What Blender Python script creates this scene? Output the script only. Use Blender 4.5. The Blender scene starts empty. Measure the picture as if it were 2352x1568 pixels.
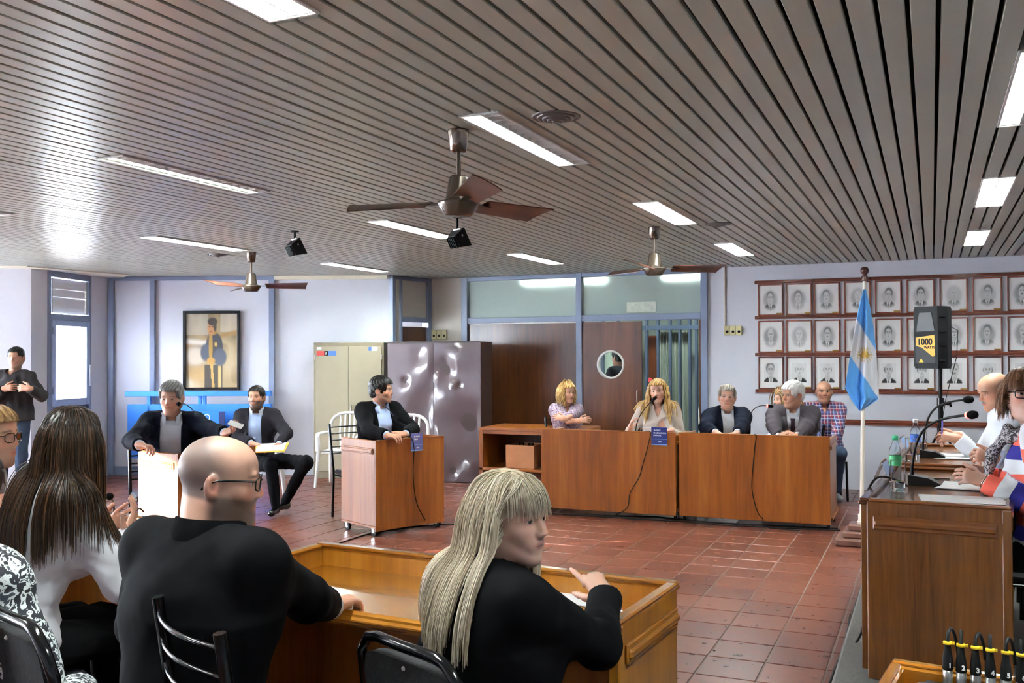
import bpy, math, random
import numpy as np
from mathutils import Matrix, Vector
random.seed(7); rng = np.random.default_rng(7)
S = bpy.context.scene
COL = S.collection
PI = math.pi

# ------------------------------------------------------------------ camera
RW = np.array([[0.91593025, -0.00948294, -0.40122544],
               [0.40131663, 0.01144835, 0.91586784],
               [-0.00409175, -0.99988950, 0.01429155]])   # camera axes (right, down, forward) in the world
CAM = np.array([0.0, 0.0, 1.6]); FPX = 2200.0
cd = bpy.data.cameras.new('camera'); cam = bpy.data.objects.new('camera', cd); COL.objects.link(cam)
m = Matrix.Identity(4)
for i in range(3):
    m[i][0] = RW[i, 0]; m[i][1] = -RW[i, 1]; m[i][2] = -RW[i, 2]; m[i][3] = CAM[i]
cam.matrix_world = m
cd.sensor_width = 36.0; cd.lens = 36.0 * FPX / 2352.0; cd.clip_start = 0.05; cd.clip_end = 200
S.camera = cam

# ------------------------------------------------------------------ light and exposure
S.view_settings.view_transform = 'Standard'; S.view_settings.look = 'None'
S.view_settings.exposure = 2.03; S.view_settings.gamma = 1.0; S.view_settings.use_curve_mapping = False
w = bpy.data.worlds.new('sky'); S.world = w; w.use_nodes = True
bg = w.node_tree.nodes['Background']; bg.inputs[0].default_value = (0.82, 0.92, 1.0, 1); bg.inputs[1].default_value = 24.0
sl = bpy.data.lights.new('sun', 'SUN'); sun = bpy.data.objects.new('sun', sl); COL.objects.link(sun)
sl.energy = 30.0; sl.angle = math.radians(.7); sl.color = (1.0, 0.95, 0.87)
SUN_DIR = Vector((0.77, 0.60, -0.20)).normalized()
sun.rotation_euler = SUN_DIR.to_track_quat('-Z', 'Y').to_euler(); sun.location = (-20, -12, 8)
TUBE_POWER = 58.0

# ------------------------------------------------------------------ rays of the photograph -> places in the room
def ray(px, py): return RW @ np.array([px - 1176.0, py - 784.0, FPX])
def atz(px, py, z=0.0):
    d = ray(px, py); return CAM + d * (z - CAM[2]) / d[2]
def aty(px, py, y):
    d = ray(px, py); return CAM + d * y / d[1]
def atd(px, py, dist): return CAM + ray(px, py) * dist / FPX
def onplane(px, py, p0, n):
    d = ray(px, py); n = np.array(n, float); return CAM + d * ((np.array(p0, float) - CAM) @ n) / (d @ n)

# ------------------------------------------------------------------ helpers
def tag(o, label=None, cat=None, group=None, kind=None):
    if label: o['label'] = label
    if cat: o['category'] = cat
    if group: o['group'] = group
    if kind: o['kind'] = kind
    return o
def empty(name, loc=(0, 0, 0), rz=0.0, label=None, cat=None, group=None, kind=None):
    o = bpy.data.objects.new(name, None); COL.objects.link(o)
    o.location = loc; o.rotation_euler = (0, 0, rz); o.empty_display_size = 0.05
    return tag(o, label, cat, group, kind)
def link(name, me, parent=None, world=False):
    o = bpy.data.objects.new(name, me); COL.objects.link(o)
    if parent is not None:
        o.parent = parent
        if world:
            M4 = parent.matrix_basis.copy(); q = parent
            while q.parent is not None: M4 = q.parent.matrix_basis @ q.matrix_parent_inverse @ M4; q = q.parent
            o.matrix_parent_inverse = M4.inverted()
    return o
def copy_tree(o, parent=None):
    c = o.copy(); COL.objects.link(c); c.parent = parent
    for ch in list(o.children): copy_tree(ch, c)
    return c
def rotz(a): return np.array([[math.cos(a), -math.sin(a), 0], [math.sin(a), math.cos(a), 0], [0, 0, 1.0]])
def rotx(a): return np.array([[1, 0, 0], [0, math.cos(a), -math.sin(a)], [0, math.sin(a), math.cos(a)]])
def roty(a): return np.array([[math.cos(a), 0, math.sin(a)], [0, 1, 0], [-math.sin(a), 0, math.cos(a)]])

class MB:
    """collects shapes for ONE mesh object"""
    def __init__(s): s.v = []; s.f = []; s.m = []; s.sm = []; s.n = 0; s.c = []
    def add(s, v, f, mat=0, smooth=False, T=None, o=None):
        v = np.asarray(v, float).reshape(-1, 3)
        if T is not None: v = v @ np.asarray(T).T
        if o is not None: v = v + np.asarray(o, float)
        s.v.append(v); b = s.n
        s.f += [[i + b for i in q] for q in f]
        s.m += [mat] * len(f); s.sm += [smooth] * len(f); s.n += len(v)
        return s
    def box(s, x0, x1, y0, y1, z0, z1, b=0.0, mat=0, T=None, o=None):
        if x0 > x1: x0, x1 = x1, x0
        if y0 > y1: y0, y1 = y1, y0
        if z0 > z1: z0, z1 = z1, z0
        b = min(b, .45 * min(x1 - x0, y1 - y0, z1 - z0))
        if b <= 0:
            v = [(x, y, z) for x in (x0, x1) for y in (y0, y1) for z in (z0, z1)]
            f = [(0, 1, 3, 2), (4, 6, 7, 5), (0, 4, 5, 1), (2, 3, 7, 6), (0, 2, 6, 4), (1, 5, 7, 3)]
            return s.add(v, f, mat, False, T, o)
        v = []; idx = {}
        for ix, x in enumerate((x0, x1)):
            for iy, y in enumerate((y0, y1)):
                for iz, z in enumerate((z0, z1)):
                    sx, sy, sz = (b if ix == 0 else -b), (b if iy == 0 else -b), (b if iz == 0 else -b)
                    for a, q in enumerate(((x, y + sy, z + sz), (x + sx, y, z + sz), (x + sx, y + sy, z))):
                        idx[ix, iy, iz, a] = len(v); v.append(q)
        g = lambda *k: idx[k]
        f = []
        for i in (0, 1):
            q = [g(i, 0, 0, 0), g(i, 1, 0, 0), g(i, 1, 1, 0), g(i, 0, 1, 0)]; f.append(q if i else q[::-1])
            q = [g(0, i, 0, 1), g(1, i, 0, 1), g(1, i, 1, 1), g(0, i, 1, 1)]; f.append(q[::-1] if i else q)
            q = [g(0, 0, i, 2), g(1, 0, i, 2), g(1, 1, i, 2), g(0, 1, i, 2)]; f.append(q if i else q[::-1])
        for i in (0, 1):
            for j in (0, 1):
                q = [g(0, i, j, 1), g(1, i, j, 1), g(1, i, j, 2), g(0, i, j, 2)]; f.append(q if i != j else q[::-1])
                q = [g(i, 0, j, 0), g(i, 1, j, 0), g(i, 1, j, 2), g(i, 0, j, 2)]; f.append(q[::-1] if i != j else q)
                q = [g(i, j, 0, 0), g(i, j, 1, 0), g(i, j, 1, 1), g(i, j, 0, 1)]; f.append(q if i != j else q[::-1])
                for k in (0, 1):
                    q = [g(i, j, k, 0), g(i, j, k, 1), g(i, j, k, 2)]; f.append(q if (i + j + k) % 2 else q[::-1])
        return s.add(v, f, mat, False, T, o)
    def tube(s, pts, r, n=8, mat=0, cap=True, flat=None, smooth=True):
        p = np.asarray(pts, float); k = len(p)
        r = np.full(k, r, float) if np.isscalar(r) else np.asarray(r, float)
        t = np.gradient(p, axis=0); t /= np.linalg.norm(t, axis=1)[:, None] + 1e-12
        u = np.array([0, 0, 1.0]) if abs(t[0][2]) < .9 else np.array([1.0, 0, 0])
        V = []
        for i in range(k):
            u = u - t[i] * (u @ t[i]); u /= np.linalg.norm(u) + 1e-12
            w_ = np.cross(t[i], u)
            a = np.arange(n) * 2 * PI / n
            fl = 1.0 if flat is None else flat
            V.append(p[i] + r[i] * (np.cos(a)[:, None] * u + np.sin(a)[:, None] * w_ * fl))
        V = np.concatenate(V); f = []
        for i in range(k - 1):
            for j in range(n):
                f.append((i * n + j, i * n + (j + 1) % n, (i + 1) * n + (j + 1) % n, (i + 1) * n + j))
        s.add(V, f, mat, smooth)
        if cap: s.add(V[:n], [list(range(n))[::-1]], mat); s.add(V[-n:], [list(range(n))], mat)
        return s
    def lathe(s, prof, n=24, o=(0, 0, 0), T=None, mat=0, smooth=True, a0=0.0, a1=2 * PI):
        full = abs(a1 - a0 - 2 * PI) < 1e-6
        a = a0 + (a1 - a0) * np.arange(n if full else n + 1) / n; k = len(a)
        V = np.concatenate([np.stack([r * np.cos(a), r * np.sin(a), np.full(k, z)], 1) for r, z in prof]); f = []
        for i in range(len(prof) - 1):
            for j in range(n):
                j2 = (j + 1) % k
                f.append((i * k + j, i * k + j2, (i + 1) * k + j2, (i + 1) * k + j))
        return s.add(V, f, mat, smooth, T, o)
    def cyl(s, r, z0, z1, n=16, o=(0, 0, 0), T=None, mat=0):
        return s.lathe([(0.0001, z0), (r, z0), (r, z0), (r, z1), (r, z1), (0.0001, z1)], n, o, T, mat, False)
    def prism(s, poly, z0, z1, T=None, o=None, mat=0, smooth=False):
        n = len(poly); v = [(x, y, z0) for x, y in poly] + [(x, y, z1) for x, y in poly]
        s.add(v, [list(range(n))[::-1], list(range(n, 2 * n))], mat, False, T, o)
        return s.add(v, [(i, (i + 1) % n, n + (i + 1) % n, n + i) for i in range(n)], mat, smooth, T, o)
    def grid(s, P, mat=0, smooth=True, flip=False, T=None, o=None):
        P = np.asarray(P, float); a, b = P.shape[:2]
        f = [(i * b + j, i * b + j + 1, (i + 1) * b + j + 1, (i + 1) * b + j) for i in range(a - 1) for j in range(b - 1)]
        if flip: f = [q[::-1] for q in f]
        return s.add(P.reshape(-1, 3), f, mat, smooth, T, o)
    def sphere(s, c, r, n=12, mat=0, sc=(1, 1, 1), T=None):
        th = np.linspace(0, PI, n // 2 + 1)
        prof = [(max(1e-4, math.sin(t)), -math.cos(t)) for t in th]
        M = np.diag(np.array(sc, float) * r)
        if T is not None: M = np.asarray(T) @ M
        return s.lathe(prof, n, c, M, mat)
    def mesh(s, name):
        V = np.concatenate(s.v) if s.v else np.zeros((0, 3))
        me = bpy.data.meshes.new(name); me.from_pydata(V.tolist(), [], s.f)
        me.polygons.foreach_set('material_index', s.m); me.polygons.foreach_set('use_smooth', s.sm); me.update()
        return me
    def build(s, name, mats, parent=None, world=False, label=None):
        me = s.mesh(name)
        for q in (mats if isinstance(mats, (list, tuple)) else [mats]): me.materials.append(q)
        o = link(name, me, parent, world)
        if label: o['label'] = label
        return o

def vcol(me, cols, name='Col'):
    a = me.color_attributes.new(name, 'FLOAT_COLOR', 'POINT')
    c = np.ones((len(me.vertices), 4), np.float32); c[:, :3] = cols
    a.data.foreach_set('color', c.ravel())
def fastmesh(name, V, Q, smooth=True):
    """quads given as an array"""
    me = bpy.data.meshes.new(name); nv, nq = len(V), len(Q); k = Q.shape[1]
    me.vertices.add(nv); me.vertices.foreach_set('co', np.asarray(V, np.float32).ravel())
    me.loops.add(nq * k); me.loops.foreach_set('vertex_index', np.asarray(Q, np.int32).ravel())
    me.polygons.add(nq); me.polygons.foreach_set('loop_start', np.arange(0, nq * k, k, dtype=np.int32))
    me.polygons.foreach_set('use_smooth', np.full(nq, smooth)); me.update(calc_edges=True); me.validate()
    return me

# ------------------------------------------------------------------ materials
def srgb(r, g, b):
    return tuple(((c / 255) / 12.92 if c / 255 <= .04045 else ((c / 255 + .055) / 1.055) ** 2.4) for c in (r, g, b))
class NT:
    def __init__(s, name):
        s.mat = bpy.data.materials.new(name); s.mat.use_nodes = True; s.t = s.mat.node_tree; s.n = s.t.nodes
        s.b = s.n['Principled BSDF']
    def node(s, typ, **k):
        q = s.n.new(typ)
        for a, v in k.items():
            if a.startswith('i_'):
                key = a[2:]; q.inputs[int(key) if key.isdigit() else key].default_value = v
            else: setattr(q, a, v)
        return q
    def link(s, a, b): s.t.links.new(a, b)
    def coords(s, scale=(1, 1, 1), src='Object'):
        c = s.node('ShaderNodeTexCoord'); mp = s.node('ShaderNodeMapping'); mp.inputs['Scale'].default_value = scale
        s.link(c.outputs[src], mp.inputs['Vector']); return mp.outputs['Vector']
    def noise(s, vec, scale=5, detail=4, rough=.55, dist=0.0):
        q = s.node('ShaderNodeTexNoise'); q.inputs['Scale'].default_value = scale; q.inputs['Detail'].default_value = detail
        q.inputs['Roughness'].default_value = rough; q.inputs['Distortion'].default_value = dist
        s.link(vec, q.inputs['Vector']); return q.outputs['Fac']
    def ramp(s, fac, stops):
        q = s.node('ShaderNodeValToRGB'); e = q.color_ramp.elements
        while len(e) < len(stops): e.new(.5)
        for el, (p, c) in zip(e, stops):
            el.position = p; el.color = (*c, 1) if len(c) == 3 else c
        s.link(fac, q.inputs['Fac']); return q.outputs['Color']
    def bump(s, h, strength=.2, dist=.01):
        q = s.node('ShaderNodeBump'); q.inputs['Strength'].default_value = strength; q.inputs['Distance'].default_value = dist
        s.link(h, q.inputs['Height']); s.link(q.outputs['Normal'], s.b.inputs['Normal'])
    def col(s, sock): s.link(sock, s.b.inputs['Base Color'])
def plain(name, c, rough=.5, metal=0.0, spec=.5, var=0.0, vs=6.0, bump=0.0, bs=60.0, coat=0.0, sheen=0.0):
    q = NT(name); q.b.inputs['Base Color'].default_value = (*c, 1); q.b.inputs['Roughness'].default_value = rough
    q.b.inputs['Metallic'].default_value = metal; q.b.inputs['Specular IOR Level'].default_value = spec
    if coat: q.b.inputs['Coat Weight'].default_value = coat; q.b.inputs['Coat Roughness'].default_value = .1
    if sheen: q.b.inputs['Sheen Weight'].default_value = sheen
    if var or bump: vec = q.coords()
    if var:
        f = q.noise(vec, vs, 5)
        lo = tuple(x * (1 - var) for x in c); hi = tuple(min(1, x * (1 + var)) for x in c)
        q.col(q.ramp(f, [(.3, lo), (.7, hi)]))
    if bump: q.bump(q.noise(vec, bs, 3), bump, .004)
    return q.mat
def wood(name, dark, mid, light, grain=(9, 9, .55), rough=.34, coat=.12, scale=3.0, broad=(2.6, 2.6, .16)):
    q = NT(name); vec = q.coords(grain); v2 = q.coords(broad)
    a = q.noise(vec, scale, 7, .62, .6); b2 = q.noise(v2, 2.0, 2, .5)
    mx = q.node('ShaderNodeMath', operation='MULTIPLY_ADD'); q.link(a, mx.inputs[0]); mx.inputs[1].default_value = .45
    m2 = q.node('ShaderNodeMath', operation='MULTIPLY'); q.link(b2, m2.inputs[0]); m2.inputs[1].default_value = .58
    q.link(m2.outputs[0], mx.inputs[2])
    q.col(q.ramp(mx.outputs[0], [(.34, dark), (.52, mid), (.70, light)]))
    q.b.inputs['Roughness'].default_value = rough; q.b.inputs['Coat Weight'].default_value = coat; q.b.inputs['Coat Roughness'].default_value = .12 if coat < .9 else .07
    q.bump(a, .06 if coat < .9 else .03, .002); return q.mat
def emit(name, c, power):
    q = NT(name); q.b.inputs['Base Color'].default_value = (*c, 1)
    q.b.inputs['Emission Color'].default_value = (*c, 1); q.b.inputs['Emission Strength'].default_value = power; return q.mat
def glass(name, c=(.95, .98, .97), rough=.0, thin=True):
    q = NT(name); q.b.inputs['Base Color'].default_value = (*c, 1); q.b.inputs['Roughness'].default_value = rough
    q.b.inputs['Transmission Weight'].default_value = 1.0; q.b.inputs['IOR'].default_value = 1.12 if thin else 1.45
    return q.mat
def printed(name, rough=.5, spec=.4, coat=0.0):
    q = NT(name); a = q.node('ShaderNodeVertexColor'); a.layer_name = 'Col'; q.col(a.outputs['Color'])
    q.b.inputs['Roughness'].default_value = rough; q.b.inputs['Specular IOR Level'].default_value = spec
    if coat: q.b.inputs['Coat Weight'].default_value = coat; q.b.inputs['Coat Roughness'].default_value = .05
    return q.mat

M = {}
M['wall'] = plain('wall_paint', srgb(205, 208, 219), .55, var=.03, vs=1.3, bump=.05, bs=90)
M['wall_beige'] = plain('beige_paint', srgb(205, 196, 184), .6, var=.03, vs=1.3, bump=.05, bs=90)
M['wall_shade_grey'] = plain('shade_grey_paint', srgb(186, 184, 192), .7, var=.04, vs=1.3, bump=.12, bs=120)  # grey for the corridor ends; on the pier it paints in shade
M['plaster'] = plain('cream_plaster', srgb(226, 220, 200), .6, var=.03)
M['frame_blue'] = plain('steel_blue_paint', srgb(122, 134, 160), .32, var=.05, vs=4)
M['slat'] = plain('ceiling_slat_paint', srgb(171, 173, 161), .34, var=.03, vs=2.0)
M['void'] = plain('plenum_dark', (.012, .011, .010), .95)
M['white'] = plain('white_enamel', (.82, .82, .80), .35)
M['white_plastic'] = plain('white_plastic', srgb(238, 238, 236), .32)
M['black'] = plain('black_plastic', (.0032, .0032, .0036), .5, spec=.2, bump=.05, bs=200)
M['black_gloss'] = plain('black_enamel', (.004, .004, .005), .16)
M['black_foam'] = plain('black_foam', (.004, .004, .004), .95, spec=.1, bump=.5, bs=400)
M['rubber'] = plain('rubber', (.005, .005, .005), .6, spec=.25)
M['chrome'] = plain('chrome', (.75, .75, .75), .16, 1.0)
M['steel'] = plain('steel', (.55, .55, .54), .32, 1.0)
M['bronze'] = plain('brown_enamel_metal', srgb(96, 84, 74), .20, .55)
M['blade'] = wood('fan_blade_wood', srgb(46, 24, 16), srgb(78, 42, 28), srgb(108, 62, 44), (2, 14, 14), .28, .2)
M['wood'] = wood('varnished_wood', srgb(96, 46, 9), srgb(136, 72, 19), srgb(158, 94, 36))
M['wood_h'] = wood('varnished_wood_horizontal', srgb(96, 46, 9), srgb(136, 72, 19), srgb(158, 94, 36), (.9, 14, 14), broad=(.12, 2.2, 2.2))
M['oak'] = wood('honey_oak', srgb(128, 74, 14), srgb(160, 100, 26), srgb(178, 120, 42))
M['oak_h'] = wood('honey_oak_horizontal', srgb(128, 74, 14), srgb(160, 100, 26), srgb(178, 120, 42), (.9, 14, 14), .18, 1.0, broad=(.12, 2.2, 2.2))
M['oak_y'] = wood('honey_oak_crosswise', srgb(128, 74, 14), srgb(160, 100, 26), srgb(178, 120, 42), (14, .9, 14), .2, .6, broad=(2.2, .12, 2.2))
M['podium_y'] = wood('dark_desk_wood_crosswise', srgb(81, 42, 17), srgb(109, 61, 28), srgb(129, 80, 42), (14, .9, 14), .24, .45, broad=(2.2, .12, 2.2))
M['walnut'] = wood('walnut_panel', srgb(56, 29, 14), srgb(83, 45, 22), srgb(107, 61, 32), (10, 10, .7), .28, .4)
M['walnut_h'] = wood('walnut_rail', srgb(79, 36, 22), srgb(105, 50, 33), srgb(126, 67, 46), (.8, 14, 14), .35, .2, broad=(.12, 2.2, 2.2))
M['podium'] = wood('dark_desk_wood', srgb(73, 38, 12), srgb(103, 59, 21), srgb(125, 76, 33), (16, 16, .9), .26, .4)
M['podium_h'] = wood('dark_desk_wood_horizontal', srgb(81, 42, 17), srgb(109, 61, 28), srgb(129, 80, 42), (.9, 14, 14), .24, .45, broad=(.12, 2.2, 2.2))
M['paper'] = plain('paper', (.86, .87, .90), .7)
M['carpet'] = plain('grey_carpet', srgb(112, 110, 106), .95, var=.15, vs=60, bump=.6, bs=350)
M['grout'] = plain('grout', srgb(120, 106, 98), .85, var=.1, vs=30)
M['olive'] = plain('olive_metal_paint', srgb(150, 142, 122), .38, var=.05, vs=2.5)
M['olive_dark'] = plain('olive_metal_frame', srgb(122, 114, 94), .4, var=.05, vs=2.5)
M['brown_metal'] = plain('brown_metal_paint', srgb(84, 70, 74), .16, var=.08, vs=2.0, coat=.7, spec=.8)
M['brown_dark'] = plain('dark_brown_metal', srgb(56, 40, 38), .35, var=.06)
M['brass'] = plain('brass', srgb(150, 124, 60), .4, .6)
M['navy'] = plain('navy_print', srgb(30, 40, 110), .35)
M['bottle'] = glass('clear_plastic', (.92, .97, 1.0), .02)
M['tumbler'] = glass('tumbler_glass', (.97, .99, .99), .0)
M['acrylic'] = glass('acrylic', (.92, .95, 1.0), .03)
M['water'] = glass('water', (.95, .98, 1.0), .0); 
M['red_led'] = emit('red_ring_light', (1.0, .05, .04), 4.0)
def tile_mat():
    q = NT('terracotta_tile'); vec = q.node('ShaderNodeNewGeometry').outputs['Position']
    oi = q.node('ShaderNodeObjectInfo'); big = q.noise(vec, .9, 3); fine = q.noise(vec, 14, 5)
    a = q.node('ShaderNodeMath', operation='MULTIPLY_ADD'); q.link(oi.outputs['Random'], a.inputs[0]); a.inputs[1].default_value = .30
    q.link(fine, a.inputs[2])
    b2 = q.node('ShaderNodeMath', operation='MULTIPLY_ADD'); q.link(big, b2.inputs[0]); b2.inputs[1].default_value = .35; q.link(a.outputs[0], b2.inputs[2])
    q.col(q.ramp(b2.outputs[0], [(.45, srgb(72, 34, 25)), (.8, srgb(98, 49, 35)), (1.05, srgb(116, 66, 50))]))
    r = q.node('ShaderNodeMapRange'); q.link(fine, r.inputs['Value']); r.inputs['To Min'].default_value = .20; r.inputs['To Max'].default_value = .42
    q.link(r.outputs[0], q.b.inputs['Roughness']); q.bump(fine, .05, .003); return q.mat
M['tile'] = tile_mat()
# ================================================================== ROOM
ZC = 2.683; YB = 12.0
A = np.array([-6.66, 11.18]); B = np.array([-10.2, 9.70])          # slanting wall with the painting
RC = np.array([-6.50, 12.0])
W1 = np.array([-10.2, 9.37]); W0 = np.array([-9.97, 8.5]); PC = np.array([-9.98, 8.28]); PD = np.array([-11.3, 7.35])
XL = -11.3; XR = 4.2; Y0 = -3.0

class Wall:
    """vertical slab on the plan line p -> q; u runs along it, d grows into the room"""
    def __init__(s, p, q, thick=.14):
        s.p = np.array(p, float); s.q = np.array(q, float); s.L = np.linalg.norm(s.q - s.p); s.t = (s.q - s.p) / s.L
        n = np.array([-s.t[1], s.t[0]]); c = np.array([-3.0, 4.0])
        s.n = n if (c - s.p) @ n > 0 else -n
        s.thick = thick
        s.T = np.array([[s.t[0], s.n[0], 0], [s.t[1], s.n[1], 0], [0, 0, 1.0]]); s.o = np.array([s.p[0], s.p[1], 0])
    def u(s, px, py): w_ = onplane(px, py, (s.p[0], s.p[1], 0), (s.n[0], s.n[1], 0)); return (w_[:2] - s.p) @ s.t
    def z(s, px, py): return onplane(px, py, (s.p[0], s.p[1], 0), (s.n[0], s.n[1], 0))[2]
    def pt(s, u, d, z): return s.o + s.T @ np.array([u, d, z])
    def box(s, mb, u0, u1, d0, d1, z0, z1, b=0.0, mat=0): return mb.box(u0, u1, d0, d1, z0, z1, b, mat, s.T, s.o)
    def slab(s, holes=(), z0=0.0, z1=None, ext=0.0):
        z1 = ZC + .25 if z1 is None else z1
        mb = MB(); us = sorted({-ext, s.L + ext, *[h[0] for h in holes], *[h[1] for h in holes]})
        for a, b in zip(us[:-1], us[1:]):
            zs = [z0]
            for h in sorted([h for h in holes if h[0] <= a + 1e-6 and h[1] >= b - 1e-6], key=lambda h: h[2]): zs += [h[2], h[3]]
            zs.append(z1)
            for k in range(0, len(zs), 2):
                if zs[k + 1] - zs[k] > 1e-4: s.box(mb, a, b, -s.thick, 0, zs[k], zs[k + 1])
        return mb
def struct(o): o['kind'] = 'structure'; return o

# ---- floor: slab of grout and tiles of their own
mb = MB(); mb.box(XL - 3, XR + 1, Y0, 16.5, -.12, -.004)
floor = struct(mb.build('floor', M['grout']))
TP = .302; tx0 = -.502; ty0 = 5.10
mb = MB(); mb.box(-TP / 2 + .004, TP / 2 - .004, -TP / 2 + .004, TP / 2 - .004, -.012, 0.0, .003); tile_me = mb.mesh('tile'); tile_me.materials.append(M['tile'])
cells = []
for i in range(-36, 16):
    for j in range(-27, 38):
        x = tx0 + TP * (i + .5); y = ty0 + TP * 1.03 * (j + .5)
        if x < XL - 1 or x > XR or y < Y0 or y > 16: continue
        q = RW.T @ (np.array([x, y, 0]) - CAM)
        seen = q[2] > .5 and -60 < 1176 + FPX * q[0] / q[2] < 2412 and 784 + FPX * q[1] / q[2] < 1600
        if seen and x > -.45 and y < 7.9: seen = False
        if seen and y < 4.6: seen = False
        cells.append((0 if seen else 1, q[2], x, y))
cells.sort()
mb = MB()
for k, (s_, d_, x, y) in enumerate(cells):
    if k < 300:
        o = link('tile', tile_me, floor); o.location = (x, y, 0); o.scale = (1, 1.03, 1); o.rotation_euler = (0, 0, 0)
    else: mb.box(x - TP / 2 + .004, x + TP / 2 - .004, y - TP * .515 + .004, y + TP * .515 - .004, -.012, 0, .003)
o = mb.build('tile_field', M['tile'], floor); o['kind'] = 'stuff'

# ---- ceiling: dark void above, painted metal slats below
mb = MB(); mb.box(XL - .3, XR, Y0, YB + .1, ZC + .16, ZC + .22)
ceiling = struct(mb.build('ceiling', M['void']))
LAMPX = [-6.455, -4.06, -1.85, .392]; LAMPY = [(1.22, 2.54), (3.86, 5.10), (6.58, 7.83), (9.32, 10.64)]
def yend(x):
    if x >= RC[0]: return YB
    if x >= A[0]: return A[1] + (YB - A[1]) * (x - A[0]) / (RC[0] - A[0])
    if x >= B[0]: return B[1] + (A[1] - B[1]) * (x - B[0]) / (A[0] - B[0]) - .02
    return 8.4
SP = .0905
k0 = int((XL - .03) / SP); k1 = int(XR / SP)
for k in range(k0, k1):
    x0 = .0305 + SP * k; xc = x0 + SP / 2; xa = x0 + .0075; xb = x0 + SP - .0075
    ye = yend(xc); cuts = [(8.625, 8.631)]
    if xc < -9.3: ye = min(ye, 8.0 + (xc + 11.3) * .55) if xc < -9.98 else ye
    for lx in LAMPX:
        if abs(xc - lx) < .115: cuts += [(a - .004, b + .004) for a, b in LAMPY]
    cuts = sorted(cuts); segs = []; y = Y0
    for a, b in cuts:
        if a > y: segs.append((y, min(a, ye)))
        y = b
    if ye > y: segs.append((y, ye))
    mb = MB(); dz = random.uniform(-.0006, .0006)
    for a, b in segs:
        if b - a < .02: continue
        z = ZC + dz + random.uniform(-.0008, .0008)
        prof = [(xa, z + .022), (xa, z + .004), (xa + .003, z), (xb - .003, z), (xb, z + .004), (xb, z + .022)]
        V = [(px_, yy, pz) for yy in (a, b) for px_, pz in prof]
        mb.add(V, [(i, i + 1, i + 7, i + 6) for i in range(5)] + [(0, 1, 2, 3, 4, 5), (11, 10, 9, 8, 7, 6)])
    if mb.n: mb.build('slat', M['slat'], ceiling)
mb = MB()
mb.prism([(B[0] - .2, B[1]), (B[0] - .2, 8.9), (PC[0] - 1.5, 8.0), (PC[0] - 1.2, 7.2), (PC[0] + .15, 8.1), (W0[0] + .22, 8.6), (-9.65, 9.5), (B[0] + .2, B[1] + .05)], ZC - .012, ZC + .03)
mb.build('plaster_band', M['plaster'], ceiling)

# ---- back wall with the glazed partition, the double door and the corridor
wb = Wall((-6.56, YB), (XR, YB), .14)
U = lambda px, py=800: wb.u(px, py)
pu = [U(1062), U(1076), U(1325), U(1338), U(1474), U(1603), U(1611), U(1626)]
ZD = 2.045; ZT = 2.125
wall_back = struct(wb.slab([(pu[0], pu[7], 0, ZC)]).build('wall_back', M['wall']))
mb = MB(); wb.box(mb, 0, pu[0] - .001, -.02, .006, 0, ZC + .02); struct(mb.build('wall_back_corner', M['wall_beige']))
part = struct(empty('partition_wall', wb.pt((pu[0] + pu[7]) / 2, 0, 0)))
def bars(lst, name, mat, parent, b=.004, wall=wb):
    for u0, u1, d0, d1, z0, z1 in lst:
        q = MB(); wall.box(q, u0, u1, d0, d1, z0, z1, b); q.build(name, mat, parent, True)
bars([(pu[0], pu[1], -.06, .04, 0, ZC), (pu[2], pu[3], -.06, .04, 0, ZC), (pu[6], pu[7], -.06, .04, 0, ZC)], 'post', M['frame_blue'], part)
bars([(pu[1], pu[2], -.06, .035, ZC - .055, ZC), (pu[3], pu[6], -.06, .035, ZC - .055, ZC), (pu[1], pu[2], -.06, .035, ZD, ZT - .01), (pu[3], pu[6], -.06, .035, ZD, ZT)], 'rail', M['frame_blue'], part)
q = NT('frosted_glass'); vec = q.coords((1, 1, 1)); q.b.inputs['Base Color'].default_value = (.60, .70, .66, 1); q.b.inputs['Roughness'].default_value = .22
q.b.inputs['Transmission Weight'].default_value = .55; q.b.inputs['IOR'].default_value = 1.3; q.bump(q.noise(vec, 90, 2), .25, .004); M['frosted'] = q.mat
bars([(pu[1], pu[2], -.03, -.015, ZT, ZC - .05), (pu[3], pu[6], -.03, -.015, ZT, ZC - .05)], 'pane', M['frosted'], part, 0)
bars([(pu[1] + .004, pu[2] - .004, -.035, -.005, 0.0, ZD - .01)], 'wood_panel', M['walnut'], part, .002)
mb = MB(); wb.box(mb, pu[1], pu[2], -.006, .004, ZD - .018, ZD); mb.build('bead', M['white'], part, True)
mb = MB(); wb.box(mb, U(1439, 705), U(1506, 705), -.014, -.008, wb.z(1470, 717), wb.z(1470, 693)); o = mb.build('old_paper_label', plain('old_paper', srgb(196, 204, 190), .8, var=.12, vs=18), part, True); o['label'] = 'blank paper label with glue stains'
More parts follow.
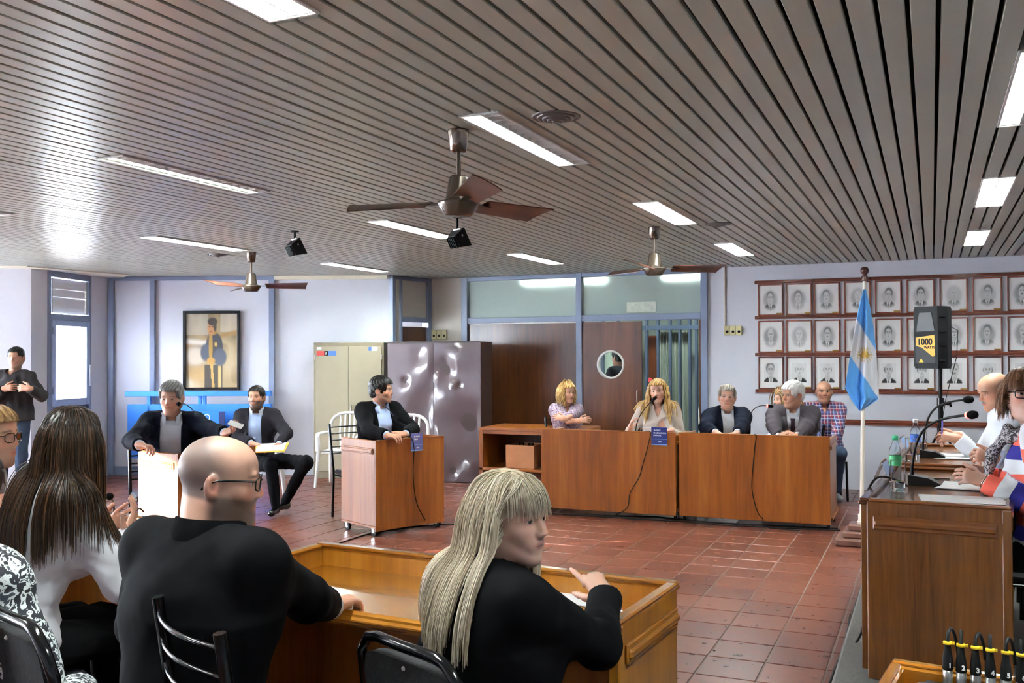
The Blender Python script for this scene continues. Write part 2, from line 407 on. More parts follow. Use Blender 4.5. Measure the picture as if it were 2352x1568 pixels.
# the door leaf with the porthole
def plate_hole(w_, h_, cx, cz, r, t, mb, n=56):
    angs = sorted(set([i * 2 * PI / n for i in range(n)] + [math.atan2(z - cz, x - cx) % (2 * PI) for x in (0, w_) for z in (0, h_)]))
    inn, out = [], []
    for a in angs:
        c, s_ = math.cos(a), math.sin(a); ks = []
        if c > 1e-9: ks.append((w_ - cx) / c)
        if c < -1e-9: ks.append(-cx / c)
        if s_ > 1e-9: ks.append((h_ - cz) / s_)
        if s_ < -1e-9: ks.append(-cz / s_)
        k = min(ks); inn.append((cx + r * c, cz + r * s_)); out.append((cx + k * c, cz + k * s_))
    N = len(angs)
    for d, fl in ((0, False), (t, True)):
        V = [(x, d, z) for x, z in inn] + [(x, d, z) for x, z in out]
        F = [(i, (i + 1) % N, N + (i + 1) % N, N + i) for i in range(N)]
        mb.add(V, [f[::-1] for f in F] if fl else F)
    for ring in (inn, out):
        V = [(x, 0, z) for x, z in ring] + [(x, t, z) for x, z in ring]
        mb.add(V, [(i, (i + 1) % N, N + (i + 1) % N, N + i) for i in range(N)])
def door_leaf(name, hx, hy, rz, w_, pc, pz, pr):
    d = struct(empty(name, (hx, hy, 0), rz))
    mb = MB(); plate_hole(w_, ZD - .012, pc, pz, pr, .04, mb); mb.add(np.zeros((0, 3)), [])
    mb.build('leaf', M['walnut'], d)
    q = MB(); q.lathe([(pr - .012, -.012), (pr + .012, -.012), (pr + .014, .0), (pr + .012, .052), (pr - .012, .052), (pr - .012, -.012)], 48, (pc, 0, pz), np.array([[1, 0, 0], [0, 0, 1.0], [0, 1.0, 0]]))
    q.build('porthole_ring', M['white'], d)
    q = MB(); q.cyl(pr, .015, .022, 48, (pc, 0, pz), np.array([[1, 0, 0], [0, 0, 1.0], [0, 1.0, 0]])); q.build('pane', glass('porthole_glass', (.85, .92, .90)), d)
    q = MB(); q.tube([(w_ - .05, -.02, .98), (w_ - .05, -.05, .99), (w_ - .05, -.05, 1.13), (w_ - .05, -.02, 1.14)], .008); q.build('handle', M['steel'], d)
    return d
xh = wb.pt(pu[3], 0, 0)[0]; dw = pu[4] - pu[3]
door_leaf('door_1', xh, YB - .01, 0, dw, U(1403, 837) - pu[3], wb.z(1403, 837), .175)
xh2 = wb.pt(pu[6], 0, 0)[0]
door_leaf('door_2', xh2 - .005, YB + .05, PI / 2 + .03, dw - .02, dw / 2, 1.47, .175)
# corridor behind the open door
cor = struct(empty('corridor_wall', (-3, 14.6, 0)))
mb = MB(); mb.box(-7.5, 1.5, 15.2, 15.3, 0, 2.9); mb.build('back_wall', plain('corridor_green', srgb(120, 134, 126), .6), cor, True)
mb = MB(); mb.box(-7.5, 1.5, YB + .14, 15.3, 2.75, 2.8); mb.build('corridor_ceiling', plain('corridor_ceiling', srgb(200, 205, 198), .7), cor, True)
mb = MB(); mb.box(-7.5, -7.4, YB + .14, 15.3, 0, 2.8); mb.box(1.4, 1.5, YB + .14, 15.3, 0, 2.8); mb.build('end_wall', M['wall_shade_grey'], cor, True)
dk = plain('corridor_frame', srgb(60, 74, 92), .4)
for px in (1486, 1512, 1540, 1562, 1585, 1600, 1420, 1385):
    p = aty(px, 820, 14.5); mb = MB(); mb.box(p[0] - .018, p[0] + .018, 14.46, 14.54, 0, 2.75, .004); mb.build('post', dk, cor, True)
mb = MB(); mb.box(-7.4, 1.4, 14.45, 14.55, 1.98, 2.05); mb.build('beam', dk, cor, True)
cur = plain('pale_green_curtain', srgb(206, 218, 206), .85)
for n_, (pa, pb) in enumerate(((1388, 1418), (1515, 1538), (1543, 1560), (1565, 1584))):
    xa, xb = aty(pa, 820, 14.7)[0], aty(pb, 820, 14.7)[0]; us = np.linspace(0, 1, 60)
    P = np.array([[(xa + (xb - xa) * t, 14.7 + .025 * math.sin(t * 38 + n_) + .01 * math.sin(t * 90), z) for z in (.05, .7, 1.4, 1.97)] for t in us])
    mb = MB(); mb.grid(P); mb.build('curtain', cur, cor, True)
mb = MB(); xa, xb = aty(1490, 820, 14.8)[0], aty(1511, 820, 14.8)[0]; mb.box(xa, xb, 14.8, 14.84, 0, 1.9); mb.build('wood_panel', M['walnut'], cor, True)
lamp = empty('corridor_lamp', (-2.9, 13.6, 2.74), 0, 'white ceiling light in the corridor behind the open door', 'ceiling light')
mb = MB(); mb.box(-.65, .65, -.1, .1, -.03, 0, .008); mb.build('diffuser', emit('corridor_light', (.90, 1, .95), 16.0), lamp)
mb = MB(); mb.box(-.68, .68, -.13, .13, -.012, .008, .004); mb.build('housing', M['white'], lamp)
lamp2 = copy_tree(lamp); lamp2.location = (-5.1, 13.6, 2.74); lamp2['label'] = 'white ceiling light in the corridor glowing behind the frosted glass'
mb = MB(); p = aty(1493, 872, 14.3); q2 = aty(1493, 872, 14.42)
mb.cyl(.035, 0, .004, 24, q2, np.array([[1, 0, 0], [0, 0, 1.0], [0, -1.0, 0]])); tag(mb.build('round_sticker', plain('red_sticker', srgb(190, 60, 66), .5)), 'small round red and white sticker on the corridor glass', 'sticker')

# ---- return wall with a small door, slanting wall, window wall, pier, left wall, right and rear walls
wr = Wall(A, RC, .14)
ur = [wr.u(p_, 700) for p_ in (908, 918, 925, 985, 995)]
ur[0] = 0.0; wr_n = struct(wr.slab([(ur[1], .80, 0, ZC)]).build('wall_return', M['wall_beige']))
dr = struct(empty('door_3', wr.pt(.5, 0, 0)))
bars([(-.02, .05, -.1, .03, 0, ZC)], 'post', M['frame_blue'], dr, wall=wr)
bars([(.14, .19, -.1, .02, 0, ZC), (.74, .82, -.1, .02, 0, ZC)], 'post', M['frame_blue'], dr, wall=wr)
bars([(.05, .74, -.1, .02, ZC - .05, ZC), (.19, .74, -.1, .02, 2.06, 2.13)], 'rail', M['frame_blue'], dr, wall=wr)
bars([(.19, .74, -.06, -.03, 2.13, ZC - .05)], 'transom_panel', M['wall_beige'], dr, 0, wall=wr)
bars([(.19, .74, -.07, -.03, 0, 2.0)], 'leaf', M['walnut'], dr, .003, wall=wr)
bars([(.05, .14, -.06, -.02, 0, ZC - .05)], 'side_panel', M['wall'], dr, 0, wall=wr)
wl = Wall(A, B, .14)
struct(wl.slab().build('wall_left', M['wall']))
UL = lambda px: wl.u(px, 800)
tr = struct(empty('trim_1', wl.pt(1.5, 0, 0)))
bars([(UL(632), UL(619), 0, .045, 0, ZC - .05), (UL(358), UL(346), 0, .045, 0, ZC - .05), (UL(264), UL(252), 0, .06, 0, ZC - .05)], 'post', M['frame_blue'], tr, wall=wl)
bars([(UL(632), UL(252), 0, .045, ZC - .055, ZC)], 'rail', M['frame_blue'], tr, wall=wl)
bars([(UL(346), UL(264), 0, .03, 0, .12)], 'bottom_rail', M['frame_blue'], tr, wall=wl)
bars([(0.06, UL(632), 0, .05, ZC - .05, ZC)], 'cream_strip', M['plaster'], tr, wall=wl)
ww = Wall(B, W1, .14); struct(ww.slab(ext=.02).build('wall_window_side', M['wall']))
wn = Wall(W1, W0, .14)
L = wn.L; fr = .055
win = struct(empty('window_1', wn.pt(L / 2, 0, 0)))
bars([(0, fr, -.1, .02, 0, ZC), (L - fr, L, -.1, .02, 0, ZC)], 'post', M['frame_blue'], win, wall=wn)
bars([(fr, L - fr, -.1, .02, ZC - .09, ZC), (fr, L - fr, -.1, .02, 2.06, 2.14)], 'rail', M['frame_blue'], win, wall=wn)
bars([(fr, L - fr, -.08, -.02, 0, .98)], 'lower_panel', M['frame_blue'], win, wall=wn)
sw = .075
bars([(fr, fr + sw, -.05, .035, .98, 2.06), (L - fr - sw, L - fr, -.05, .035, .98, 2.06)], 'sash_stile', plain('sash_blue', srgb(150, 166, 200), .35), win, wall=wn)
bars([(fr + sw, L - fr - sw, -.05, .035, .98, 1.07), (fr + sw, L - fr - sw, -.05, .035, 1.99, 2.06)], 'sash_rail', plain('sash_blue_rail', srgb(150, 166, 200), .35), win, wall=wn)
cg = glass('window_glass', (1, 1, 1))
bars([(fr + sw, L - fr - sw, -.02, -.014, 1.07, 1.99)], 'pane', cg, win, 0, wall=wn)
lou = NT('louvre_glass'); lou.b.inputs['Base Color'].default_value = (.70, .70, .72, 1); lou.b.inputs['Roughness'].default_value = .45; lou.b.inputs['Transmission Weight'].default_value = .0; lou = lou.mat
for z0, z1 in ((2.15, 2.36), (2.345, 2.46), (2.45, 2.585)):
    q = MB(); wn.box(q, fr + .03, L - fr - .06, -.03, -.022, z0, z1); q.build('louvre', lou, win, True)
bars([(L - fr - .055, L - fr - .03, -.04, .0, 2.15, 2.585), (fr + .005, fr + .028, -.04, .0, 2.15, 2.585)], 'louvre_track', M['steel'], win, .002, wall=wn)
q = MB(); q.tube([wn.pt(fr + .02, .05, z) for z in (1.22, 1.5)], .009, 6); q.build('stay_bar', M['steel'], win, True)
for z in (1.14, 1.88):
    q = MB(); q.tube([wn.pt(L - fr - .004, .04, z), wn.pt(L - fr - .004, .04, z + .09)], .013, 8); q.build('hinge', M['frame_blue'], win, True)
wp = Wall(W0, PC, .14); struct(wp.slab().build('wall_pier_face', M['wall']))
wd = Wall(PC, PD, .14); struct(wd.slab().build('wall_pier', M['wall_shade_grey']))  # pier face away from the window: its shade is put into the colour
wf = Wall((XL, PD[1] + .05), (XL, Y0), .16)
Lf = wf.L; uy = lambda y: PD[1] + .05 - y
HO = [(uy(6.9), uy(5.2), .35, 2.45), (uy(4.8), uy(3.1), .35, 2.45), (uy(1.64), uy(.915), .9, 2.37), (uy(.5), uy(-1.6), .35, 2.45)]  # unseen windows; third opening shaped to aim the sunbeam at the left lectern
struct(wf.slab(HO).build('wall_far_left', M['wall']))
bl = NT('added_white_blind'); tn = bl.node('ShaderNodeBsdfTranslucent'); tn.inputs[0].default_value = (.9, .93, 1.0, 1); df = bl.node('ShaderNodeBsdfDiffuse'); df.inputs[0].default_value = (.85, .86, .88, 1)
mx = bl.node('ShaderNodeMixShader'); mx.inputs[0].default_value = .42; bl.link(df.outputs[0], mx.inputs[1]); bl.link(tn.outputs[0], mx.inputs[2]); bl.link(mx.outputs[0], bl.n['Material Output'].inputs['Surface']); M['added_blind'] = bl.mat
for k, h in enumerate(HO):
    wi = struct(empty('window_%d' % (k + 2), wf.pt((h[0] + h[1]) / 2, 0, h[2])))
    nm = 3 if h[1] - h[0] > 1.2 else 2
    us = np.linspace(h[0], h[1], nm)
    bars([(u_ - .03 if 0 < i < nm - 1 else (u_ if i == 0 else u_ - .05), u_ + .03 if 0 < i < nm - 1 else (u_ + .05 if i == 0 else u_), -.1, .0, h[2], h[3]) for i, u_ in enumerate(us) if nm == 3 or i != 9], 'mullion', M['frame_blue'], wi, wall=wf)
    bars([(h[0], h[1], -.1, 0, h[2], h[2] + .05), (h[0], h[1], -.1, 0, h[3] - .05, h[3])], 'rail', M['frame_blue'], wi, wall=wf)
    if k != 2:  # all but the third get an added blind that diffuses the sun
        q = MB(); us = np.linspace(h[0], h[1], 40)
        q.grid(np.array([[wf.pt(u_, -.13 + .008 * math.sin(i * 1.3), z) for z in (h[2], h[3])] for i, u_ in enumerate(us)])); q.build('added_blind', M['added_blind'], wi, True)
wbk = Wall((XL, Y0), (XR, Y0), .14); struct(wbk.slab(ext=.2).build('wall_rear', M['wall']))
wrt = Wall((XR, Y0), (XR, YB), .14); struct(wrt.slab(ext=.2).build('wall_right', M['wall']))
# dado rail on the back wall, conduits
tr2 = struct(empty('trim_2', (0, YB, .8)))
mb = MB(); z0, z1 = wb.z(1960, 975), wb.z(1960, 963)
wb.box(mb, U(1880), wb.L, 0, .022, z0, z1, .004); wb.box(mb, U(1880), wb.L, 0, .03, (z0 + z1) / 2 - .008, (z0 + z1) / 2 + .008, .004); mb.build('dado_rail', M['walnut_h'], tr2, True)

# dais on the right
mb = MB(); mb.box(-.43, XR, .2, 8.05, 0, .12, .012); struct(mb.build('floor_dais', M['carpet']))

# ================================================================== CEILING FITTINGS
M['tube_light'] = emit('fluorescent_tube', (.93, 1.0, .97), TUBE_POWER)
M['tube_dim'] = emit('dimmed_fluorescent_tube', (.93, 1.0, .97), TUBE_POWER * .07)  # power lowered so the louvre blades stay readable
M['reflector'] = plain('lamp_reflector', (.88, .89, .88), .3)
def lamp_build(single):
    e = empty('ceiling_lamp')
    Lh, Wh = .62, .092
    mb = MB()
    mb.box(-Wh, Wh, -Lh, Lh, .095, .105); mb.box(-Wh, -Wh + .004, -Lh, Lh, 0, .1); mb.box(Wh - .004, Wh, -Lh, Lh, 0, .1); mb.box(-Wh, Wh, -Lh, -Lh + .004, 0, .1); mb.box(-Wh, Wh, Lh - .004, Lh, 0, .1)
    mb.build('housing', M['reflector'], e)
    mb = MB(); mb.box(-Wh - .006, -Wh + .004, -Lh - .006, Lh + .006, -.004, .003); mb.box(Wh - .004, Wh + .006, -Lh - .006, Lh + .006, -.004, .003); mb.box(-Wh, Wh, -Lh - .006, -Lh + .004, -.004, .003); mb.box(-Wh, Wh, Lh - .004, Lh + .006, -.004, .003); mb.build('rim', M['white'], e)
    for x in ((-.045,) if single else (-.045, .045)):
        mb = MB(); mb.tube([(x, -Lh + .03, .062), (x, Lh - .03, .062)], .014, 10); mb.build('tube', M['tube_dim' if single else 'tube_light'], e)
    me = None
    for i in range(13):
        y = -Lh + .09 * (i + .75)
        if me is None:
            mb = MB(); mb.prism([(-.006, .03), (.006, .03), (.0012, 0), (-.0012, 0)], -Wh + .005, Wh - .005, np.array([[0, 0, 1.0], [1.0, 0, 0], [0, 1.0, 0]])); me = mb.mesh('louvre_blade'); me.materials.append(M['reflector'])
        o = link('louvre_blade', me, e); o.location = (0, y, .002)
    mb = MB(); mb.box(-.003, .003, -Lh, Lh, .002, .094 if single else .03); mb.build('louvre_spine', M['reflector'], e)  # full height in single lamps, shaped to keep one half darker
    return e
L2 = lamp_build(False); L1 = lamp_build(True); first = {id(L2): True, id(L1): True}
LL = {(0, 1): 'louvred ceiling lamp cut off by the picture edge above the window', (0, 2): 'thin bright ceiling lamp behind the far ceiling fan near the painting', (0, 3): 'ceiling lamp close above the white wall left of the brown cabinet',
      (1, 1): 'louvred ceiling lamp with dim white blades over the bald man', (1, 2): 'lit ceiling lamp between the two black floodlights', (1, 3): 'lit ceiling lamp just in front of the frosted glass panes',
      (2, 0): 'overexposed ceiling lamp cut by the top edge of the picture', (2, 1): 'half lit louvred ceiling lamp beside the large ceiling vent', (2, 2): 'lit ceiling lamp just above the fan in front of the door', (2, 3): 'lit ceiling lamp nearest the wall between door and framed portraits',
      (3, 1): 'louvred ceiling lamp cut by the right edge of the picture', (3, 2): 'larger of the two bright ceiling lamps above the loudspeaker', (3, 3): 'smaller of the two bright ceiling lamps above the framed portraits',
      (0, 0): 'louvred ceiling lamp far to the side of the row nearest the camera', (1, 0): 'louvred ceiling lamp over the heads of the front row, out of the picture', (3, 0): 'louvred ceiling lamp over the mixing console, out of the picture'}
for (i, j), lab in LL.items():
    src = L1 if (i, j) in ((1, 1), (2, 1), (0, 1), (3, 1)) else L2
    if first[id(src)]: o = src; first[id(src)] = False
    else: o = copy_tree(src)
    o.location = (LAMPX[i], sum(LAMPY[j]) / 2, ZC - .004)
    tag(o, lab or 'louvred ceiling lamp in the row nearest the camera, out of the picture', 'ceiling lamp', 'ceiling lamps in a grid')
# ---- ceiling fans
def fan_build():
    e = empty('ceiling_fan')
    mb = MB(); mb.lathe([(.001, 0), (.052, 0), (.052, -.004), (.040, -.098), (.034, -.106), (.001, -.107)], 32); mb.build('canopy', M['chrome_bronze'], e)
    mb = MB(); mb.tube([(0, 0, -.10), (0, 0, -.235)], .0115, 12); mb.build('rod', M['bronze'], e)
    mb = MB(); mb.lathe([(.001, -.222), (.040, -.222), (.047, -.230), (.062, -.328), (.07, -.342), (.102, -.347), (.104, -.356), (.070, -.405), (.062, -.412), (.001, -.412)], 36); mb.build('motor', M['bronze'], e)
    for k in range(3):
        T = rotz(k * 2 * PI / 3)
        mb = MB(); mb.box(.09, .20, -.02, .02, -.356, -.350, .001, 0, T); mb.build('blade_arm', M['bronze'], e)
        us = np.linspace(.15, .60, 8); P = []
        for u in us:
            wd_ = .055 + .018 * (u - .15) / .45; row = []
            for t_ in np.linspace(-1, 1, 6):
                uu = u - (.05 * (t_ + 1) / 2 if u > .59 else 0)
                row.append((uu, t_ * wd_, -.350 - t_ * wd_ * .36 + .006 * (1 - t_ * t_)))
            P.append(row)
        P = np.array(P); mb = MB(); mb.grid(P, T=T); mb.grid(P - np.array([0, 0, .005]), flip=True, T=T)
        mb.grid(np.stack([P[:, 0], P[:, 0] - [0, 0, .005]], 1), flip=True, T=T); mb.grid(np.stack([P[:, -1], P[:, -1] - [0, 0, .005]], 1), T=T); mb.grid(np.stack([P[-1], P[-1] - [0, 0, .005]], 1), flip=True, T=T)
        mb.build('blade', M['blade'], e)
    return e
M['chrome_bronze'] = plain('polished_brown_metal', srgb(120, 106, 96), .12, .9)
F0 = fan_build(); fans = [(atz(1053, 299, ZC), 69, 'large brown ceiling fan in front of the louvred lamp and vent'), (atz(1503, 521, ZC), 28, 'brown ceiling fan hanging in front of the frosted panes by the door'),
    (atz(577, 579, ZC), 25, 'small dark ceiling fan hanging before the wall with the painting'), ((-8.13, 5.60, ZC), 24, 'ceiling fan of which one blade tip shows at the picture edge')]
for k, (p_, a, lab) in enumerate(fans):
    o = F0 if k == 0 else copy_tree(F0)
    o.location = p_; o.rotation_euler = (0, 0, math.radians(a)); tag(o, lab, 'ceiling fan', 'brown three blade ceiling fans')
# ---- round vents
def vent(px, py, lab):
    p = atz(px, py, ZC); e = empty('ceiling_vent', (p[0], p[1], ZC), 0, lab, 'air vent', 'round ceiling vents')
    for k, r in enumerate((.112, .086, .062, .040, .018)):
        mb = MB(); z = -.006 - .006 * k
        mb.lathe([(r - .016, .004), (r - .014, z), (r, z + .002), (r + .003, z + .010), (r + .001, .004)], 36); mb.build('ring', M['vent'], e)
    mb = MB(); mb.cyl(.11, .002, .006, 32); mb.build('back_plate', M['void'], e)
M['vent'] = plain('vent_metal', srgb(110, 106, 104), .35, .5)
vent(1277, 268, 'large round ceiling vent beside the half lit lamp'); vent(1650, 514, 'small round ceiling vent near the lamps before the portraits'); vent(500, 584, 'round ceiling vent next to the far thin lamp')
# ---- black floodlights under the ceiling
def flood(px, py, rz, lab, drop=.07):
    p = atz(px, py, ZC); e = empty('floodlight', (p[0], p[1], ZC), rz, lab, 'floodlight', 'black floodlights on the ceiling')
    mb = MB(); mb.cyl(.035, -.012, 0, 20); mb.tube([(0, 0, -.01), (0, 0, -drop)], .011, 8); mb.build('stem', M['black'], e)
    T = rotx(math.radians(-28)); c = np.array([0, 0, -drop - .085])
    mb = MB(); mb.tube([(-.05, 0, -drop + .0), (.05, 0, -drop)], .009, 8); mb.tube([(-.075, 0, -drop - .06), (-.05, 0, -drop)], .006, 6); mb.tube([(.075, 0, -drop - .06), (.05, 0, -drop)], .006, 6); mb.build('bracket', M['steel'], e)
    mb = MB(); V = [(-.055, .035, .05), (.055, .035, .05), (.055, .035, -.05), (-.055, .035, -.05), (-.085, -.05, .075), (.085, -.05, .075), (.085, -.05, -.075), (-.085, -.05, -.075)]
    mb.add(V, [(0, 1, 2, 3), (0, 4, 5, 1), (1, 5, 6, 2), (2, 6, 7, 3), (3, 7, 4, 0)], T=T, o=c); mb.build('housing', M['black'], e)
    mb = MB(); mb.box(-.083, .083, -.05, -.046, -.073, .073, 0, 0, T, c); mb.build('glass', plain('lamp_glass', (.25, .24, .23), .08), e)
    for k in range(5):
        mb = MB(); x = -.045 + .0225 * k; mb.box(x - .002, x + .002, .035, .06, -.045, .045, 0, 0, T, c); mb.build('fin', M['black'], e)
flood(677, 530, math.radians(150), 'black floodlight hanging on the ceiling left of the large fan'); flood(1050, 497, math.radians(150), 'black floodlight hanging just behind the large ceiling fan', .10)
# ================================================================== WALL THINGS
def text_mesh(s, size, align='LEFT', extrude=0.0008, bold=0.0, shear=0.0):
    cu = bpy.data.curves.new('lettering', 'FONT'); cu.body = s; cu.size = size; cu.align_x = align; cu.extrude = extrude; cu.offset = bold; cu.resolution_u = 3; cu.shear = shear
    to = bpy.data.objects.new('lettering', cu); COL.objects.link(to)
    me = bpy.data.meshes.new_from_object(to.evaluated_get(bpy.context.evaluated_depsgraph_get()))
    bpy.data.objects.remove(to); me.materials.clear(); return me
def lettering(s, size, mat, parent, T, o, align='LEFT', bold=0.0, name='lettering', world=True):
    """text lies in the local x/y plane; columns of T give where its x, y and z axes go"""
    me = text_mesh(s, size, align, bold=bold); me.materials.append(mat)
    M4 = Matrix.Identity(4)
    for i in range(3):
        for j in range(3): M4[i][j] = T[i][j]
        M4[i][3] = o[i]
    me.transform(M4); return link(name, me, parent, world)

def painted_grid(nu, nv, fn, to3d, name, mat, parent, world=True):
    u, v = np.meshgrid(np.linspace(-1, 1, nu), np.linspace(-1, 1, nv), indexing='ij')
    c = fn(u, v); P = to3d(u, v)
    Q = (np.arange(nu * nv).reshape(nu, nv)); q = np.stack([Q[:-1, :-1], Q[1:, :-1], Q[1:, 1:], Q[:-1, 1:]], -1).reshape(-1, 4)
    me = fastmesh(name, P.reshape(-1, 3), q, False); vcol(me, c.reshape(-1, 3)); me.materials.append(mat)
    return link(name, me, parent, world)
def ss(e0, e1, x): t = np.clip((x - e0) / (e1 - e0 + 1e-9), 0, 1); return t * t * (3 - 2 * t)
def ell(u, v, cx, cy, rx, ry, soft=.12):
    d = np.sqrt(((u - cx) / rx) ** 2 + ((v - cy) / ry) ** 2); return 1 - ss(1 - soft, 1 + soft, d)
M['print'] = printed('photo_print', .35, .4, .3)
M['canvas'] = printed('painted_canvas', .45, .4, .25)
def portrait_fn(kind, k):
    r = random.Random(100 + k); hair = r.choice([.08, .15, .3, .5, .1]); bald = r.random() < .3; mous = r.random() < .5; gls = r.random() < .3; sk = r.uniform(.52, .68); ox = r.uniform(-.06, .06); lean = r.uniform(-.05, .05)
    suit = r.choice([.05, .12, .25, .08, .4]) if kind == 'oval' else r.choice([.012, .02, .03])
    def fn(u, v):
        base = np.full(u.shape, .83)
        if kind == 'oval':
            vig = ell(u, v, ox, .02, .62, .60, .30); g = base * (1 - vig) + vig * r_bg; wmask = ell(u, v, ox, .0, .72, .66, .28)
            sc, cy = 1.05, .10
        else:
            inside = ((np.abs(u) < .60) & (v > -.62) & (v < .66)).astype(float); g = base * (1 - inside) + inside * .74; wmask = inside; sc, cy = 1.22, .16
        def put(g, m_, val): m_ = m_ * wmask; return g * (1 - m_) + m_ * val
        sh = ell(u, v, ox, cy - 1.0 * sc, .66 * sc, .66 * sc, .06); g = put(g, sh, suit)
        vv = (ss(.0, .02, (.20 * sc + .30 * (v - cy + .34 * sc)) - np.abs(u - ox))) * (v < cy - .34 * sc) * (v > cy - .95 * sc); g = put(g, vv, .82)
        tie = (np.abs(u - ox) < .055 * sc) * (v < cy - .42 * sc) * (v > cy - .95 * sc); g = put(g, tie.astype(float), .12)
        g = put(g, ell(u, v, ox, cy - .30 * sc, .15 * sc, .22 * sc), sk * .8)
        if not bald: g = put(g, ell(u, v, ox + lean, cy + .14 * sc, .31 * sc, .36 * sc), hair)
        else: g = put(g, ell(u, v, ox + lean, cy + .06 * sc, .31 * sc, .22 * sc), hair)
        g = put(g, ell(u, v, ox, cy + (.0 if not bald else .08) * sc, .25 * sc, .34 * sc), sk)
        for e in (-1, 1):
            g = put(g, ell(u, v, ox + e * .10 * sc, cy + .07 * sc, .055 * sc, .022 * sc, .4), .12); g = put(g, ell(u, v, ox + e * .105 * sc, cy + .125 * sc, .075 * sc, .018 * sc, .5), hair)
            if gls: g = put(g, ell(u, v, ox + e * .11 * sc, cy + .07 * sc, .095 * sc, .06 * sc, .15) - ell(u, v, ox + e * .11 * sc, cy + .07 * sc, .075 * sc, .045 * sc, .15), .1)
        g = put(g, ell(u, v, ox + .02, cy - .03 * sc, .03 * sc, .08 * sc, .6), sk * .78)
        g = put(g, ell(u, v, ox, cy - .155 * sc, .075 * sc, .018 * sc, .5), sk * .45)
        if mous: g = put(g, ell(u, v, ox, cy - .115 * sc, .085 * sc, .026 * sc, .4), .08)
        return np.stack([g * .99, g, g * 1.0], -1)
    r_bg = r.uniform(.25, .55)
    return fn
colL = [1742, 1806, 1870.5, 1940, 2011, 2083, 2159, 2234.5, 2314.6]; colR = [1800, 1866, 1930, 2001, 2072, 2148, 2224, 2303, 2385]
zr = [(wb.z(1742, 653.5), wb.z(1742, 725.5)), (wb.z(1742, 736.6), wb.z(1742, 810)), (wb.z(1742, 819), wb.z(1742, 893))]
rowname = ['top', 'middle', 'bottom']; ords = ['first', 'second', 'third', 'fourth', 'fifth', 'sixth', 'seventh', 'eighth', 'ninth']
M['fr_wood'] = wood('picture_frame_wood', srgb(92, 42, 28), srgb(128, 64, 44), srgb(150, 84, 60), (8, 8, 8), .35, .2)
M['fr_dark'] = wood('picture_frame_dark_wood', srgb(64, 24, 20), srgb(92, 38, 30), srgb(112, 52, 42), (8, 8, 8), .35, .2)
for r_ in range(3):
    for c_ in range(9):
        u0, u1 = U(colL[c_]), U(colR[c_]); z1, z0 = zr[r_]; um, zm = (u0 + u1) / 2, (z0 + z1) / 2
        e = empty('framed_portrait', wb.pt(um, 0, z0), 0, 'framed black and white portrait, %s of the %s row counted from the door' % (ords[c_], rowname[r_]), 'framed portrait', 'framed portraits in three rows')
        fm = M['fr_dark'] if r_ == 2 else M['fr_wood']; t = .016
        for a in ((u0, u0 + t, z0, z1), (u1 - t, u1, z0, z1), (u0 + t, u1 - t, z0, z0 + t), (u0 + t, u1 - t, z1 - t, z1)):
            q = MB(); wb.box(q, a[0], a[1], 0.004, .026, a[2], a[3], .003); q.build('frame_bar', fm, e, True)
        hw, hh = (u1 - u0) / 2 - t, (z1 - z0) / 2 - t
        painted_grid(50, 66, portrait_fn('rect' if r_ == 2 else 'oval', r_ * 9 + c_), lambda u, v: np.stack([wb.o[0] + um + u * hw, np.full(u.shape, YB - .012), zm + v * hh], -1), 'photo', M['print'], e)
        q = MB(); wb.box(q, u1 - .085, u1 - t - .002, .014, .022, z0 + t * .4, z0 + t * .4 + .026, .002); q.build('name_plate', M['brass'], e, True)
for n_, py in enumerate((649, 729.5, 814, 897)):
    e = empty('picture_rail', wb.pt(U(1735), 0, wb.z(1735, py)), 0, ['top', 'second', 'third', 'lowest'][n_] + ' dark wooden picture rail holding the framed portraits', 'picture rail', 'picture rails')
    z = wb.z(1735, py); ub = U(1866)
    for a, b in ((U(1735), ub - .002), (ub + .002, U(2352) + .5)):
        q = MB(); wb.box(q, a, b, 0, .030, z - .02, z + .02, .004); wb.box(q, a, b, 0, .036, z - .008, z + .008, .004); q.build('rail_piece', M['walnut_h'], e, True)
        for u_ in np.arange(a + .05, b, .32):
            q = MB(); q.sphere(wb.pt(u_, .036, z), .006, 8); q.build('screw', M['brass'], e, True)
# breaker boxes with conduit
def breaker(wall_, u0, u1, z0, z1, lab, conduit_z):
    e = empty('switch_box', wall_.pt((u0 + u1) / 2, 0, z0), 0, lab, 'switch box', 'cream switch boxes')
    n = 3; wd_ = (u1 - u0) / n
    mcream = M.setdefault('cream_plastic', plain('cream_plastic', srgb(206, 196, 150), .5))
    for k in range(n):
        q = MB(); wall_.box(q, u0 + k * wd_ + .002, u0 + (k + 1) * wd_ - .002, 0, .035, z0, z1, .004); o = q.build('module', mcream, e, True)
        Tw = np.stack([wall_.T[:, 0], wall_.T[:, 2], wall_.T[:, 1]], 1)
        q = MB(); q.cyl(.017, 0, .006, 16, wall_.pt(u0 + (k + .55) * wd_, .034, z0 + (z1 - z0) * .38), Tw); q.build('knob', M['black'], o, True)
    q = MB(); q.tube([wall_.pt(u0 + .012, .012, z1), wall_.pt(u0 + .012, .012, conduit_z)], .011, 8); q.build('conduit', M['wall_beige'], e, True)
breaker(wb, U(1664), U(1705), wb.z(1684, 770), wb.z(1684, 748), 'cream switch box with three round knobs beside the framed portraits', ZC)
breaker(wb, U(993), U(1028), wb.z(1010, 779), wb.z(1010, 758), 'cream switch box with three round knobs above the brown cabinet', ZC)

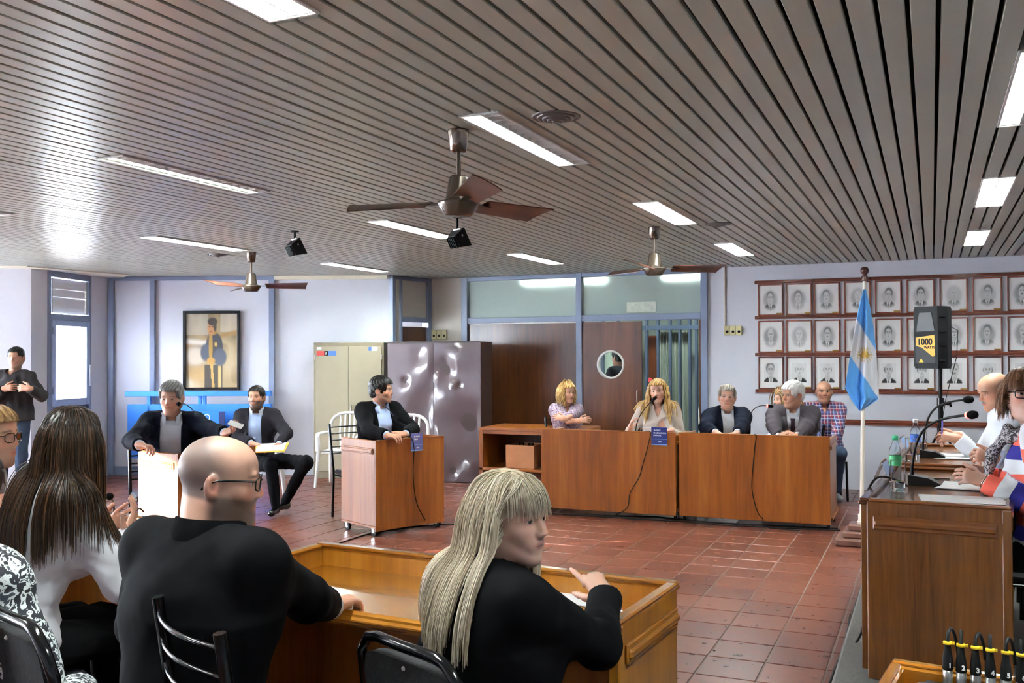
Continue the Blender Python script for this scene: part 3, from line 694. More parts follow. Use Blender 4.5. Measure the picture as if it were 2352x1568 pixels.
# painting in a black frame on the slanting wall
u0, u1 = wl.u(553, 800), wl.u(422, 800); z0, z1 = wl.z(487, 896), wl.z(487, 714)
pe = empty('framed_painting', wl.pt((u0 + u1) / 2, 0, z0), 0, 'large painting of a standing uniformed figure in a black frame above the blue stand', 'painting')
t = .04
for a in ((u0, u0 + t, z0, z1), (u1 - t, u1, z0, z1), (u0 + t, u1 - t, z0, z0 + t), (u0 + t, u1 - t, z1 - t, z1)):
    q = MB(); wl.box(q, a[0], a[1], .005, .045, a[2], a[3], .005); q.build('frame_bar', M['black_gloss'], pe, True)
rp = random.Random(11)
def painting_fn(u, v):
    u = -u; n = lambda s, p: np.sin(u * 5.1 * s + p) * np.cos(v * 4.3 * s + 1.7 * p)
    c = np.zeros(u.shape + (3,)); c[:] = srgb(150, 132, 98)
    def put(m_, col):
        m_ = np.clip(m_, 0, 1)[..., None]; c[:] = c * (1 - m_) + m_ * np.array(srgb(*col))
    put(ss(0, .5, n(.6, .3)), (168, 152, 118)); put(ss(.1, .5, n(1.2, 2.0)) * .6, (112, 92, 62))
    for k in range(26):
        a_, b_, r1, r2 = rp.uniform(-1, 1), rp.uniform(-1, 1), rp.uniform(.08, .4), rp.uniform(.06, .3); put(ell(u, v, a_, b_, r1, r2, .6) * rp.uniform(.25, .6), rp.choice([(96, 80, 56), (124, 104, 72), (178, 166, 140), (150, 120, 70), (84, 78, 66), (196, 190, 176)]))
    put(((u < -.15) & (v > .42)).astype(float) * .6, (176, 168, 152)); put(((u > .35) & (v > .50)) * .6, (196, 186, 168))
    put(ss(.1, .0, np.abs(v - .33 - .18 * u)) * (np.abs(u) > .1), (150, 116, 66)); put(ss(.12, .0, np.abs(v - .20 + .05 * u)) * (u < .0), (206, 200, 190))
    put(ell(u, v, -.62, -.15, .38, .25, .4) * .8, (196, 186, 172)); put(ell(u, v, -.55, -.62, .5, .2, .4) * .7, (160, 132, 84)); put(ell(u, v, .72, -.25, .3, .4, .5) * .6, (176, 160, 130))
    put(((u > -.28) & (u < .42) & (v < -.38)) * .95, (52, 48, 44)); put((np.abs(u - .02 + .1 * (v + .6)) < .05) * (v < -.35), (172, 140, 80)); put((np.abs(u - .30) < .06) * (v < -.35), (186, 158, 100))
    put(ell(u, v, .10, .08, .34, .42, .08), (54, 56, 62)); put(ell(u, v, -.22, -.05, .22, .24, .2), (66, 72, 86)); put(ell(u, v, .32, -.18, .26, .24, .15), (74, 82, 94))
    put(ell(u, v, -.04, .12, .08, .40, .2), (156, 126, 60)); put(ell(u, v, .03, .50, .18, .08, .2), (146, 112, 52))
    put(ell(u, v, -.02, .62, .15, .20, .1), (172, 124, 82)); put(ell(u, v, .03, .79, .19, .11, .15), (50, 40, 32)); put(ell(u, v, .13, .66, .06, .14, .3), (54, 44, 36))
    for e_ in (-.08, .03): put(ell(u, v, e_, .65, .035, .014, .5), (40, 30, 24))
    put(ell(u, v, -.03, .52, .05, .014, .5), (110, 60, 46)); put(ell(u, v, -.03, -.28, .16, .10, .2), (168, 130, 66)); put(ell(u, v, .16, .17, .05, .06, .3), (196, 162, 70))
    return np.clip(c, 0, 1)
um, zm, hw, hh = (u0 + u1) / 2, (z0 + z1) / 2, (u1 - u0) / 2 - t, (z1 - z0) / 2 - t
def p3(u, v):
    P = np.stack([um + u * hw, np.full(u.shape, .022), zm + v * hh], -1); return P @ wl.T.T + wl.o
painted_grid(72, 100, painting_fn, p3, 'canvas', M['canvas'], pe)
q = MB(); q.tube([wl.pt(um - .06, .01, z1), wl.pt(um, .008, z1 + .07), wl.pt(um + .06, .01, z1)], .002, 5); q.build('hanging_wire', M['steel'], pe, True)

# blue stand with sign under the painting
M['bright_blue'] = plain('bright_blue_paint', srgb(44, 118, 214), .4, var=.04)
M['sign_blue'] = plain('sign_blue', srgb(40, 116, 224), .35)
be = empty('blue_stand', wl.pt(wl.u(470, 900), .25, 0), 0, 'bright blue painted stand under the large painting', 'stand')
Ub = lambda px: wl.u(px, 900) ; k_ = .965
zt = wl.z(470, 902)
for nm, a in (('top_rail', (wl.u(632, 900), wl.u(303, 900), .16, .24, zt - .035, zt + .03)), ('lower_panel', (wl.u(632, 900), wl.u(308, 900), .16, .22, .25, wl.z(470, 926))),
              ('upright', (wl.u(475, 900), wl.u(467, 900), .17, .22, .3, zt)), ('upright', (wl.u(485, 900), wl.u(478, 900), .17, .22, .3, zt)), ('upright', (wl.u(360, 900), wl.u(352, 900), .17, .22, .3, zt)),
              ('leg', (wl.u(600, 900), wl.u(592, 900), .17, .22, 0, .26)), ('leg', (wl.u(345, 900), wl.u(337, 900), .17, .22, 0, .26))):
    q = MB(); wl.box(q, *a, .004); q.build(nm, M['bright_blue'], be, True)
sg = empty('council_sign', wl.pt(wl.u(480, 970), .3, 0), 0, 'blue sign board lettered CONCEJO standing behind the grey haired man', 'sign')
us0, us1 = wl.u(533, 970), wl.u(405, 970); sd = .30
q = MB(); wl.box(q, us0, us1, sd, sd + .02, wl.z(480, 1010), wl.z(480, 941), .003); q.build('board', M['sign_blue'], sg, True)
q = MB(); wl.box(q, us0 - .001, wl.u(520, 970), sd + .0, sd + .022, wl.z(480, 1000), wl.z(480, 942), .002); q.build('dark_edge', plain('sign_navy', srgb(24, 40, 96), .4), sg, True)
for u_ in (us0 + .15, us1 - .15):
    q = MB(); wl.box(q, u_ - .015, u_ + .015, sd - .03, sd, 0, wl.z(480, 1000), .003); q.build('leg', M['bright_blue'], sg, True)
Tt = np.stack([-wl.T[:, 0], wl.T[:, 2], wl.T[:, 1]], 1); wt = plain('white_lettering', (.75, .85, 1.0), .5)
for s_, px, py, sz in (('HONORABLE', 430, 951, .042), ('CONCEJO', 405, 962.5, .125), ('DELIBERANTE', 424, 969, .046), ('CIUDAD DE MENDOZA', 424, 975, .030)):
    lettering(s_, sz, wt, sg, Tt, wl.pt(wl.u(px, 950), sd + .0215, wl.z(px, py)))
q = MB(); wl.box(q, us0 + .02, us1, sd + .02, sd + .024, wl.z(480, 984.5), wl.z(480, 976.5)); q.build('name_strip', M['black'], sg, True)
lettering('BLOQUE  Peronismo Autentico', .052, M['white'], sg, Tt, wl.pt(wl.u(430, 980), sd + .026, wl.z(480, 983)), bold=.0008)

# ================================================================== CABINETS AND TABLES
def dented(w_, h_, dents, nu=30, nv=56, amp=1.0):
    u, v = np.meshgrid(np.linspace(0, 1, nu), np.linspace(0, 1, nv), indexing='ij'); d = np.zeros(u.shape)
    for cu_, cv, s_, a in dents: d += a * np.exp(-(((u - cu_) * w_) ** 2 + ((v - cv) * h_) ** 2) / (2 * s_ * s_))
    d *= ss(0, .08, u) * ss(1, .92, u) * ss(0, .03, v) * ss(1, .97, v)
    return np.stack([u * w_, -d * amp, v * h_], -1)
# olive cabinet: front runs parallel to the slanting wall
c0 = atz(720, 1098); c1 = atz(882, 1099); fd = (c1 - c0)[:2]; cw = np.linalg.norm(fd); ang = math.atan2(fd[1], fd[0]); H1 = 1.775
oc = empty('metal_cabinet', (c0[0], c0[1], 0), ang, 'olive grey two door metal cabinet with small stickers', 'cabinet')
q = MB(); q.box(0, cw, .012, .36, .0, H1, .006); q.build('body', M['olive_dark'], oc)
for s_ in (0, 1):
    x0 = .03 + s_ * (cw - .06) / 2; q = MB(); q.box(x0 + .002, x0 + (cw - .06) / 2 - .002, -.004, .014, .09, H1 - .05, .004); d = q.build('door', M['olive'], oc)
    if s_:
        q = MB(); q.box(x0 + .025, x0 + .045, -.02, -.004, .83, .96, .004); q.tube([(x0 + .035, -.03, .92), (x0 + .035, -.03, .84)], .009, 8); q.build('handle', M['chrome'], d)
    for z in (.25, 1.55):
        q = MB(); q.tube([(.028 if s_ == 0 else cw - .028, -.006, z), (.028 if s_ == 0 else cw - .028, -.006, z + .07)], .007, 8); q.build('hinge', M['steel'], d)
def sticker(x0, x1, z0, z1, cols, parent):
    n = len(cols)
    for k, c in enumerate(cols):
        q = MB(); q.box(x0 + (x1 - x0) * k / n, x0 + (x1 - x0) * (k + 1) / n, -.0065, -.0045, z0, z1); q.build('sticker', c, parent)
sr, sb_, sw_ = plain('sticker_red', srgb(190, 70, 66), .4), plain('sticker_blue', srgb(70, 110, 180), .4), plain('sticker_white', srgb(225, 228, 226), .4)
sticker(.045, .30, H1 - .17, H1 - .11, [sr, sr, M['black'], sb_, sb_], oc); sticker(.05, .11, H1 - .09, H1 - .06, [sw_], oc); sticker(cw - .20, cw - .08, H1 - .11, H1 - .06, [sb_, sw_, sw_], oc)
lettering('3', .05, M['white'], oc, np.array([[1, 0, 0], [0, 0, -1.0], [0, 1.0, 0]]), (.155, -.0075, H1 - .158), world=False)
# brown dented cabinet
b0 = atz(884, 1103.5); b1 = atz(1106, 1111); b0 = np.array([-6.42, 10.66, 0]); b1 = np.array([-5.16, 10.80, 0]); fd = (b1 - b0)[:2]; cw = np.linalg.norm(fd); ang = math.atan2(fd[1], fd[0])
bc = empty('metal_cabinet', (b0[0], b0[1], 0), ang, 'dented glossy brown metal cabinet behind the middle lectern', 'cabinet')
q = MB(); q.box(0, cw, .01, .45, 0, H1, .005); q.box(0, cw, -.012, .0, H1 - .012, H1 + .004, .002); q.build('body', M['brown_dark'], bc)
for s_, dents in ((0, [(.55, .66, .10, .006), (.38, .72, .03, -.014), (.9, .85, .12, .012), (.3, .4, .16, .010), (.75, .5, .15, -.008), (.2, .2, .14, .01), (.7, .9, .08, -.01), (.6, .08, .05, .01), (.3, .06, .05, -.01)]),
                  (1, [(.22, .80, .09, -.014), (.45, .70, .028, .02), (.55, .69, .02, -.018), (.12, .76, .05, .014), (.35, .60, .12, .010), (.7, .42, .18, -.010), (.3, .3, .14, .010), (.6, .9, .12, .008), (.8, .12, .06, .012), (.4, .08, .05, -.012), (.15, .1, .05, .012)])):
    P = dented(cw / 2 - .004, H1 - .03, dents, amp=1.9); P[..., 0] += s_ * cw / 2 + .002; P[..., 1] -= .004; P[..., 2] += .015
    q = MB(); q.grid(P); q.grid(np.stack([P[0], P[0] + [0, .016, 0]], 0)); q.grid(np.stack([P[-1], P[-1] + [0, .016, 0]], 0)); q.build('door', M['brown_metal'], bc)
# low wooden table with shelf behind the desks
lt = empty('low_table', (-4.30, 10.65, 0), 0, 'low wooden table with an open shelf beside the brown cabinet', 'table'); TZ = .745; tw = .64; td = .36
q = MB(); q.box(-tw, tw, -td, td, TZ - .035, TZ, .004); q.build('top', M['wood_h'], lt)
q = MB(); q.box(-tw, tw, -td, td, .24, .27, .003); q.build('shelf', M['wood_h'], lt)
for sx in (-1, 1):
    q = MB(); q.box(sx * tw, sx * (tw - .05), -td, td, 0, TZ - .035, .003); q.build('side_panel', M['wood'], lt)
q = MB(); q.box(-tw + .05, tw - .05, -td + .01, -td + .03, TZ - .075, TZ - .035, .002); q.build('apron', M['wood_h'], lt)
q = MB(); q.box(-tw + .05, tw - .05, td - .03, td - .01, .27, TZ - .035, .002); q.build('back_panel', M['walnut'], lt)
M['card'] = plain('kraft_board', srgb(176, 118, 78), .7, var=.06, vs=9)
bx = empty('wooden_box', (-4.42, 10.55, .272), 0, 'brown wooden box standing on the shelf of the low table', 'box')
for a in ((-.2, .16, -.2, -.185, 0, .27), (-.2, -.185, -.185, .15, 0, .27), (.145, .16, -.185, .15, 0, .27), (-.185, .145, .135, .15, 0, .27), (-.185, .145, -.185, .135, 0, .012)):
    q = MB(); q.box(*a, .002); q.build('board', M['card'], bx)
for k, xx in enumerate((-.06, .06)):
    e = empty('drinking_glass', (-4.42 + xx, 10.5, .2825), 0, ['left', 'right'][k] + ' drinking glass peeking out of the box on the low shelf', 'glass', 'glasses in the box')
    q = MB(); q.lathe([(.001, 0), (.028, 0), (.033, .275), (.031, .275), (.026, .008), (.001, .008)], 20); q.build('bowl', M['tumbler'], e)

# ---- lecterns on casters
def caster(parent, x, y, n=0):
    q = MB(); T = np.array([[0, 0, 1.0], [1.0, 0, 0], [0, 1.0, 0]])
    q.cyl(.042, -.012, .012, 20, (x, y, .042), T); w_ = q.build('caster_wheel', M['rubber'], parent)
    q = MB(); q.cyl(.022, -.013, .013, 16, (x, y, .042), T); q.box(x - .018, x - .014, y - .02, y + .02, .035, .09, .002); q.box(x + .014, x + .018, y - .02, y + .02, .035, .09, .002); q.cyl(.03, .083, .09, 16, (x, y, 0)); q.build('caster_fork', M['chrome'], w_)
def lectern(fc, th, lab, w_=.75, d_=.585):
    e = empty('lectern', (fc[0], fc[1], 0), th, lab, 'lectern', 'wooden lecterns on casters'); z0, z1 = .09, .85; h = w_ / 2
    us = np.linspace(-h, h, 13); prof = [(x, .035 * (1 - (x / h) ** 2)) for x in us]
    q = MB(); poly = prof + [(x, y + .022) for x, y in prof[::-1]]; q.prism(poly, .05, z1 - .004, mat=0); q.build('front_panel', M['wood'], e)
    q = MB(); poly = [(x, y - .003) for x, y in prof] + [(x, y + .026) for x, y in prof[::-1]]; q.prism(poly, z1 - .006, z1 + .002); q.build('top_edge', M['wood_h'], e)
    for s_ in (-1, 1):
        q = MB(); q.box(s_ * h, s_ * (h - .022), .004, d_, z0, z1, .006); p_ = q.build('side_panel', M['wood'], e)
        q = MB(); q.box(s_ * h, s_ * (h + .014), .05, d_ - .02, z1 - .115, z1 - .08, .006); q.box(s_ * h, s_ * (h + .009), .04, d_ - .01, z1 - .125, z1 - .07, .004); q.build('molding', M['wood'], p_)
        q = MB(); q.box(s_ * (h - .06), s_ * (h + .004), .0, d_, z0 - .016, z0 + .004, .003); q.build('foot_rail', M['wood'], p_)
    q = MB(); q.box(-h + .02, h - .02, .05, d_ - .03, z1 - .085, z1 - .06, .003); q.build('writing_surface', M['wood_h'], e)
    q = MB(); q.box(-h + .02, h - .02, .06, d_ - .1, .35, .37, .003); q.build('shelf', M['wood_h'], e)
    for x in (-h + .03, h - .03):
        for y in (.07, d_ - .07): caster(e, x, y)
    return e
lec1 = lectern((-4.33, 7.59), math.radians(64.8), 'wooden lectern on casters of the dark haired man, side brightly lit')
lec0 = lectern((-5.25, 6.10), math.radians(78), 'wooden lectern of the grey haired man, its side washed out by sunlight', d_=.52)

# ---- the two long desks in front of the back wall
def long_desk(x0, x1, y, lab, cas):
    e = empty('long_desk', ((x0 + x1) / 2, y, 0), 0, lab, 'desk', 'long wooden desks by the back wall'); h = (x1 - x0) / 2; Z = .845; d_ = .62
    q = MB(); q.box(-h, h, 0, .022, .05, Z - .001, .004); q.build('front_panel', M['wood'], e)
    for s_ in (-1, 1):
        q = MB(); q.box(s_ * h, s_ * (h - .024), .024, d_, .10, Z - .02, .004); sp = q.build('side_panel', M['wood'], e)
        q = MB(); q.box(s_ * h, s_ * (h + .02), .03, d_, .085, .115, .005); q.build('foot_rail', M['wood_h'], sp)
        q = MB(); q.box(s_ * h, s_ * (h + .014), .05, d_ - .03, Z - .12, Z - .085, .005); q.build('molding', M['wood_h'], sp)
    q = MB(); q.box(-h + .024, h - .024, .024, d_, Z - .085, Z - .06, .003); q.build('writing_surface', M['wood_h'], e)
    q = MB(); q.box(-h, h, -.003, .026, Z - .004, Z + .006, .003); q.build('top_edge', M['wood_h'], e)
    for x in (-h + .04, h - .02):
        for yy in (.08, d_ - .08): caster(e, x, yy)
    return e
dkL = long_desk(-3.655, -2.262, 9.07, 'long wooden desk of the speaking woman with the dark blue card', 0)
dkR = long_desk(-2.238, -.852, 9.10, 'long wooden desk of the two men nearest the framed portraits', 0)

# ---- desks with a raised rim (front row and right row)
def rim_desk(name, loc, rz, w_, d_, zs, zr_, mats, lab, grp, zf=0.0, cat='desk'):
    """local: people sit on the -y side, rim on +y and on both ends"""
    mv, mh, my = mats; e = empty(name, loc, rz, lab, cat, grp); h = w_ / 2
    q = MB(); q.box(-h + .03, h - .03, 0, d_ - .03, zs - .03, zs, .003); q.build('writing_surface', mh, e)
    q = MB(); q.box(-h, h, -.022, .008, zs - .045, zs + .006, .009); q.box(-h, h, -.03, .0, zs - .033, zs - .010, .009); q.build('nosing', mh, e)
    q = MB(); q.box(-h + .015, h - .015, d_ - .034, d_ - .006, zf + .06, zr_ - .012, .002); q.build('front_panel', mv, e)
    q = MB(); q.box(-h, h, d_ - .04, d_, zr_ - .016, zr_, .006); q.box(-h, h, d_ - .034, d_ + .004, zr_ - .03, zr_ - .014, .005); q.build('front_rim', mh, e)
    for s_ in (-1, 1):
        q = MB(); q.box(s_ * h, s_ * (h - .03), -.02, d_ - .032, zf + .02, zr_ - .012, .005); sp = q.build('side_panel', mv, e)
        q = MB(); q.box(s_ * (h + .003), s_ * (h - .036), -.024, d_ - .041, zr_ - .016, zr_ - .0005, .006); q.build('side_rim', my, sp)
        q = MB(); q.box(s_ * h, s_ * (h + .012), .03, d_ - .06, zr_ - .135, zr_ - .075, .004); q.box(s_ * h, s_ * (h + .022), .035, d_ - .065, zr_ - .12, zr_ - .09, .008); q.build('molding', my, sp)
        q = MB(); q.box(s_ * (h - .004), s_ * (h + .006), -.024, .014, zf, zr_ - .016, .004); q.build('edge_strip', mv, sp)
    return e
oak = (M['oak'], M['oak_h'], M['oak_y']); pod = (M['podium'], M['podium_h'], M['podium_y'])
fd1 = rim_desk('council_desk', (-1.56, 2.66, 0), math.radians(-4), 1.50, .545, .765, .85, oak, 'honey coloured desk in front of the blonde woman in black', 'front row desks')
fd2 = rim_desk('council_desk', (-3.49, 2.93, 0), math.radians(-7.5), 1.50, .53, .765, .85, oak, 'honey coloured desk under the hands of the long haired woman', 'front row desks')
# right row on the dais: people sit on +x, desks run in y
RZ = math.radians(86)
rds = []
for k, (yc, xo) in enumerate(((5.27, -.245), (6.86, -.16), (8.44 - .9, -.1))):
    if k == 2: continue
    rds.append(rim_desk('dais_desk', (.33 + .05 * k, yc + .0, .12), RZ, 1.42, .59, .808, .83, pod, ['dark wooden desk nearest the camera on the raised platform', 'dark wooden desk of the moustached man on the platform'][k], 'desks on the platform', 0.0))
# ================================================================== PEOPLE: smooth blended volumes meshed into one skin
f32 = np.float32
class SDF:
    def __init__(s): s.p = []; s.cuts = []; s.disp = None; s.off = 0.0
    def cone(s, a, b, ra, rb, k=.02, op=1, ax=None, fl=1.0):
        a = np.asarray(a, f32); b = np.asarray(b, f32); d = b - a; dd = float(d @ d) + 1e-9
        axn = None if ax is None else np.asarray(ax, f32) / np.linalg.norm(ax)
        def f(x, y, z):
            px, py, pz = x - a[0], y - a[1], z - a[2]
            t = np.clip((px * d[0] + py * d[1] + pz * d[2]) / dd, 0, 1)
            px = px - t * d[0]; py = py - t * d[1]; pz = pz - t * d[2]
            if axn is not None:
                c = (px * axn[0] + py * axn[1] + pz * axn[2]) * (fl - 1); px = px + c * axn[0]; py = py + c * axn[1]; pz = pz + c * axn[2]
            return np.sqrt(px * px + py * py + pz * pz) - (ra + (rb - ra) * t)
        R_ = max(ra, rb) * (1 / fl if fl < 1 else 1)
        s.p.append((f, np.minimum(a, b) - R_, np.maximum(a, b) + R_, k, op)); return s
    def ell(s, c, r, T=None, k=.02, op=1):
        c = np.asarray(c, f32); r = np.asarray(r, f32); Tm = np.eye(3, dtype=f32) if T is None else np.asarray(T, f32)
        def f(x, y, z):
            px, py, pz = x - c[0], y - c[1], z - c[2]
            q = [(Tm[0, i] * px + Tm[1, i] * py + Tm[2, i] * pz) / r[i] for i in range(3)]
            k0 = np.sqrt(q[0] ** 2 + q[1] ** 2 + q[2] ** 2) + 1e-6
            k1 = np.sqrt((q[0] / r[0]) ** 2 + (q[1] / r[1]) ** 2 + (q[2] / r[2]) ** 2) + 1e-6
            return k0 * (k0 - 1) / k1
        m_ = np.sqrt((Tm ** 2 * r ** 2).sum(1)); s.p.append((f, c - m_, c + m_, k, op)); return s
    def chain(s, pts, rs, k=.02, ax=None, fl=1.0):
        for i in range(len(pts) - 1): s.cone(pts[i], pts[i + 1], rs[i], rs[i + 1], k, 1, ax, fl)
        return s
    def cut(s, f): s.cuts.append(f); return s                       # keeps where f < 0
    @staticmethod
    def _blend(F, d, k, op):
        if op == 1:
            h = np.clip(.5 + .5 * (F - d) / k, 0, 1); return F + (d - F) * h - k * h * (1 - h)
        h = np.clip(.5 - .5 * (F + d) / k, 0, 1); return F + (-d - F) * h + k * h * (1 - h)
    def at(s, P, cuts=False):
        x, y, z = (np.asarray(P, f32)[:, i] for i in range(3)); F = np.full(len(x), 1.0, f32)
        for f, lo, hi, k, op in s.p: F = s._blend(F, f(x, y, z), k, op)
        if cuts:
            for c in s.cuts: F = np.maximum(F, c(x, y, z))
        return F - s.off
    def mesh(s, h):
        lo = np.min([p[1] for p in s.p if p[4] == 1], 0) - 3 * h - .02; hi = np.max([p[2] for p in s.p if p[4] == 1], 0) + 3 * h + .02
        n = np.ceil((hi - lo) / h).astype(int) + 1
        ax = [(lo[i] + h * np.arange(n[i])).astype(f32) for i in range(3)]
        F = np.full(n, .5, f32)
        for f, a, b, k, op in s.p:
            m_ = k + 2 * h + .012 + abs(s.off)
            i0 = np.clip(np.floor((a - m_ - lo) / h).astype(int), 0, n - 1); i1 = np.clip(np.ceil((b + m_ - lo) / h).astype(int) + 1, 1, n)
            if (i1 <= i0).any(): continue
            sl_ = tuple(slice(i0[j], i1[j]) for j in range(3))
            d = f(ax[0][sl_[0]][:, None, None], ax[1][sl_[1]][None, :, None], ax[2][sl_[2]][None, None, :])
            F[sl_] = s._blend(F[sl_], d, k, op)
        F -= s.off
        X, Y, Z = ax[0][:, None, None], ax[1][None, :, None], ax[2][None, None, :]
        if s.disp is not None:
            I = np.nonzero(np.abs(F) < .03); F[I] += s.disp(ax[0][I[0]], ax[1][I[1]], ax[2][I[2]])
        for c in s.cuts: F = np.maximum(F, c(X, Y, Z))
        F[0] = F[-1] = .5; F[:, 0] = F[:, -1] = .5; F[:, :, 0] = F[:, :, -1] = .5
        return surface_nets(F, lo, h)
_C = np.array([(i, j, k) for i in (0, 1) for j in (0, 1) for k in (0, 1)])
_E = [(a, b) for a in range(8) for b in range(a + 1, 8) if np.abs(_C[a] - _C[b]).sum() == 1]
def surface_nets(F, o, h):
    Sg = F < 0; c = np.zeros(np.array(F.shape) - 1, np.int8); n = np.array(F.shape)
    for i, j, k in _C: c += Sg[i:n[0] - 1 + i, j:n[1] - 1 + j, k:n[2] - 1 + k]
    act = (c > 0) & (c < 8); ids = np.argwhere(act)
    vals = np.stack([F[ids[:, 0] + i, ids[:, 1] + j, ids[:, 2] + k] for i, j, k in _C], 1)
    pos = np.zeros((len(ids), 3), f32); cnt = np.zeros(len(ids), f32)
    for a, b in _E:
        va, vb = vals[:, a], vals[:, b]; m_ = (va < 0) != (vb < 0); t = np.where(m_, va / (va - vb + 1e-12), 0)
        pos += m_[:, None] * (_C[a] + t[:, None] * (_C[b] - _C[a])); cnt += m_
    V = o + h * (ids + pos / cnt[:, None]); idx = np.full(act.shape, -1, np.int32); idx[act] = np.arange(len(ids)); Q = []
    for axn in range(3):
        sa = [slice(1, -1)] * 3; sb = [slice(1, -1)] * 3; sa[axn] = slice(0, -1); sb[axn] = slice(1, None)
        A_, B_ = Sg[tuple(sa)], Sg[tuple(sb)]; e = np.argwhere(A_ != B_)
        fl = A_[tuple(e.T)]
        for q in range(3):
            if q != axn: e[:, q] += 1
        u, v = [(1, 2), (2, 0), (0, 1)][axn]; du = np.zeros(3, int); du[u] = 1; dv = np.zeros(3, int); dv[v] = 1
        g = lambda t: idx[tuple(t.T)]
        quad = np.stack([g(e - du - dv), g(e - dv), g(e), g(e - du)], 1)
        quad[~fl] = quad[~fl][:, ::-1]; Q.append(quad)
    Q = np.concatenate(Q); Q = Q[(Q >= 0).all(1)]
    return V, Q
def join(parts):
    V, Q, b = [], [], 0
    for v, q in parts: V.append(v); Q.append(q + b); b += len(v)
    return np.concatenate(V), np.concatenate(Q)
def unit(v): v = np.asarray(v, float); return v / (np.linalg.norm(v) + 1e-12)

# ---- materials of people
def skin_mat(name='skin'):
    q = NT(name); a = q.node('ShaderNodeVertexColor'); a.layer_name = 'Col'; q.col(a.outputs['Color'])
    q.b.inputs['Roughness'].default_value = .46; q.b.inputs['Specular IOR Level'].default_value = .4
    q.b.inputs['Subsurface Weight'].default_value = .10; q.b.inputs['Subsurface Radius'].default_value = (.8, .3, .15); q.b.inputs['Subsurface Scale'].default_value = .012
    q.bump(q.noise(q.coords(), 220, 3), .12, .002); return q.mat
M['skin'] = skin_mat()
def cloth(name, c, rough=.85, weave=500, fold=.35, sheen=.0, var=.10):
    q = NT(name); vec = q.coords(); n1 = q.noise(vec, 7, 2, .5, .3); n2 = q.noise(vec, weave, 2)
    lo = tuple(x * (1 - var) for x in c); hi = tuple(min(1, x * (1 + var)) for x in c); q.col(q.ramp(n1, [(.3, lo), (.7, hi)]))
    q.b.inputs['Roughness'].default_value = rough; q.b.inputs['Sheen Weight'].default_value = sheen; q.b.inputs['Specular IOR Level'].default_value = .08
    ad = q.node('ShaderNodeMath', operation='MULTIPLY_ADD'); q.link(n2, ad.inputs[0]); ad.inputs[1].default_value = .015; q.link(n1, ad.inputs[2]); q.bump(ad.outputs[0], fold, .03); return q.mat
def hair_mat(name, dark, mid, light, rough=.38):
    q = NT(name); a = q.node('ShaderNodeVertexColor'); a.layer_name = 'Col'; q.b.inputs['Roughness'].default_value = rough
    sp = q.node('ShaderNodeSeparateColor'); q.link(a.outputs['Color'], sp.inputs[0])
    q.col(q.ramp(sp.outputs[0], [(.05, dark), (.5, mid), (.95, light)])); q.b.inputs['Specular IOR Level'].default_value = .28
    q.bump(q.noise(q.coords((1, 1, .25)), 260, 3), .2, .003); return q.mat
M['eye'] = printed('eye', .08, .6, .5)

# ---- head in its own frame: x right, y forward, z up, 0.23 m tall
def head_sdf(fem=False, w=1.0, jaw=1.0, nose=1.0, ears=True, neck=None, neck_r=.056, fat=0.0):
    s = SDF()
    s.ell((0, -.012, .033), (.077 * w, .097, .083), k=.02).ell((0, .030, .040), (.064 * w, .060, .055), k=.03)
    s.ell((0, .020, -.030), (.063 * w + fat * .6, .066, .083), k=.03)
    for e in (-1, 1):
        s.cone((e * .050 * w * jaw, -.005, -.052), (e * .016, .066, -.094), .026 + fat * .5, .020, .025)
        s.ell((e * .038 * w, .058, -.026), (.026, .026, .024), k=.02)
    s.ell((0, .073, -.099), (.024 * jaw, .020, .019), k=.02)
    s.ell((0, .070, -.045), (.040, .022, .034), k=.02)
    if fat: s.ell((0, .035, -.105), (.05, .05, .03), k=.03)
    s.cone((-.034, .083, .020), (.034, .083, .020), .0095 if fem else .012, .0095 if fem else .012, .014)
    s.ell((0, .081, -.062), (.026, .015, .022), k=.015)
    for e in (-1, 1): s.ell((e * .031, .103, .001), (.019, .017, .0115), k=.012, op=-1)
    s.cone((0, .085, .014), (0, .089 + .016 * nose, -.027), .0080, .0108, .012); s.cone((0, .080, .0), (0, .084, -.030), .010, .015, .012)
    for e in (-1, 1): s.ell((e * .0112, .094 + .004 * nose, -.0325), (.0080, .010, .0070), k=.007)
    s.cone((-.019, .0905, -.0578), (.019, .0905, -.0578), .0040, .0040, .006); s.cone((-.016, .0900, -.0672), (.016, .0900, -.0672), .0050, .0050, .006)
    for e in (-1, 1):                                              # lids around the eyes
        s.cone((e * .017, .0835, .0085), (e * .031, .0885, .0115), .0038, .0042, .005); s.cone((e * .031, .0885, .0115), (e * .046, .0765, .007), .0042, .0038, .005)
        s.cone((e * .018, .083, -.0075), (e * .044, .077, -.0075), .0035, .0035, .006)
    if ears:
        for e in (-1, 1):
            T = rotz(e * .35); s.ell((e * .081 * w, -.012, -.008), (.010, .021, .033), T, k=.008); s.ell((e * .092 * w, -.008, -.004), (.008, .011, .019), T, k=.005, op=-1)
            s.ell((e * .080 * w, -.004, -.034), (.008, .010, .011), k=.008)
    if neck is not None: s.cone((0, -.028, -.055), neck, neck_r * .96, neck_r * 1.08, .03)
    return s
def sm_(e0, e1, x): t = np.clip((x - e0) / (e1 - e0), 0, 1); return t * t * (3 - 2 * t)
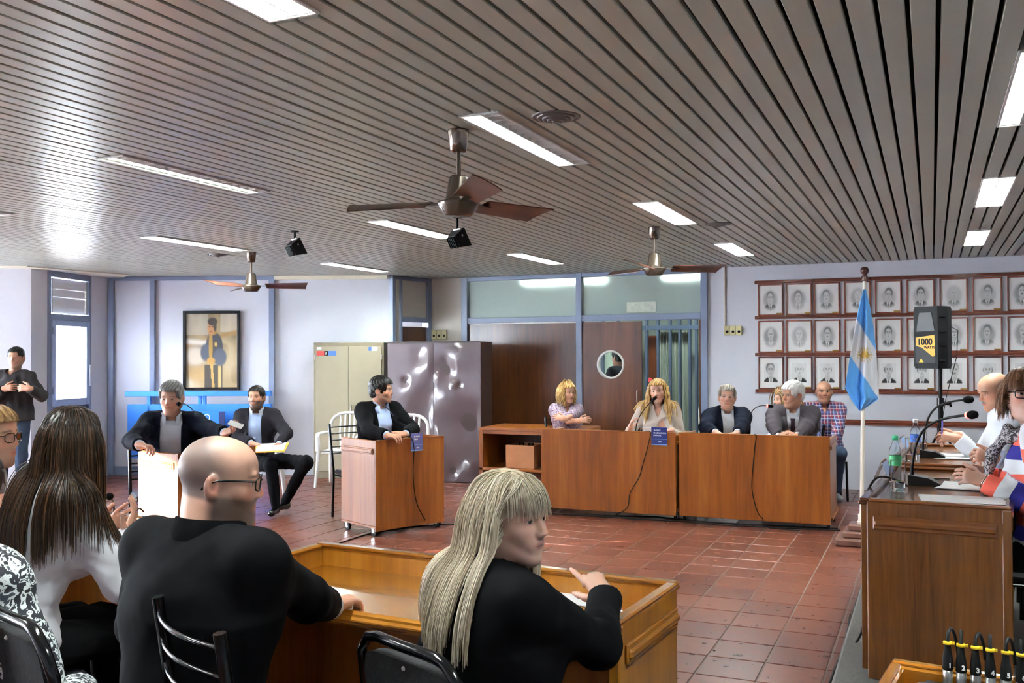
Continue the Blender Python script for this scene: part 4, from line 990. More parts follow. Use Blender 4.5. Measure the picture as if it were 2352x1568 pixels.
def head_color(V, skin, lips=None, brow=None, stubble=None, scalp=None, blush=.12, browz=.021):
    """V in head coordinates -> colours on the skin, with the mouth crease shade painted in"""
    x, y, z = V[:, 0], V[:, 1], V[:, 2]; ax_ = np.abs(x); c = np.tile(np.array(skin), (len(V), 1))
    def put(m_, col): nonlocal c; m_ = np.clip(m_, 0, 1)[:, None]; c = c * (1 - m_) + m_ * np.array(col)
    red = np.array(skin) * np.array([1.04, .72, .66])
    put(blush * 4 * np.exp(-(((ax_ - .042) / .022) ** 2 + ((z + .028) / .02) ** 2)) * (y > .03), red)
    put(blush * 4 * np.exp(-((x / .016) ** 2 + ((z + .026) / .016) ** 2)) * (y > .09), red)
    put(blush * 4 * np.exp(-(((ax_ - .086) / .012) ** 2 + ((y + .012) / .02) ** 4 + ((z + .008) / .03) ** 4)), red)
    if stubble is not None:
        col, a = stubble; mm = sm_(-.028, -.048, z - .25 * (ax_ - .05) * (ax_ > .05)) * sm_(-.03, .0, y) * (z > -.16) * (1 - np.exp(-((x / .02) ** 2 + ((z + .062) / .009) ** 2)))
        put(a * mm, col)
    lp = np.array(skin) * np.array([.95, .58, .55]) if lips is None else np.array(lips)
    put(.85 * np.exp(-((x / .021) ** 4 + ((z + .0625) / .0095) ** 4)) * (y > .075), lp); put(.9 * np.exp(-((x / .020) ** 4 + ((z + .0625) / .0018) ** 2)) * (y > .08), lp * .35)  # lip colour, then the dark crease between the lips painted as shade
    if brow is not None:
        zz = browz + .004 * np.cos((ax_ - .028) / .012) ; put(.9 * np.exp(-(((z - zz) / .0042) ** 2)) * sm_(.010, .016, ax_) * sm_(.056, .046, ax_) * (y > .05), brow)
    put(.55 * np.exp(-(((ax_ - .031) / .017) ** 2 + ((z - .001) / .010) ** 4)) * (y > .06), np.array(skin) * np.array([.62, .5, .48]))  # skin tone made darker around the eyes
    if scalp is not None:
        col, a = scalp[:2]; a = a * (1 - sm_(.045, .075, z + .25 * y)) if len(scalp) > 2 else a; hl = .050 + .35 * np.clip(-y - .0, 0, 1) * 0; back = sm_(.060, -.02, y + .45 * np.clip(z - .03, 0, 1)) ; put(a * back * sm_(-.052, -.038, z + .10 * np.clip(y, -.1, .05)) * (1 - np.exp(-(((ax_ - .090) / .010) ** 2 + ((y + .010) / .026) ** 4 + ((z + .008) / .034) ** 4))), col)
    return c
def eyeball(parent, Hc, Rh, e, iris, look, hs):
    """one eye, coloured by angle from the gaze"""
    n = 14; th = np.linspace(0, PI, n); ph = np.linspace(0, 2 * PI, 17)[:-1]; V = np.array([(math.sin(t) * math.cos(p_), math.cos(t), math.sin(t) * math.sin(p_)) for t in th for p_ in ph])
    q = np.array([(i * 16 + j, i * 16 + (j + 1) % 16, (i + 1) * 16 + (j + 1) % 16, (i + 1) * 16 + j) for i in range(n - 1) for j in range(16)])
    a = np.repeat(th, 16); c = np.tile(np.array((.62, .60, .58)), (len(V), 1)); c[a < .62] = iris; c[a < .28] = (.01, .01, .01)
    T = rotz(look[0]) @ rotx(look[1])
    P = (V * .0122) @ T.T + np.array((e * .0312, .0745, .0015)); P = P * hs @ Rh.T + Hc
    me = fastmesh('eye', P, q); vcol(me, c); me.materials.append(M['eye']); return link('eye', me, parent)

def hand_sdf(s, Wp, fd, pn, side, curl=.35, spread=.0, size=1.0, thumb=(.5, .2), k=.0045, cl=None, fingers=None):
    """fd: where fingers point, pn: palm normal, side: +1 right hand"""
    y = unit(fd); z = -unit(np.asarray(pn, float) - y * (np.asarray(pn, float) @ y)); x = np.cross(y, z); Mx = np.stack([x, y, z], 1); g = lambda *p: np.asarray(Wp) + Mx @ (np.array(p, float) * size)
    t_ = -side                                                      # thumb side in local x
    s.cone(g(0, -.02, 0), g(0, .02, 0), .027 * size, .030 * size, k * 2, 1, z, 1.45)
    s.cone(g(-.016, .025, 0), g(-.019, .082, 0), .020 * size, .016 * size, .012, 1, z, 1.25); s.cone(g(.016, .025, 0), g(.019, .080, 0), .020 * size, .016 * size, .012, 1, z, 1.25); s.cone(g(0, .02, .002), g(0, .084, .003), .022 * size, .017 * size, .012, 1, z, 1.3)
    Ls = [.074, .082, .076, .060]; tips = []
    for i in range(4):
        xi = t_ * (.0315 - .021 * i); a0 = -t_ * spread * (i - 1.5); L_ = Ls[i]; c_ = curl if cl is None else cl[i]
        p = np.array([xi, .084 - .006 * abs(i - 1.2), .001]); ang = c_ * .9; pts = [g(*p)]
        for sg, fr in enumerate((.44, .32, .24)):
            d = np.array([math.sin(a0) * math.cos(ang), math.cos(a0) * math.cos(ang), -math.sin(ang)]); p = p + d * L_ * fr; pts.append(g(*p)); ang += c_ * (1.15 if sg == 0 else .8)
        s.chain(pts, [.0090 * size, .0084 * size, .0076 * size, .0064 * size], k); tips.append((pts[-1], pts[-2]))
    b = np.array([t_ * .024, .014, -.006]); th, td_ = thumb
    d1 = np.array([t_ * math.sin(th + .35), math.cos(th + .35), -td_]); d1 /= np.linalg.norm(d1); p1 = b + d1 * .042
    d2 = np.array([t_ * math.sin(th - .15), math.cos(th - .15), -td_ * 1.2]); d2 /= np.linalg.norm(d2); p2 = p1 + d2 * .032; p3 = p2 + d2 * .024
    s.chain([g(*b), g(*p1), g(*p2), g(*p3)], [.0145 * size, .0115 * size, .0098 * size, .0082 * size], k * 1.4)
    tips.append((g(*p3), g(*p2))); return tips, Mx
def ik(Sx, Wx, l1, l2, pole):
    Sx, Wx = np.asarray(Sx, float), np.asarray(Wx, float); d = Wx - Sx; D = np.linalg.norm(d); u = d / D
    if D > (l1 + l2) * .995: f = D / ((l1 + l2) * .995); l1 *= f; l2 *= f
    a = (l1 * l1 - l2 * l2 + D * D) / (2 * D); h = math.sqrt(max(1e-6, l1 * l1 - a * a)); p = unit(np.asarray(pole, float) - u * (np.asarray(pole, float) @ u)); return Sx + u * a + p * h

def strands_mesh(paths, r0, r1, name, mat, parent, shade, flat=1.0, sides=3):
    """paths (N, K, 3): thin tapering locks in one hair mesh"""
    N, K, _ = paths.shape; t = np.gradient(paths, axis=1); t /= np.linalg.norm(t, axis=2, keepdims=True) + 1e-9
    ref = np.tile(np.array([0.3, .2, 1.0]), (N, 1)); V = np.zeros((N, K, sides, 3)); rad = r0 * (1 - np.linspace(0, 1, K) ** 3) + r1 * np.linspace(0, 1, K) ** 3
    ref = np.cross(t[:, 0], np.array([.57, .6, .55])); ref /= np.linalg.norm(ref, axis=1)[:, None] + 1e-9
    for i in range(K):
        ref = ref - t[:, i] * (ref * t[:, i]).sum(1)[:, None]; ref /= np.linalg.norm(ref, axis=1)[:, None] + 1e-9; bi = np.cross(t[:, i], ref)
        for j in range(sides):
            a = 2 * PI * j / sides; V[:, i, j] = paths[:, i] + rad[i] * (math.cos(a) * ref + math.sin(a) * bi * flat)
    I = np.arange(N * K * sides).reshape(N, K, sides); Q = np.concatenate([np.stack([I[:, :-1, j], I[:, :-1, (j + 1) % sides], I[:, 1:, (j + 1) % sides], I[:, 1:, j]], -1).reshape(-1, 4) for j in range(sides)])
    me = fastmesh(name, V.reshape(-1, 3), Q); c = np.repeat(shade, K * sides); vcol(me, np.stack([c, c, c], 1)); me.materials.append(mat); return link(name, me, parent)
def flow(roots, dirs, field, steps, step, grav=.25, margin=None, wav=0.0, wf=9.0, stiff=.75, ph=None, keep=None):
    """let locks fall along the head and shoulders, kept outside the body field"""
    N = len(roots); p = roots.copy(); d = dirs.copy(); out = [p.copy()]; margin = np.full(N, .006) if margin is None else margin
    for k in range(steps):
        d = d * stiff + np.array([0, 0, -grav]); d /= np.linalg.norm(d, axis=1)[:, None] + 1e-9
        st = step if np.isscalar(step) else step[:, None]
        p = p + d * st
        for it in range(2):
            F = field(p); e = .004; G = np.stack([field(p + np.eye(3)[i] * e) - F for i in range(3)], 1) / e; G /= np.linalg.norm(G, axis=1)[:, None] + 1e-6
            pen = np.clip(margin - F, 0, .03); p = p + G * pen[:, None]
            dn = (d * G).sum(1); m_ = (F < margin + .004) & (dn < 0); d[m_] -= G[m_] * dn[m_][:, None]
        if keep is not None: p = keep(p)
        q = p.copy()
        if wav:
            a = wf * k * step * 2 * PI if np.isscalar(step) else wf * k * .01 * 2 * PI
            amp = wav * min(1, k / 5); q = q + amp * np.stack([np.sin(a + ph), np.cos(a * .9 + ph * 1.7), .4 * np.sin(a * 1.1 + ph * .6)], 1)
        out.append(q)
    out = np.stack(out, 1)
    for _ in range(5): out[:, 1:-1] = .25 * out[:, :-2] + .5 * out[:, 1:-1] + .25 * out[:, 2:]
    return out

def back_from_face(L, ylim=.03, ztop=.05, zlow=-.12, soft=1.0):
    """hair combed behind the cheeks: nothing falls in front of the face"""
    Hc, Rh, hs = L['Hc'], L['Rh'], L['hs']
    def f(P):
        h = (P - Hc) @ Rh / hs; lim = ylim + np.clip(h[:, 2] - ztop, 0, 1) * 3 + np.clip(zlow - h[:, 2], 0, 1) * .5
        h[:, 1] = np.minimum(h[:, 1], lim); return h * hs @ Rh.T + Hc
    return f
PEOPLE = []
def person(label, loc, face, hip=.53, lean=0.0, side=0.0, twist=0.0, head=(0, 0, 0), hs=1.0, sc=1.0, fem=False, skin=(.50, .27, .19), hands=None, legs=None, stand=False,
           hres=.0042, cres=.009, hd=None, look=(0, 0), iris=(.06, .035, .02), hc=None, neckfwd=.0, outfit=None, build=1.0, lower=True, lod=0, handres=None, shw=None, belly=0.0):
    """builds the body (one mesh) and returns a dict of landmarks in the person's own frame (x right, y forward)"""
    th = face - PI / 2; ct, st = math.cos(th), math.sin(th)
    toL = lambda p: np.array([ct * (p[0] - loc[0]) + st * (p[1] - loc[1]), -st * (p[0] - loc[0]) + ct * (p[1] - loc[1]), p[2] - loc[2]])
    dL = lambda v: np.array([ct * v[0] + st * v[1], -st * v[0] + ct * v[1], v[2]])
    P0 = np.array([0, 0, hip]); Rt = rotz(twist) @ roty(side) @ rotx(-lean)
    tl = .515 * sc; N_ = P0 + Rt @ np.array([0, -.012, tl]); sw = (shw or (.150 if fem else .168)) * min(sc, 1.03) * (1 if build < 1.1 else 1.04)
    Sh = {e: N_ + Rt @ np.array([e * sw, .0, -.052]) for e in (-1, 1)}
    Hc = N_ + Rt @ np.array([0, .01, .03]) + np.array([0, .025 + neckfwd, .132]) * hs if hc is None else toL(hc)
    Rh = rotz(head[0]) @ rotx(head[1]) @ roty(head[2])
    L = dict(P0=P0, Rt=Rt, N=N_, Sh=Sh, Hc=Hc, Rh=Rh, toL=toL, dL=dL, th=th, hs=hs, sc=sc, fem=fem, build=build, loc=loc, cres=cres, tl=tl, sw=sw, belly=belly)
    # arms
    L['El'] = {}; L['Wr'] = {}; hm = []; tips = {}
    skinS = SDF()
    for e in (-1, 1):
        h = (hands or {}).get(e)
        if h is None: h = dict(w=None)
        Wp = toL(h['w']) if h.get('w') is not None else P0 + np.array([e * .17, .30, .13])
        fd = dL(h['f']) if 'f' in h else np.array([-e * .3, 1, -.1]); pn = dL(h['n']) if 'n' in h else np.array([0, 0, -1.0]); pole = dL(h['pole']) if 'pole' in h else np.array([e * .5, -.5, -.8])
        El = ik(Sh[e], Wp, .292 * sc, .262 * sc, pole); L['El'][e] = El; L['Wr'][e] = Wp
        if h.get('skip'): continue
        hsd = SDF(); tp, Mx = hand_sdf(hsd, Wp, fd, pn, e, h.get('curl', .35), h.get('spread', .05), h.get('size', .93 if fem else 1.0), h.get('thumb', (.5, .2)), cl=h.get('cl'))
        tips[e] = (tp, Mx); hsd.cone(El, Wp, .042 * (.85 if fem else 1), .027 * (.9 if fem else 1), .02)
        hm.append(hsd.mesh(handres or max(.0034, hres * .95)))
    L['tips'] = tips
    # head
    hd = hd or {}
    nk = (Rh.T @ (N_ + Rt @ np.array([0, .0, -.03]) - Hc)) / hs
    H = head_sdf(fem, hd.get('w', 1.0), hd.get('jaw', .9 if fem else 1.0), hd.get('nose', 1.0), hd.get('ears', True), nk, hd.get('neck', .048 if fem else .058), hd.get('fat', 0.0))
    Vh, Qh = H.mesh(hres); L['H'] = H
    colh = head_color(Vh, skin, hd.get('lips'), hd.get('brow'), hd.get('stubble'), hd.get('scalp'), hd.get('blush', .12), hd.get('browz', .021))
    Vh = Vh * hs @ Rh.T + Hc
    # rest of the body under the clothes
    Bd = torso_sdf(L, -.012); Vb, Qb = Bd.mesh(.016)
    parts = [(Vh, Qh), (Vb, Qb)] + hm; V, Q = join(parts)
    cols = np.tile(np.array(skin) * np.array([1.0, .93, .90]), (len(V), 1)); cols[:len(Vh)] = colh
    me = fastmesh('person', V, Q); vcol(me, cols); me.materials.append(M['skin'])
    o = link('person', me); o.location = loc; o.rotation_euler = (0, 0, th); tag(o, label, 'person'); L['o'] = o
    for e in (-1, 1): eyeball(o, Hc, Rh, e, iris, look, hs)
    PEOPLE.append(L); return L
def torso_sdf(L, off=0.0, arms=True, hips=True, fore=True, sleeve=1.0):
    """trunk and arms as one blended volume; off grows or shrinks it"""
    s = SDF(); P0, Rt, N_, Sh, sc, fem, b = L['P0'], L['Rt'], L['N'], L['Sh'], L['sc'], L['fem'], L['build']
    X = Rt @ np.array([1, 0, 0]); g = lambda *p: P0 + Rt @ (np.array(p, float) * sc)
    fl = .70 if not fem else .74; wb_ = b
    s.cone(g(0, -.005, .12), g(0, .0, .36), (.112 if not fem else .098) * wb_ + off, (.122 if not fem else .104) * wb_ + off, .05, 1, X, fl)
    s.cone(g(0, .0, .36), g(0, -.015, .455), (.120 if not fem else .100) * wb_ + off, .075 + off, .05, 1, X, fl * .9)
    s.ell(g(0, -.022, .405), np.array([L['sw'] * .98 / 1.0, .088, .085]) * (1, wb_, 1) + off, Rt, .05)
    if hips: s.ell(g(0, .0, .05), np.array([.175 if not fem else .178, .128, .115]) * wb_ + off, Rt, .05)
    if L['belly']: s.ell(g(0, .06, .17), np.array([.14, .09 + L['belly'], .13]) + off, Rt, .05)
    if fem:
        for e in (-1, 1): s.ell(g(e * .070, .085, .315), np.array([.062, .058, .062]) + off, Rt, .03)
    for e in (-1, 1):
        s.cone(g(e * .035, -.02, .50), Sh[e] + Rt @ np.array([-e * .012, -.005, .006]), .046 + off, .056 * (b if not fem else .88) + off, .06)
        if arms:
            r0 = (.054 if not fem else .046) * (1 + .6 * (b - 1)); s.cone(Sh[e], L['El'][e], r0 + off * sleeve, .046 * (1 if not fem else .88) + off * sleeve, .05)
            if fore: s.cone(L['El'][e], L['Wr'][e], .047 * (1 if not fem else .88) + off * sleeve, .033 * (1 if not fem else .9) + off * sleeve, .02)
    return s
def folds(seed, amp=.004, f=26.0):
    r = np.random.default_rng(seed); A = r.normal(size=(5, 3)) * f; B_ = r.uniform(0, 6, 5)
    A[:, 2] *= 1.3
    def d(x, y, z):
        w_ = .35 * np.sin(A[0, 0] * .4 * x + A[0, 1] * .4 * y + A[0, 2] * .4 * z + B_[0]); o = 0
        for k in range(1, 5): q = np.sin(A[k, 0] * x + A[k, 1] * y + A[k, 2] * z + B_[k] + 2.2 * w_); o = o + q * np.abs(q)
        return (amp * .5 * o).astype(f32)
    return d
def tcoord(L):
    """torso frame coordinates of points"""
    Rt, P0, sc = L['Rt'].astype(f32), L['P0'].astype(f32), L['sc']
    def f(x, y, z):
        px, py, pz = x - P0[0], y - P0[1], z - P0[2]
        return tuple((Rt[0, i] * px + Rt[1, i] * py + Rt[2, i] * pz) / sc for i in range(3))
    return f
def put_mesh(L, name, V, Q, mat, parent=None):
    me = fastmesh(name, V, Q); me.materials.append(mat); o = link(name, me, parent or L['o']); return o
def cuff_cut(L, e, back=.0):
    Wr, El = L['Wr'][e], L['El'][e]; u = unit(Wr - El); p = Wr - u * back
    uf, pf = u.astype(f32), p.astype(f32)
    def f(x, y, z):
        d = (x - pf[0]) * uf[0] + (y - pf[1]) * uf[1] + (z - pf[2]) * uf[2]
        r2 = (x - pf[0]) ** 2 + (y - pf[1]) ** 2 + (z - pf[2]) ** 2
        return np.where(r2 < .16 ** 2, d, -1.0).astype(f32)
    return f
def top(L, name, mat, off=.008, cuff=.01, vneck=None, hem=-.02, amp=.004, fold_f=24, sleeve=1.0, short=None, seed=1, neck=.47, lower_flare=0.0, res=None, cutfn=None, extra=None):
    """a garment over trunk and arms. vneck = (half width at neck, half width at lower end, lower end height)"""
    s = torso_sdf(L, off, fore=short is None, sleeve=sleeve); tc = tcoord(L)
    if short is not None:
        for e in (-1, 1): m_ = L['Sh'][e] + (L['El'][e] - L['Sh'][e]) * short; s.cone(L['Sh'][e], m_, .060 + off, .056 + off, .03)
        if short < .99:
            s.p = [p for p in s.p]
    if lower_flare: g = lambda *p: L['P0'] + L['Rt'] @ np.array(p, float); s.cone(g(0, 0, .05), g(0, 0, -.08), .13 + off, .14 + off + lower_flare, .05, 1, L['Rt'] @ np.array([1, 0, 0]), .72)
    if extra: extra(s)
    s.disp = folds(seed, amp, fold_f)
    Hn = L['N'] + L['Rt'] @ np.array([0, .02, .03])
    Rt2 = L['Rt'].astype(f32); N2 = Hn.astype(f32)
    def neckhole(x, y, z):
        px, py, pz = x - N2[0], y - N2[1], z - N2[2]
        a, b, c = (Rt2[0, i] * px + Rt2[1, i] * py + Rt2[2, i] * pz for i in range(3))
        return (np.sqrt(a * a + (b * .95) ** 2) * -1 + .062 + off * .3 - .15 * np.clip(-c, 0, .1)) * ((c > -.05) * 1.0) - ((c <= -.05) * 1.0)
    s.cut(lambda x, y, z: np.where(neckhole(x, y, z) > 0, neckhole(x, y, z), -1).astype(f32) if False else np.minimum(neckhole(x, y, z), .2).astype(f32))
    s.cut(lambda x, y, z: (hem - tc(x, y, z)[2]).astype(f32))
    if vneck is not None:
        w0, w1, zb = vneck
        def v(x, y, z):
            a, b, c = tc(x, y, z); t = np.clip((c - zb) / (.50 - zb), 0, 1); w_ = w1 + (w0 - w1) * t
            return np.minimum(np.minimum(np.minimum(w_ - np.abs(a), b - .02), c - zb), .19 - b).astype(f32)
        s.cut(v)
    if short is None:
        for e in (-1, 1): s.cut(cuff_cut(L, e, cuff))
    if cutfn: s.cut(cutfn)
    V, Q = s.mesh(res or L['cres']); o = put_mesh(L, name, V, Q, mat); L['last'] = s; return o
def march(s, P, d, n=28):
    P = P.copy()
    for _ in range(n): P += d * (np.clip(s.at(P), -.02, .05) * .8)[:, None]
    return P
def patch(L, s, name, mat, xs, zs, off=.004, th=.004, parent=None):
    """cloth strip laid on the front of a garment; xs, zs are arrays (nu, nv) in torso units"""
    xs = np.asarray(xs, float); zs = np.asarray(zs, float); g = np.stack([xs, np.full(xs.shape, .30), zs], -1).reshape(-1, 3) * L['sc']; W = g @ L['Rt'].T + L['P0']
    d = L['Rt'] @ np.array([0, -1.0, 0]); P = march(s, W, np.tile(d, (len(W), 1)))
    P = P.reshape(xs.shape + (3,)) - d * off; mb = MB(); mb.grid(P); mb.grid(P - d * th, flip=True)
    for a, b in ((P[0], P[0] - d * th), (P[-1], P[-1] - d * th), (P[:, 0], P[:, 0] - d * th), (P[:, -1], P[:, -1] - d * th)): mb.grid(np.stack([a, b], 0))
    return mb.build(name, mat, parent or L['o'])
def lapels(L, s, mat, vneck, wid=.062, parent=None):
    w0, w1, zb = vneck
    for e in (-1, 1):
        n = 14; zz = np.linspace(zb + .01, .475, n); t = (zz - zb) / (.50 - zb); ww = w1 + (w0 - w1) * t; lw = wid * np.minimum(1, (zz - zb) / .10) * np.where((zz > .395) & (zz < .415), .55, 1) * np.where(zz > .43, .85, 1)
        xs = np.stack([e * (ww - .004 + lw * q) for q in np.linspace(0, 1, 6)], 1); zs = np.tile(zz[:, None], (1, 6)); patch(L, s, 'lapel', mat, xs, zs, .002, .005, parent)
def collar(L, mat, r=.064, h=.035, name='collar', gap=.45, drop=.03, flare=.022, parent=None, thick=.006, lift=.0, fold=True):
    """stand-up collar around the neck with a gap in front and turned-down points"""
    Nk = L['N'] + L['Rt'] @ np.array([0, .012, .012 + lift]); up = unit((L['Hc'] - Nk) * np.array([.4, .4, 1.0]) + L['Rt'] @ np.array([0, 0, .12])); fw = L['Rt'] @ np.array([0, 1.0, 0]); fw = unit(fw - up * (fw @ up)); rt = np.cross(fw, up)
    a = np.linspace(gap, 2 * PI - gap, 29); mb = MB()
    def ring(rr, z, dz=0): return np.array([Nk + rr * (math.sin(t) * rt + math.cos(t) * fw * 1.02) + up * (z + dz * max(0, math.cos(t)) ** 2) for t in a])
    R1 = ring(r, -.02, -.05); R2 = ring(r + .002, h, -.040); R3 = ring(r + .006 + flare * .4, h + .001, -.042); R4 = ring(r + flare + .008, -drop * .5, -drop - .035)
    rows = [R1, R2, R3, R4] if fold else [R1, R2, ring(r + thick, h, -.012), ring(r + thick + .003, -.02, -.03)]
    mb.grid(np.stack(rows, 0)); mb.grid(np.stack([q * 1.0 for q in rows[::-1]], 0) - 0.0 * up); return mb.build(name, mat, parent or L['o'])
def legs_sdf(L, knees, ankles, off=.006, r=(.088, .062, .058, .044), hips=True, fl=.0):
    s = SDF(); P0, Rt = L['P0'], L['Rt']
    if hips: s.ell(P0 + Rt @ np.array([0, .0, .045]), np.array([.178, .135, .12]) * L['build'] + off, Rt, .05)
    for e in (-1, 1):
        hp = P0 + np.array([e * .088, .0, .0]); s.cone(hp, knees[e], r[0] * L['build'] + off, r[1] + off, .04)
        s.cone(knees[e], ankles[e], r[2] + off, r[3] + off + fl, .03)
    return s
def trousers(L, mat, knees=None, ankles=None, amp=.005, res=None, name='trousers', kf=.27, **kw):
    P0 = L['P0']
    knees = knees or {e: P0 + np.array([e * .12, kf, .0]) for e in (-1, 1)}; ankles = ankles or {e: np.array([knees[e][0], knees[e][1] + .02, .09]) for e in (-1, 1)}
    L['kn'], L['an'] = knees, ankles
    s = legs_sdf(L, knees, ankles, **kw); s.disp = folds(11, amp, 22); tc = tcoord(L)
    s.cut(lambda x, y, z: (tc(x, y, z)[2] - .12).astype(f32)); V, Q = s.mesh(res or max(.011, L['cres'])); return put_mesh(L, name, V, Q, mat)
def shoes(L, mat, sole=None, toe=None):
    for e in (-1, 1):
        a = L['an'][e]; d = np.array([e * .12, 1.0, 0]) if toe is None else np.asarray(toe[e], float); d = d / np.linalg.norm(d); s = SDF(); zf = a[2] - .09
        p = np.array([a[0], a[1], zf]); s.ell(p + d * -.03 + [0, 0, .045], (.036, .05, .048), k=.03); s.cone(p + d * .0 + [0, 0, .045], p + d * .15 + [0, 0, .032], .040, .036, .03, 1, (0, 0, 1), 1.15)
        s.cut(lambda x, y, z: (zf + .004 - z).astype(f32)); V, Q = s.mesh(.008); put_mesh(L, 'shoe', V, Q, mat)
def hair_cap(L, mat, grow=.010, front=.070, low=-.035, res=None, amp=.0025, extra=None, face=(.078, .062, .085), facec=(0, .098, -.035), shade=.5, sidez=-.02, back=-.06, crown=0.0):
    """short hair as a textured shell around the skull, open at the face and round the ears"""
    s = SDF(); g = grow
    s.ell((0, -.014, .034 + crown * .3), (.077 + g, .099 + g, .084 + g + crown), k=.02); s.ell((0, -.045, -.025), (.066 + g * .6, .060 + g * .6, .060), k=.03); s.ell((0, .028, .050), (.063 + g, .060 + g, .050 + g), k=.03)
    if extra: extra(s)
    s.ell(facec, face, k=.012, op=-1)
    for e in (-1, 1): s.ell((e * .088, .0, -.018), (.022, .028, .036), k=.008, op=-1)
    s.disp = lambda x, y, z: (amp * (np.sin(230 * x + 5 * np.sin(38 * y + 20 * z) + 60 * z) + .6 * np.sin(410 * x - 90 * y + 4 * np.sin(50 * z)) )).astype(f32)
    s.cut(lambda x, y, z: np.maximum(back - z, np.minimum(sidez - z, y + .015)).astype(f32)); s.cut(lambda x, y, z: np.minimum(y - front, .06 - z).astype(f32))
    V, Q = s.mesh(res or .0042); rr = np.random.default_rng(5); c = np.clip(shade + .20 * np.sin(V[:, 0] * 330 + 3 * np.sin(V[:, 1] * 40) + V[:, 2] * 40) + rr.normal(0, .06, len(V)), 0, 1)
    me = fastmesh('hair', V * L['hs'] @ L['Rh'].T + L['Hc'], Q); vcol(me, np.stack([c, c, c], 1)); me.materials.append(mat); return link('hair', me, L['o'])
def spectacles(L, mat, w=.026, h=.018, y=.104, z=-.002, lens=None, rim=True, thick=.0018, temple=True):
    def g(p): return np.asarray(p, float) * L['hs'] @ L['Rh'].T + L['Hc']
    e0 = MB()
    if rim:
        for e in (-1, 1):
            a = np.linspace(0, 2 * PI, 21); pts = [g((e * .033 + w * math.copysign(abs(math.cos(t)) ** .6, math.cos(t)), y - .010 * abs(math.cos(t)) * (math.cos(t) * e > 0), z + h * math.copysign(abs(math.sin(t)) ** .6, math.sin(t)))) for t in a]; e0.tube(pts, thick, 5, cap=False)
        e0.tube([g((-.008, y, z + .006)), g((0, y + .004, z + .008)), g((.008, y, z + .006))], thick, 5)
    if temple:
        for e in (-1, 1): e0.tube([g((e * .058, y - .012, z + .008)), g((e * .074, y - .05, z + .009)), g((e * .083, y - .100, z + .008)), g((e * .085, y - .122, z + .0)), g((e * .083, y - .142, z - .018))], thick * 1.1, 6)
    o = e0.build('spectacles', mat, L['o'])
    if lens:
        for e in (-1, 1):
            q = MB(); a = np.linspace(0, 2 * PI, 17)[:-1]; q.add([g((e * .033 + w * .95 * math.cos(t), y - .004 - .006 * (math.cos(t) * e > .3), z + h * .92 * math.sin(t))) for t in a], [list(range(16))]); q.build('lens', lens, o)
    return o
def scalp_roots(n, seed, fn, w=1.0, rad=(.079, .099, .085), c=(0, -.012, .034)):
    """random places on the skull (head frame) that satisfy fn"""
    r = np.random.default_rng(seed); v = r.normal(size=(n * 6, 3)); v /= np.linalg.norm(v, axis=1)[:, None]; p = v * np.array(rad) + np.array(c); m_ = fn(p[:, 0], p[:, 1], p[:, 2]); return p[m_][:n], v[m_][:n]
# ================================================================== WHO SITS WHERE
CR, CU, CF = RW[:, 0], -RW[:, 1], RW[:, 2]
def cv(r, u, f): return unit(r * CR + u * CU + f * CF)
D = math.radians
def seat(label, px, py, dist, body, headh, lean=.08, hip=.54, pitch=0.0, tilt=0.0, base=0.0, neckfwd=0.0, **k):
    """head centre seen at a pixel at that distance; body and head heading in degrees (0 = +x, 90 = +y)"""
    hc = atd(px, py, dist); a = D(body); hs = k.get('hs', 1.0); side = k.get('side', 0.0)
    sc = (hc[2] - base - hip - .148 * hs) / (.515 * math.cos(lean) * math.cos(side)); fwd = math.sin(lean) * .515 * sc + .035 + neckfwd; sx = math.sin(side) * .515 * sc
    loc = np.array([hc[0] - math.cos(a) * fwd - sx * math.sin(a), hc[1] - math.sin(a) * fwd + sx * math.cos(a), base])
    return person(label, tuple(loc), a, hip=hip, lean=lean, head=(D(headh - body), pitch, tilt), sc=sc, hc=hc, neckfwd=neckfwd, **k)
def field_of(L, garment):
    H, Hc, Rh, hs = L['H'], L['Hc'], L['Rh'], L['hs']
    def f(P): return np.minimum(H.at((P - Hc) @ Rh / hs) * hs, garment.at(P))
    return f
def to_body(L, p, v): return p * L['hs'] @ L['Rh'].T + L['Hc'], v @ L['Rh'].T
SK = dict(fair=(.58, .33, .24), mid=(.50, .265, .175), tan=(.47, .245, .155), pale=(.60, .37, .29))
HM = dict(dark=hair_mat('dark_hair', (.003, .002, .0015), (.008, .005, .004), (.024, .016, .011)), black=hair_mat('black_hair', (.002, .0016, .0015), (.005, .004, .0035), (.015, .012, .010)), grey=hair_mat('grey_hair', (.06, .057, .054), (.16, .155, .15), (.36, .35, .34)),
          white=hair_mat('white_hair', (.42, .41, .40), (.66, .65, .63), (.85, .84, .82)), ash=hair_mat('ash_grey_hair', (.09, .075, .06), (.20, .17, .14), (.36, .32, .28)), blonde=hair_mat('pale_blonde_hair', (.30, .23, .14), (.60, .50, .36), (.88, .80, .66), .34),
          gold=hair_mat('golden_hair', (.20, .10, .025), (.44, .26, .08), (.72, .50, .22)), brown=hair_mat('brown_hair', (.006, .0035, .0022), (.022, .011, .006), (.11, .05, .02), .30), red=hair_mat('reddish_brown_hair', (.05, .018, .008), (.14, .055, .022), (.28, .13, .06)), auburn=hair_mat('light_brown_hair', (.10, .05, .02), (.24, .13, .05), (.4, .25, .12)))
